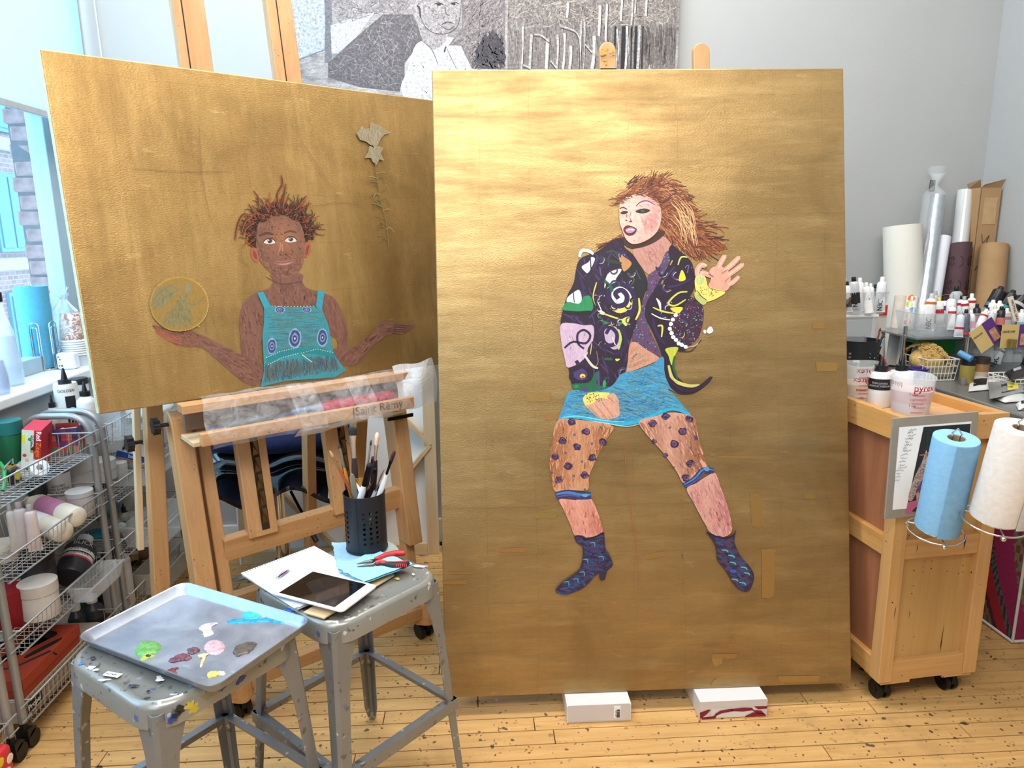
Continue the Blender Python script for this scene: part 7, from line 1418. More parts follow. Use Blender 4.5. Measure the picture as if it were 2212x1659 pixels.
# shavings basket, jars, pouches
sb_ = thing('wire_basket', 'white wire basket heaped with golden wood shavings', 'basket', (1.80, 2.60, TZ_)); A, B = aty(2001, 815, 2.56), aty(2072, 822, 2.54); w_ = (B-A).length; sb_.location = ((A.x+B.x)/2, 2.64, TZ_); m_ww = plain('white_wire', (236, 234, 226), .4, var=0)
def wirebox(t, w, d, h, nx, ny, nz, mt, rr=.0016, flare=1.12, name='wire_grid'):
    q = MB()
    def R_ing(z, s): return [(-w/2*s, -d/2*s, z), (w/2*s, -d/2*s, z), (w/2*s, d/2*s, z), (-w/2*s, d/2*s, z)]
    for k in range(nz+1): q.tube(R_ing(.004+(h-.004)*k/nz, 1+(flare-1)*k/nz), rr*(1.4 if k == nz else 1), 5, closed=True)
    for i in range(nx+1): x = -w/2+w*i/nx; q.tube([(x*flare, -d/2*flare, h), (x, -d/2, .003), (x, d/2, .003), (x*flare, d/2*flare, h)], rr, 5)
    for i in range(1, ny): y = -d/2+d*i/ny; q.tube([(-w/2*flare, y*flare, h), (-w/2, y, .003), (w/2, y, .003), (w/2*flare, y*flare, h)], rr, 5)
    return q.build(name, mt, t, kind='stuff')
wirebox(sb_, w_*.93, .15, .085, 8, 6, 3, m_ww)
MB().box((0, 0, .035), (w_*.86, .13, .05)).build('shavings_bag', plain('cloudy_bag', (196, 186, 160), .3, alpha=.6), sb_, bevel=.01)
q = MB(); rn = random.Random(6)
for k in range(620):
    u, v = rn.uniform(-1, 1), rn.uniform(-1, 1); z = .072+.062*math.sqrt(max(0, 1-(u+.25)**2*.7-v*v*.8))-.02*u*(u > 0); c = Vector((u*w_*.55, v*.075, z)); r_ = rn.uniform(.003, .006); a_ = rn.uniform(0, 6); pts = [c+Vector((r_*math.cos(a_+j*.9), r_*math.sin(a_+j*.9)*rn.uniform(.5, 1), j*.0012)) for j in range(6)]; q.tube(pts, .0011, 4, caps=False)
q.ball((-.012, 0, .07), .05, 14, s=(w_*.50/.05, 1.35, 1.0))
tag(q.build('wood_shavings', plain('golden_shavings', (214, 180, 110), .7, var=.3, vs=90), None, smooth=60), 'heap of curly golden wood shavings in the white basket', 'shavings', kind='stuff').location = sb_.location
jar(2086, 829, 28, 52, TZ_, 'glass jar of yellow-gold powder with a black lid', (150, 134, 62), (24, 24, 26), .22); jar(2117, 816, 30, 42, TZ_, 'glass jar of bronze powder with a dark lid', (146, 108, 66), (62, 52, 44), .26, band=((176, 160, 150), .1, .45))
jar(2080, 832, 12, 15, TZ_, 'tiny grey cube-like pot before the gold jar', (120, 118, 112), None, 0)
wb2 = thing('wire_basket', 'small white wire basket at the right edge of the steel table', 'basket', atz(2205, 838, TZ_)); wirebox(wb2, .14, .12, .045, 8, 6, 3, m_ww)
def pouch(c, z, label, col, parts, bulge=.012):
    P = [atz(x, y, z) for x, y in c]; q = MB(); n = 8; vs = []
    for s in (0, 1):
        for j in range(n+1):
            for i in range(n+1):
                u, v = i/n, j/n; p = (P[0]*(1-u)+P[1]*u)*(1-v)+(P[3]*(1-u)+P[2]*u)*v; hh = bulge*(1-(2*u-1)**4)*(1-(2*v-1)**4)+.001*noise.noise((u*6, v*6, z*50)); vs.append(p+Vector((0, 0, hh*(1-s)+.0012*(1-s))))
    N = (n+1)**2; q.add(vs, [(s*N+j*(n+1)+i, s*N+j*(n+1)+i+1, s*N+(j+1)*(n+1)+i+1, s*N+(j+1)*(n+1)+i) for s in (0, 1) for j in range(n) for i in range(n)]+[e for i in range(n) for e in ((i, i+1, N+i+1, N+i), (n*(n+1)+i, n*(n+1)+i+1, N+n*(n+1)+i+1, N+n*(n+1)+i), (i*(n+1), (i+1)*(n+1), N+(i+1)*(n+1), N+i*(n+1)), (i*(n+1)+n, (i+1)*(n+1)+n, N+(i+1)*(n+1)+n, N+i*(n+1)+n))])
    t = q.build('paint_tube', col if not isinstance(col, tuple) else P_(col, .35), None, smooth=50); tag(t, label, 'paint tube')
    for (u0, u1, v0, v1, cc) in parts:
        q = MB(); vs = []
        for v in (v0, (v0+v1)/2, v1):
            for u in (u0, (u0+u1)/2, u1): p = (P[0]*(1-u)+P[1]*u)*(1-v)+(P[3]*(1-u)+P[2]*u)*v; vs.append(p+Vector((0, 0, bulge*(1-(2*u-1)**4)*(1-(2*v-1)**4)+.0022)))
        q.add(vs, [(0, 1, 4, 3), (1, 2, 5, 4), (3, 4, 7, 6), (4, 5, 8, 7)]); q.build('printed_panel', P_(cc, .4), t)
    return t, P
t, P = pouch([(2096, 815), (2184, 822), (2180, 838), (2092, 846)], TZ_+.003, 'flattened white tube with upside-down lettering beside the gold jars', (222, 222, 222), [(.1, .42, .3, .8, (26, 26, 30))])
xd = (P[0]-P[1]).normalized(); textmesh('GOLDEN', .020, P_((236, 236, 236), .5, var=0), P[0]*.3+P[1]*.0+P[3]*.2+P[1]*.5+Vector((-.004, -.006, .018)), xd, Vector((0, 0, 1)).cross(xd), t, bold=True)
pouch([(2134, 826), (2216, 822), (2216, 846), (2138, 862)], TZ_+.018, 'crumpled silver and black paint tube with a yellow label', plain('silver_crimp', (180, 182, 186), .3, .6, .1, 40), [(.32, .98, .1, .9, (26, 26, 30)), (.48, .78, .2, .85, (222, 206, 70))], .010)
pouch([(2150, 862), (2216, 850), (2216, 866), (2170, 870)], TZ_+.004, 'crumpled pale tube foil at the front of the steel table', (214, 214, 212), [], .012)
pouch([(2194, 874), (2216, 866), (2216, 884), (2200, 886)], TZ_+.003, 'black-tipped white tube lying nearest on the steel table', (230, 230, 230), [(.4, 1, .3, 1, (22, 22, 24))], .012)
pouch([(2170, 806), (2216, 788), (2218, 812), (2182, 822)], TZ_+.05, 'dark foil tube lying on the small white basket', (34, 30, 34), [(.3, .7, .3, .6, (190, 186, 190))], .014)
q = MB(); q.tube([aty(2072, 762, 2.52), aty(2098, 776, 2.48)], .012, 12); tag(q.build('blue_tube', P_((86, 150, 200), .5), None, smooth=40), 'light blue cylinder lying behind the gold powder jars', 'tube')
# patterned bag
bg_ = thing('woven_bag', 'red striped woven storage bag with white piping under the steel table', 'bag', (2.06, 2.40, 0)); q = MB(); nu, nv = 40, 24
CR_, MG, GG, DK_ = S(164, 26, 50), S(146, 28, 84), S(112, 112, 84), S(70, 24, 34)
def bandc(s, v):
    s2 = s+.16*math.sin(v*3.0)+.25*v; f_ = s2*1.7 % 1
    if f_ < .28: return GG if (math.sin(s*90)*math.sin(v*70) > -.15) else S(120, 50, 50)
    if f_ < .36: return DK_
    if f_ < .58: return CR_
    if f_ < .68: return S(86, 98, 96) if int(f_*120) % 2 else S(44, 48, 52)
    return MG
def face(P0, P1, hgt, s0, nrm):
    vs = []; cols = []
    for j in range(nv*3+1):
        for i in range(nu*2+1): u, v = i/(nu*2), j/(nv*3); p = P0*(1-u)+P1*u; vs.append((p.x+nrm[0]*.03*math.sin(u*PI)*math.sin(v*PI), p.y+nrm[1]*.03*math.sin(u*PI)*math.sin(v*PI), hgt*v+.004))
    n_ = nu*2+1
    for j in range(nv*3):
        for i in range(nu*2): q.add([vs[j*n_+i], vs[j*n_+i+1], vs[(j+1)*n_+i+1], vs[(j+1)*n_+i]], [(0, 1, 2, 3)], 0, bandc(s0+i/(nu*2)*1.0, j/(nv*3)))
A_, B_, C_, D_ = Vector((-.16, -.20, 0)), Vector((-.172, .20, 0)), Vector((.21, -.20, 0)), Vector((.21, .2, 0))
face(B_, A_, .66, 0, (-1, 0)); face(A_, C_, .66, 1.0, (0, -1)); q.add([A_+Vector((0, 0, .664)), C_+Vector((0, 0, .664)), D_+Vector((0, 0, .664)), B_+Vector((0, 0, .664))], [(0, 1, 2, 3)], 0, S(130, 24, 44)); q.build('woven_side', vcol('woven_cloth', .75, 0, .1, (50, 50, 50)), bg_)
q = MB(); q.tube([B_+Vector((-.004, 0, .008)), A_+Vector((-.008, -.004, .008)), C_+Vector((0, -.006, .008))], .006, 8); q.tube([A_+Vector((-.006, -.004, .01)), A_+Vector((-.002, -.004, .66))], .005, 8); q.build('white_piping', P_((214, 208, 202), .7), bg_, smooth=60)
# ================================================================ WIRE DRAWER RACKS ON THE LEFT, WITH THEIR CONTENTS
RXR, RXL = -1.335, -1.566
m_wire = plain('grey_wire', (176, 178, 178), .35, .3, 0)
RZ = [.805, .585, .362, .142]
def rack(y0, y1, label, zlist, front=True, rear=True):
    r = thing('wire_drawer_rack', label, 'rack', ((RXR+RXL)/2, (y0+y1)/2, 0), None, 'wire drawer racks under the window'); Rm = Matrix.Translation(-r.location)
    for y_ in ([y0] if front else [])+([y1] if rear else []):
        q = MB(); q.T = Rm; zt_ = .862; rr = .075; P = [(RXR, y_, .085)]+[(RXR-rr+rr*math.cos(t), y_, zt_-rr+rr*math.sin(t)) for t in [i*PI/12 for i in range(7)]]+[(RXL+rr-rr*math.sin(t), y_, zt_-rr+rr*math.cos(t)) for t in [i*PI/12 for i in range(7)]]+[(RXL, y_, .085)]
        q.tube(P, .0115, 12); fr_ = q.build('frame_tube', plain('satin_tube', (158, 160, 160), .32, .35, .03), r, smooth=60)
        for x_ in (RXR, RXL):
            q = MB(); q.T = Rm; q.lathe([(.009, .095), (.012, .06)], (x_, y_, 0), 10)
            for s in (-1, 1): q.tube([(x_+s*.006, y_+.012, .026), (x_+s*.018, y_+.012, .026)], .026, 16)
            q.prism([(-.014, .03), (.030, .045), (.012, .06), (-.014, .06)], lambda p: (x_-.018, y_+p[0], p[1]+.006), lambda p: (x_+.018, y_+p[0], p[1]+.006)); q.build('caster', m_rubber, fr_, smooth=40)
        for z in zlist:
            q = MB(); q.T = Rm
            for x_ in (RXR+.013, RXL-.013): q.tube([(x_, y_-.02, z), (x_, y_+.02, z)], .0025, 6); q.tube([(x_, y_-.02, z-.045), (x_, y_+.02, z-.045)], .0022, 6)
            q.build('runner_wire', m_wire, fr_, kind='stuff')
    for z in zlist:
        b_ = MB(); b_.T = Rm; xa, xb, ya, yb = RXL+.014, RXR+.016, y0+.022, y1-.022; d = .078
        b_.tube([(xa, ya, z), (xb, ya, z), (xb, yb, z), (xa, yb, z)], .0032, 8, closed=True); bb = b_.build('basket', m_wire, r, smooth=60)
        q = MB(); q.T = Rm; n = max(4, int((yb-ya)/.022))
        for i in range(1, n): y_ = ya+(yb-ya)*i/n; q.tube([(xb, y_, z), (xb-.008, y_, z-d), (xa+.008, y_, z-d), (xa, y_, z)], .0013, 4)
        for i in range(7): x_ = xa+.012+(xb-xa-.024)*i/6; q.tube([(x_, ya, z), (x_, ya+.006, z-d), (x_, yb-.006, z-d), (x_, yb, z)], .0013, 4)
        q.tube([(xb-.004, ya+.003, z-d*.5), (xb-.004, yb-.003, z-d*.5)], .0013, 4); q.tube([(xb-.008, ya+.005, z-d), (xb-.008, yb-.005, z-d)], .002, 6)
        q.build('wire_grid', m_wire, bb, kind='stuff')
    return r
rack(1.25, 1.835, 'wire drawer rack at the left edge, nearest to the viewer', RZ, False, True)
rack(1.895, 2.455, 'middle wire drawer rack between the window sill and the baking tray', RZ)
rack(2.525, 3.085, 'far wire drawer rack behind the left easel post', RZ)
FL = [z-.073 for z in RZ]
CLAMP[0] = (RXL+.004, RXR-.004)
GB = 'paint containers in the wire drawers'
# --- middle rack, top drawer
jar(25, 972, 52, 62, FL[0], 'green jar with a teal screw lid in the top wire drawer', (22, 96, 66), (30, 110, 110), .25, band=((196, 150, 50), .0, .12))
tbx = thing('tea_box', 'red and white tea box standing in the top wire drawer', 'box', (0, 0, 0)); pA = atz(78, 1003, FL[0]); k = scl(pA); tbx.location = pA+Vector((-.01, .02, .0)); tbx.rotation_euler = (.05, .16, .25)
MB().box((0, 0, .066), (.055, .115, .130)).build('box_body', P_((198, 36, 52), .5, var=.04), tbx, bevel=.001)
MB().box((-.010, -.0580, .066), (.034, .0012, .128)).build('white_side', P_((206, 222, 204), .5, var=.05, vs=40), tbx); MB().box((-.022, -.0588, .10), (.009, .0006, .03)).build('yellow_flash', P_((232, 222, 40), .5), tbx); MB().box((.004, -.0590, .085), (.011, .0006, .056)).build('brown_emblem', P_((66, 42, 40), .5), tbx)
for i_, (zz, c) in enumerate(((.045, (196, 60, 50)), (.028, (214, 90, 50)), (.10, (70, 140, 80)), (.06, (220, 120, 60)))): MB().lathe([(.006, 0), (.004, .0008)], (-.018+.007*i_, -.0586, zz), 8, axis=(0, -1, 0)).build('printed_fruit', P_(c, .5), tbx)
textmesh('CELESTIAL', .0085, m_wpaper, (.0015, -.0595, .112), (0, 0, -1), (1, 0, 0), tbx, bold=True); textmesh('Red', .020, m_wpaper, (.014, -.0592, .128), (0, 0, -1), (1, 0, 0), tbx, bold=True); textmesh('Zinger', .020, P_((232, 150, 50), .5), (.014, -.0592, .090), (0, 0, -1), (1, 0, 0), tbx); textmesh('CELESTIAL', .012, P_((60, 34, 36), .5), (.0285, .02, .10), (0, 0, -1), (0, 1, 0), tbx, bold=True)
pb_ = thing('plaid_box', 'open plaid box in red, green and purple behind the tea box', 'box', (0, 0, 0)); pA = atz(155, 975, FL[0]); pb_.location = pA+Vector((-.03, .03, 0)); pb_.rotation_euler = (0, 0, .2); q = MB(); pc = [(196, 62, 66), (60, 70, 130), (90, 130, 80), (110, 60, 120), (206, 110, 90), (80, 56, 96)]
for j in range(4):
    for i in range(6): c = S(*pc[(i*2+j*3+(i*j) % 3) % 6]); x0_ = -.05+.1*i/6; x1_ = x0_+.1/6; z0_ = .085*j/4; z1_ = z0_+.085/4; q.add([(x0_, -.045, z0_), (x1_, -.045, z0_), (x1_, -.045, z1_), (x0_, -.045, z1_)], [(0, 1, 2, 3)], 0, c); q.add([(.05, -.045+.09*i/6, z0_), (.05, -.045+.09*(i+1)/6, z0_), (.05, -.045+.09*(i+1)/6, z1_), (.05, -.045+.09*i/6, z1_)], [(0, 1, 2, 3)], 0, c)
q.box((0, .044, .0425), (.1, .002, .085), col=S(190, 70, 70)); q.box((-.049, 0, .0425), (.002, .09, .085), col=S(180, 66, 70)); q.box((0, 0, .002), (.098, .088, .003), col=S(190, 90, 80)); q.build('plaid_walls', vcol('plaid_print', .5, 0, .04), pb_)
q = MB(); q.box((-.01, -.01, .07), (.012, .05, .006), rot=Matrix.Rotation(.5, 3, 'Y')); q.box((.01, .01, .072), (.05, .012, .005), rot=Matrix.Rotation(.4, 3, 'Z')); tag(q.build('wooden_sticks', m_pine, None), 'short wooden sticks lying in the plaid box', 'sticks').location = pb_.location
q = MB(); cA = atz(62, 1020, FL[0]+.03); q.lathe([(.012, -.012), (.030, -.012), (.030, .012), (.012, .012), (.012, -.012)], cA+Vector((0, 0, .012)), 24, cap=False, axis=(.8, -.5, .35)); tag(q.build('tape_roll', m_clear2, None, smooth=40), 'clear tape roll in front of the tea box', 'tape')
q = MB(); q.lathe([(.010, -.010), (.026, -.010), (.026, .010), (.010, .010), (.010, -.010)], atz(85, 1015, FL[0]+.03)+Vector((.0, .0, .005)), 24, cap=False, axis=(.7, -.6, .5)); tag(q.build('tape_roll', P_((226, 230, 232), .3), None, smooth=40), 'white tape roll lying in front of the red tea box', 'tape')
kb = thing('tape_measure', 'black and yellow tape measure in the near end of the top wire drawer', 'tape measure', atz(34, 1046, FL[0]+.003)); MB().box((0, 0, .028), (.020, .045, .050)).build('case', P_((34, 34, 38), .4), kb, bevel=.008); MB().lathe([(.016, 0), (.014, .0012)], (.0105, 0, .03), 14, axis=(1, 0, 0)).build('yellow_label', P_((206, 196, 60), .5), kb)
q = MB(); q.tube([atz(0, 1000, FL[0]+.05), atz(9, 1012, FL[0]+.05), atz(11, 1040, FL[0]+.03), atz(6, 1060, FL[0]+.01)], .006, 8); tag(q.build('green_loop', P_((40, 150, 70), .4), None, smooth=60), 'curved green plastic handle at the left edge of the top drawer', 'handle')
q = MB(); q.tube([atz(8, 1012, FL[0]+.055), atz(18, 1000, FL[0]+.06), atz(27, 992, FL[0]+.06), atz(27, 1004, FL[0]+.055)], .003, 8); tag(q.build('steel_clip', m_chrome, None, smooth=60), 'small steel carabiner beside the black tape measure', 'clip')
# --- middle rack, second drawer
jar(130, 1078, 50, 72, FL[1], 'white paint jar with grey lid and black lettering in the second drawer', (222, 220, 224), (92, 92, 98), .14, text=['GOLDEN', 'FLUID ACRYLIC', 'MICACEOUS', 'IRON OXIDE'], tsize=.26)
jar(85, 1080, 36, 42, FL[1], 'squat jar with a wide black lid left of the grey-lidded jar', (196, 186, 160), (26, 28, 30), .45)
jar(172, 1052, 56, 62, FL[1], 'low white tub with a flat white lid beside the rack frame', (206, 204, 204), (222, 222, 220), .35, band=((30, 30, 34), .05, .30))
jar(178, 1112, 52, 52, FL[1], 'clear jar of pale glitter grains in the second drawer', (196, 188, 190), (206, 210, 214), .16)
def lying(px0, py0, px1, py1, wpx, z0, z1, label, col, cap, band=None, cat='bottle', capl=.16):
    A, B = atz(px0, py0, z0), atz(px1, py1, z1); d = B-A; L = d.length; r = wpx*scl(A)/2; Mx = d.normalized().to_track_quat('Z', 'Y').to_matrix().to_4x4(); Mx.translation = A; t = thing('bottle', label, cat, mat=Mx, group=GB)
    MB().lathe([(r*.3, 0), (r*.9, .002), (r, r*.25), (r, L*.66), (r*.9, L*.72), (r*.45, L*(1-capl-.02)), (r*.42, L*(1-capl))], (0, 0, 0), 22).build('body', body_mat(col), t, smooth=60)
    MB().lathe([(r*.5, L*(1-capl)), (r*.5, L*.98), (r*.42, L)], (0, 0, 0), 16).build('cap', P_(cap, .4), t, smooth=40)
    if band: MB().lathe([(r+.0006, L*band[1]), (r+.0006, L*band[2])], (0, 0, 0), 22, cap=False).build('label_band', P_(band[0], .5), t, smooth=60)
    return t, r, L
lying(168, 1118, 40, 1072, 44, FL[1]+.055, FL[1]+.05, 'cream bottle with a pink label lying in the second drawer', (226, 220, 204), (200, 200, 200), ((196, 130, 170), .22, .55))
lying(138, 1150, 20, 1105, 46, FL[1]+.028, FL[1]+.03, 'cream bottle with a white label lying below the pink-labelled one', (222, 216, 202), (200, 200, 200), ((226, 228, 232), .30, .60))
for i, (x, y, x1, y1, w_, c, l) in enumerate(((38, 1085, 58, 1185, 26, (214, 204, 206), 'pale tube standing left in the second wire drawer'), (62, 1090, 78, 1190, 24, (222, 206, 206), 'pinkish tube standing in the second wire drawer before the cream bottles'), (18, 1090, 36, 1190, 16, (216, 210, 206), 'slim white spatula-like tube leaning in the second wire drawer'))):
    A = atz(x1, y1, FL[1]+.01); B = aty(x, y, A.y+.01); ptube(A, (B-A).length, w_*scl(A), B-A, l, (186, 180, 184), c)
jar(12, 1245, 62, 72, FL[2]+.0, 'grey-black paint jar at the left edge in the third wire drawer', (70, 74, 82), (206, 200, 190), .2, band=((220, 220, 220), .1, .6))
# --- middle rack, third drawer
jar(92, 1330, 72, 76, FL[2]-.0, 'white octagonal tub with a pale lid in the third wire drawer', (216, 208, 200), (222, 214, 206), .28, cat='tub', name='tub')
jar(84, 1272, 74, 84, FL[2]+.045, 'dark smoked jar resting on the white octagonal tub', (42, 40, 46), (34, 26, 28), .2, band=((60, 58, 62), .2, .7))
t, r, L = lying(150, 1250, 186, 1162, 66, FL[2]+.04, FL[2]+.115, 'black paint bottle with a red and white label tipped in the third drawer', (46, 48, 56), (222, 222, 224), ((206, 204, 204), .34, .52))
MB().lathe([(r+.001, L*.30), (r+.001, L*.34)], (0, 0, 0), 22, cap=False).build('red_stripe', P_((196, 50, 70), .5), t); MB().lathe([(r+.001, L*.415), (r+.001, L*.44)], (0, 0, 0), 22, cap=False).build('black_stripe', P_((26, 26, 30), .5), t)
R3 = t.matrix_world.to_3x3().inverted(); vd = R3 @ (CAMP-t.matrix_world.translation); a0 = math.atan2(vd.y, vd.x)
for s, z_, sz, cc in (('BLICK', .60, .32, (225, 225, 228)), ('PREMIUM', .47, .20, (30, 30, 34)), ('TEMPERA', .375, .18, (30, 30, 34))):
    o = textmesh(s, r*sz*1.5, P_(cc, .5, var=0), (0, 0, 0), (1, 0, 0), (0, 1, 0), t, align='CENTER', depth=.0003)
    for v in o.data.vertices: x, y = v.co.x, v.co.y; an = a0+.0+x/r; v.co = ((r+.0016)*math.cos(an), (r+.0016)*math.sin(an), L*z_+y)
bin_(148, 200, 1278, .055, .20, 2.20, 'long grey translucent tray holding the tipped black bottle', m_clear2, z=FL[2]+.002)
rb_ = jar(28, 1356, 72, 86, FL[2]-.02, 'dark red plastic bowl holding a handwritten note in the third drawer', (150, 28, 38), None, .0, taper=.28, name='bowl', cat='bowl')
q = MB(); pn_ = atz(28, 1285, FL[2]+.085); q.box((0, 0, 0), (.060, .035, .0008), rot=Matrix.Rotation(.35, 3, 'Y')); o = q.build('paper_note', P_((228, 220, 206), .8), None); o.location = pn_; o.rotation_euler = (.25, .1, .2); tag(o, 'torn note with marker letters lying on the red bowl', 'note'); textmesh('ROSE', .016, m_ink, (-.024, -.006, .0016), (1, 0, -.35), (0, 1, 0), o)
# --- middle rack, bottom drawer
jar(52, 1385, 38, 74, FL[3]+.01, 'black gesso jar with a white label in the bottom wire drawer', (34, 32, 36), (216, 214, 210), .14, band=((224, 222, 218), .12, .80), text=['BLACK', 'GESSO'], tsize=.34)
jar(24, 1412, 40, 66, FL[3], 'black jar with a white cap, nearest in the bottom wire drawer', (30, 28, 30), (222, 220, 218), .22)
bottle(170, 1366, 38, 62, FL[3], 'grey-black bottle with white cap, left of two behind the orange box', (60, 64, 70), (226, 226, 226), False, band=((206, 206, 208), .04, .38), caph=.2, sh=.62)
bottle(206, 1352, 40, 66, FL[3], 'grey-black bottle with white cap, right of two behind the orange box', (56, 60, 68), (226, 226, 226), False, band=((30, 32, 38), .05, .55), caph=.2, sh=.62, text=['Basics'], tcol=(220, 220, 224))
jar(128, 1362, 60, 52, FL[3], 'white tub with grey label near the two dark bottles', (216, 214, 212), (206, 204, 204), .2, band=((120, 122, 128), .1, .6))
jar(172, 1300, 40, 50, FL[3]+.01, 'teal and white tin behind the two dark bottles', (40, 130, 120), (200, 200, 204), .25, band=((214, 210, 206), .5, .9))
bottle(222, 1320, 34, 110, FL[3], 'tall black bottle with a rainbow label beside the rack tube', (24, 26, 34), (22, 22, 26), False, band=((196, 120, 80), .55, .85), text=['Spectra'], tcol=(230, 220, 220), sh=.85)
# --- boxes under the racks
ob = thing('shoe_box', 'orange-red shoebox with black printed curves on top of the brown carton', 'box', (-1.405, 2.03, .0)); 
def shoe(mb, c, s, nm, mt, **k): mb.box(c, s); return mb.build(nm, mt, ob, **k)
m_or = plain('shoebox_orange', (166, 62, 40), .6, var=.04)
ob.location = (-1.337, 2.16, .0)
shoe(MB(), (-.085, -.085, .17), (.162, .30, .06), 'box_body', m_or, bevel=.001); shoe(MB(), (-.084, -.085, .185), (.168, .308, .036), 'lid', m_or, bevel=.001)
for P in ([(-.16, .16), (-.10, .20), (-.05, .17), (-.06, .12), (-.10, .14), (-.14, .10), (-.18, -.10), (-.15, -.12), (-.12, .04)], [(-.08, -.02), (-.03, .10), (-.01, .12), (-.02, .06), (-.07, -.05)]):
    q = MB(); pts = [(p.x, p.y) for p in crom(P, 4, True)]; q.prism(pts, lambda p: (p[0]*.8, p[1]*.62-.09, .2025), lambda p: (p[0]*.8, p[1]*.62-.09, .2038)); q.build('printed_curve', m_ink, ob)
q = MB(); q.tube([(-.15, -.20, .203), (-.06, -.17, .203), (-.005, -.09, .203), (.0, -.07, .18)], .003, 6, sx=1.6); q.build('printed_curve', m_ink, ob, smooth=60)
cb2 = thing('flat_carton', 'pale grey printed carton under the orange shoebox', 'box', (-1.337, 2.13, 0)); MB().box((-.084, .0, .105), (.166, .44, .07)).build('carton_body', plain('grey_print_carton', (176, 164, 150), .8, var=.12, vs=40), cb2, bevel=.001)
q = MB()
for k in range(18): q.box((-.0004, -.21+.024*k, .105), (.001, .0012, .066))
for k in range(4): q.box((-.0004, 0, .08+.018*k), (.001, .43, .0008))
q.build('printed_lines', P_((120, 108, 98), .8), cb2, kind='stuff')
MB().box((.0000, -.17, .106), (.0016, .070, .030)).build('black_label', m_ink, cb2); textmesh('Propel', .023, m_wpaper, (.0012, -.203, .098), (0, 1, 0), (0, 0, 1), cb2, bold=True)
rp_ = thing('snack_packet', 'red and yellow packet at the bottom left corner of the picture', 'packet', (-1.30, 1.70, 0)); MB().box((-.04, 0, .055), (.09, .16, .11)).build('packet_body', P_((206, 50, 56), .4, var=.1), rp_, bevel=.012)
for y_, z_, c in ((.03, .085, (232, 206, 50)), (.05, .04, (226, 200, 190)), (.0, .06, (232, 200, 60)), (.065, .07, (240, 220, 210))): MB().lathe([(.014, 0), (.010, .001)], (.0055, y_, z_), 8, axis=(1, 0, 0)).build('printed_patch', P_(c, .5), rp_)
# --- far rack, top drawer
bin_(136, 268, 962, .115, .46, 2.57, 'clear plastic box filling the top drawer of the far rack', m_clear2, z=FL[0]+.002)
gb = bottle(158, 952, 46, 148, FL[0]+.004, 'white bottle with black cap lettered OPEN in the top drawer', (228, 228, 222), (26, 26, 28), True, vtext='OPEN', tcol=(30, 30, 34), caph=.06, sh=.80); k = scl(gb.location); wraptext(['GOLDEN'], 23*k+.001, 148*k*1.08*.715, gb, (26, 26, 30), 23*k*.36)
bottle(125, 960, 24, 102, FL[0]+.004, 'small bottle with a tall black nozzle cap left of the lettered bottle', (222, 222, 220), (26, 26, 28), True, caph=.09)
bottle(198, 955, 38, 124, FL[0]+.004, 'white bottle with black nozzle at the painting edge in the top drawer', (224, 224, 222), (26, 26, 28), True, band=((210, 226, 236), .2, .7), caph=.07)
jar(186, 935, 34, 112, FL[0]+.004, 'white jar with a flat black lid behind the lettered bottle', (216, 218, 222), (28, 30, 34), .06)
# second
jar(246, 1012, 50, 78, FL[1]+.004, 'white tapered tub of clear tar gel in the second drawer', (216, 216, 212), (222, 222, 218), .1, text=['CLEAR', 'TAR GEL'], tsize=.30, taper=.0)
jar(275, 1010, 32, 46, FL[1]+.004, 'white jar with a black lid beside the tar gel tub', (214, 214, 212), (26, 28, 30), .22)
jar(224, 1048, 56, 54, FL[1], 'wide low white tub before the tar gel tub', (208, 208, 206), (222, 222, 220), .32, band=((30, 30, 34), .05, .4)); jar(262, 1035, 30, 36, FL[1]+.002, 'small white tub half hidden behind the wide low tub', (206, 206, 204), (222, 222, 220), .3)
bin_(232, 322, 1075, .07, .30, 2.70, 'clear plastic box in the second drawer of the far rack', m_clear2, z=FL[1]+.001)
def bag(px, py, w_, h_, d_, z, label, mt, cat='plastic bag', seed=1, rot=0):
    p = atz(px, py, z); q = MB(); n, m_ = 16, 12; vs = []
    for j in range(m_+1):
        for i in range(n):
            v = j/m_; a_ = 2*PI*i/n; rr = math.sin(PI*min(.97, max(.04, v)))**.55*(1+.22*noise.noise((math.cos(a_)*1.6+seed, math.sin(a_)*1.6, v*3))); vs.append((w_/2*rr*math.cos(a_), d_/2*rr*math.sin(a_), h_*v))
    q.add(vs, [(j*n+i, j*n+(i+1) % n, (j+1)*n+(i+1) % n, (j+1)*n+i) for j in range(m_) for i in range(n)]+[tuple(range(n-1, -1, -1)), tuple(m_*n+i for i in range(n))]); o = q.build('bag', mt, None, smooth=70); o.location = p; o.rotation_euler = (0, 0, rot); tag(o, label, cat); return o
m_bagc = plain('bag_plastic', (220, 228, 236), .22, var=.1, vs=20, alpha=.75, bmp=.6)
o = bag(300, 1012, .15, .10, .14, FL[1]+.01, 'clear bag of white cotton balls in the second drawer', m_bagc, seed=3)
q = MB(); q.box((0, 0, 0), (.11, .004, .024), rot=Matrix.Rotation(.30, 3, 'Y')); l_ = q.build('blue_header', P_((36, 84, 180), .4), o); l_.location = (.01, -.075, .075); textmesh('balls', .022, m_wpaper, (-.01, -.0028, -.002), (1, 0, -.30), (.30, 0, 1), l_, bold=True)
q = MB(); q.box((0, 0, 0), (.10, .004, .007), rot=Matrix.Rotation(.34, 3, 'Y')); q.build('orange_stripe', P_((222, 140, 80), .5), o).location = (.005, -.074, .055)
bag(330, 985, .10, .06, .16, FL[1]+.0, 'blue and red patterned packet behind the cotton balls bag', P_((120, 90, 160), .4, var=.5), 'packet', 5)
bag(325, 900, .16, .07, .26, FL[0]+.0, 'crumpled clear plastic bags in the far end of the top drawer', m_bagc, seed=7)
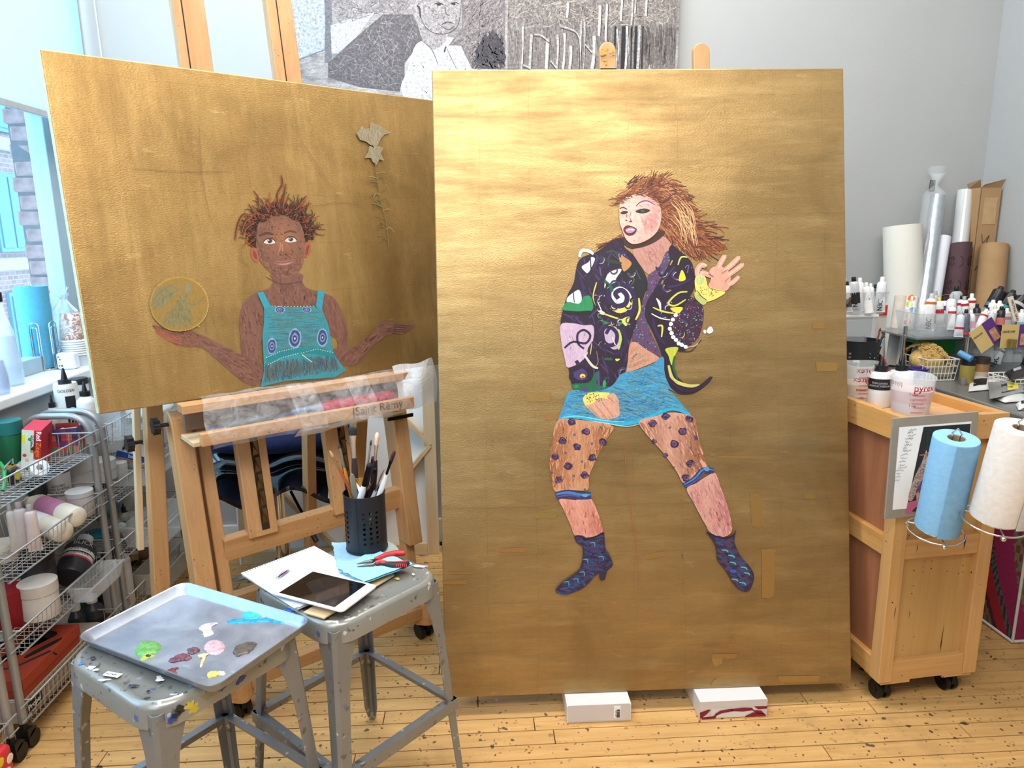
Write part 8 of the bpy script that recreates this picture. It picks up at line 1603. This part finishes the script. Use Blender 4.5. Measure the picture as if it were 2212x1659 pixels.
# third
bin_(262, 352, 1135, .085, .30, 2.62, 'large cloudy storage box in the third drawer of the far rack', m_clear2, z=FL[2]+.002, slant=.02)
lying(272, 1096, 298, 1052, 26, FL[2]+.07, FL[2]+.16, 'white tube bottle with a pink cap leaning in the third drawer', (214, 206, 204), (214, 60, 80))
bag(225, 1120, .16, .12, .22, FL[2], 'heap of blue-grey clear plastic packaging in the third drawer', plain('blue_packaging', (120, 150, 166), .2, alpha=.7, var=.2, vs=15), 'packaging', 11); 
q = MB(); q.lathe([(.055, 0), (.058, .012), (.052, .016)], atz(205, 1160, FL[2]+.0), 26); tag(q.build('teal_lid', P_((34, 116, 136), .3), None, smooth=40), 'round teal plastic lid at the front of the third drawer', 'lid')
wt_ = bin_(240, 286, 1150, .05, .16, 2.72, 'white oblong tray numbered 7 in the third drawer', P_((212, 206, 204), .4, var=.03), z=FL[2]+.001, name='white_tray', slant=.02)
textmesh('7', .03, m_ink, (.01, -.092, .012), (1, 0, 0), (0, .2, 1), wt_)
bottle(272, 1140, 18, 52, FL[2]+.02, 'small bottle with a silver nozzle and black collar in the white tray', (170, 180, 170), (24, 24, 28), True, caph=.2, sh=.5); lying(250, 1150, 272, 1128, 20, FL[2]+.05, FL[2]+.07, 'small teal-labelled bottle lying in the white oblong tray', (190, 196, 192), (40, 60, 60), ((150, 190, 180), .2, .5))
# bottom
bottle(256, 1318, 70, 126, FL[3], 'large white bottle with a black cap in the bottom drawer of the far rack', (206, 202, 200), (24, 24, 26), False, caph=.08, sh=.86)
bin_(285, 350, 1225, .09, .34, 2.66, 'clear box of wooden blocks in the bottom drawer of the far rack', plain('smoky_plastic', (190, 186, 180), .25, alpha=.45, var=0), z=FL[3]+.003)
for k, (x, y, z, l) in enumerate(((295, 1190, .04, 'wooden block lying left in the clear bottom box'), (315, 1175, .05, 'wooden block lying right in the clear bottom box'))): q = MB(); q.box((0, 0, 0), (.03, .14, .03)); o = q.build('wooden_block', m_pine, None, bevel=.002); o.location = atz(x, y, FL[3]+z); o.rotation_euler = (0, 0, .3); tag(o, l, 'block')
bag(318, 1205, .12, .06, .12, FL[3]+.005, 'brown tan object in the smoky bottom box of the far rack', P_((130, 96, 74), .7), 'bag', 9)
CLAMP[0] = None
# ================================================================ ON THE WINDOW SILL
SL_ = .945
p = atz(92, 796, SL_); k = scl(p); rr = 31*k; hh = 172*k
Mx = Matrix.Translation(p); t = thing('paper_towel_roll', 'turquoise blue shop towel roll standing on the window sill', 'paper towel', p)
MB().lathe([(.018, 0), (rr, 0), (rr, hh), (.018, hh), (.018, 0)], (0, 0, .008), 36, cap=False).build('paper', plain('sill_towel', (84, 166, 200), .95, var=.05, vs=70, bmp=.6), t, smooth=40)
th_ = thing('towel_holder', 'chrome wire towel holder with looped uprights on the window sill', 'towel holder', p); q = MB(); q.tube([(rr*1.25*math.cos(2*PI*i/28), rr*1.25*math.sin(2*PI*i/28), .004) for i in range(28)], .0022, 6, closed=True); q.tube([(.006, 0, .004), (.006, 0, hh+.01), (0, 0, hh+.028), (-.006, 0, hh+.01), (-.006, 0, .004)], .002, 6); q.build('base_ring', m_chrome, th_, smooth=60)
for an in (-1.15, -.25, 2.4):
    for w_, hq in ((.016, .60), (.009, .54)):
        q = MB(); cx_, cy_ = rr*1.3*math.cos(an), rr*1.3*math.sin(an); tx2, ty2 = -math.sin(an), math.cos(an); H2 = hh*hq; P = [(cx_+tx2*w_, cy_+ty2*w_, .004)]+[(cx_+tx2*w_*math.cos(a_), cy_+ty2*w_*math.cos(a_), H2-w_+w_*math.sin(a_)) for a_ in [i*PI/8 for i in range(9)]]+[(cx_-tx2*w_, cy_-ty2*w_, .004)]; q.tube(P, .0022, 6); q.build('wire_loop', m_chrome, th_, smooth=60)
    MB().ball((rr*1.4*math.cos(an), rr*1.4*math.sin(an), .006), .006, 10).build('ball_foot', m_chrome, th_, smooth=60)
def gbottle(px, py, wpx, hpx, label, liq, cap=(20, 20, 24)):
    p = atz(px, py, SL_); k = scl(p); r = wpx*k/2; h = hpx*k*1.05; t = thing('glass_bottle', label, 'bottle', p, None, 'glass bottles on the sill')
    MB().lathe([(r*.9, 0), (r, .006), (r, h*.28), (r*.78, h*.55), (r*.34, h*.80), (r*.26, h*.92)], (0, 0, 0), 26).build('glass_wall', m_glass, t, smooth=60)
    MB().lathe([(r*.84, .005), (r*.93, .01), (r*.93, h*.27), (r*.72, h*.54), (r*.1, h*.54)], (0, 0, 0), 24).build('liquid', plain('liquid_'+nameof(liq), liq, .1, alpha=.55, var=0), t, smooth=60)
    MB().lathe([(r*.34, h*.90), (r*.34, h)], (0, 0, 0), 16).build('cap', P_(cap, .4), t, smooth=40)
gbottle(24, 832, 54, 190, 'clear glass bottle with black cap on the sill beside the towel roll', (180, 205, 220)); gbottle(-2, 852, 46, 130, 'blue-tinted glass bottle at the left edge of the sill', (120, 150, 200))
q = MB(); pz0 = atz(16, 806, SL_); q.tube([pz0+Vector((-.02, 0, .004)), pz0+Vector((-.03, 0, .20)), pz0+Vector((-.02, 0, .235)), pz0+Vector((-.005, 0, .20)), pz0+Vector((.01, .0, .004))], .0024, 6); tag(q.build('wire_stand', m_chrome, None, smooth=60), 'tall bent chrome wire behind the glass bottle on the sill', 'wire')
cp = thing('cup_stack', 'upside-down stack of brown patterned paper cups bagged on the sill', 'cups', (-1.66, 3.02, SL_)); k = scl(cp.location); cr = 27*k
cp.location = cp.location+Vector((0, 0, 0)); hb = 36*k
for i in range(7):
    zb_ = .045+i*.0095 if i else .045
    MB().lathe([(cr*1.04, zb_), (cr*1.04, zb_+.003), (cr, zb_+.004), (cr*.95, zb_+.0085)], (0, 0, 0), 26).build('cup_rim', m_white if i < 6 else m_white, cp, smooth=50)
m, nt, b = nmat('cup_print'); w3 = nt.nodes.new('ShaderNodeTexNoise'); w3.inputs['Scale'].default_value = 26; w3.inputs['Distortion'].default_value = 4; nt.links.new(coords(nt), w3.inputs[0]); nt.links.new(ramp(nt, .46, .54, S(150, 116, 104), S(214, 196, 186), w3.outputs[0]), b.inputs['Base Color'])
MB().lathe([(cr*.97, .11), (cr*.78, .215), (cr*.74, .218)], (0, 0, 0), 28).build('cup_wall', m, cp, smooth=40); MB().lathe([(cr*1.0, 0), (cr*.98, .045)], (0, 0, 0), 26).build('stack_base', P_((190, 200, 210), .5), cp, smooth=50)
o = bag(122, 798, .15, .28, .11, SL_+.004, 'clear plastic bag gathered around the paper cups on the sill', plain('thin_bag', (215, 235, 245), .15, alpha=.28, var=.1, vs=20, bmp=.8), seed=13); o.location = Vector((-1.695, 3.02, SL_+.003))
q = MB(); rn = random.Random(12); c0 = o.location+Vector((.01, 0, .27))
for k2 in range(26): a_ = rn.uniform(0, 6.28); q.tube([c0+Vector((.05*math.cos(a_), .05*math.sin(a_), -.05)), c0+Vector((.012*math.cos(a_), .012*math.sin(a_), 0)), c0+Vector((rn.uniform(-.035, .035), rn.uniform(-.03, .03), rn.uniform(.02, .05)))], .0012, 4)
l_ = q.build('gathered_neck', plain('bag_folds', (225, 242, 250), .2, alpha=.8, var=0), None, kind='stuff'); tag(l_, 'twisted gathered neck of the clear bag on the sill', 'bag neck')
wp = thing('wipes_pack', 'soft white packet with small coloured pictures behind the towel holder', 'packet', atz(140, 790, SL_)+Vector((.0, .0, 0))); wp.location = Vector((-1.645, 2.93, SL_)); wp.scale = (.72, .72, .8); MB().box((0, 0, .042), (.10, .06, .082)).build('pack_body', P_((222, 230, 238), .4, var=.03), wp, bevel=.012)
for x_, z_, c in ((-.035, .065, (60, 130, 200)), (-.028, .052, (220, 70, 110)), (-.03, .036, (222, 200, 60)), (-.034, .020, (200, 80, 60)), (-.02, .020, (40, 40, 50))): MB().box((x_, -.0305, z_), (.009, .001, .008)).build('printed_picture', P_(c, .5), wp)
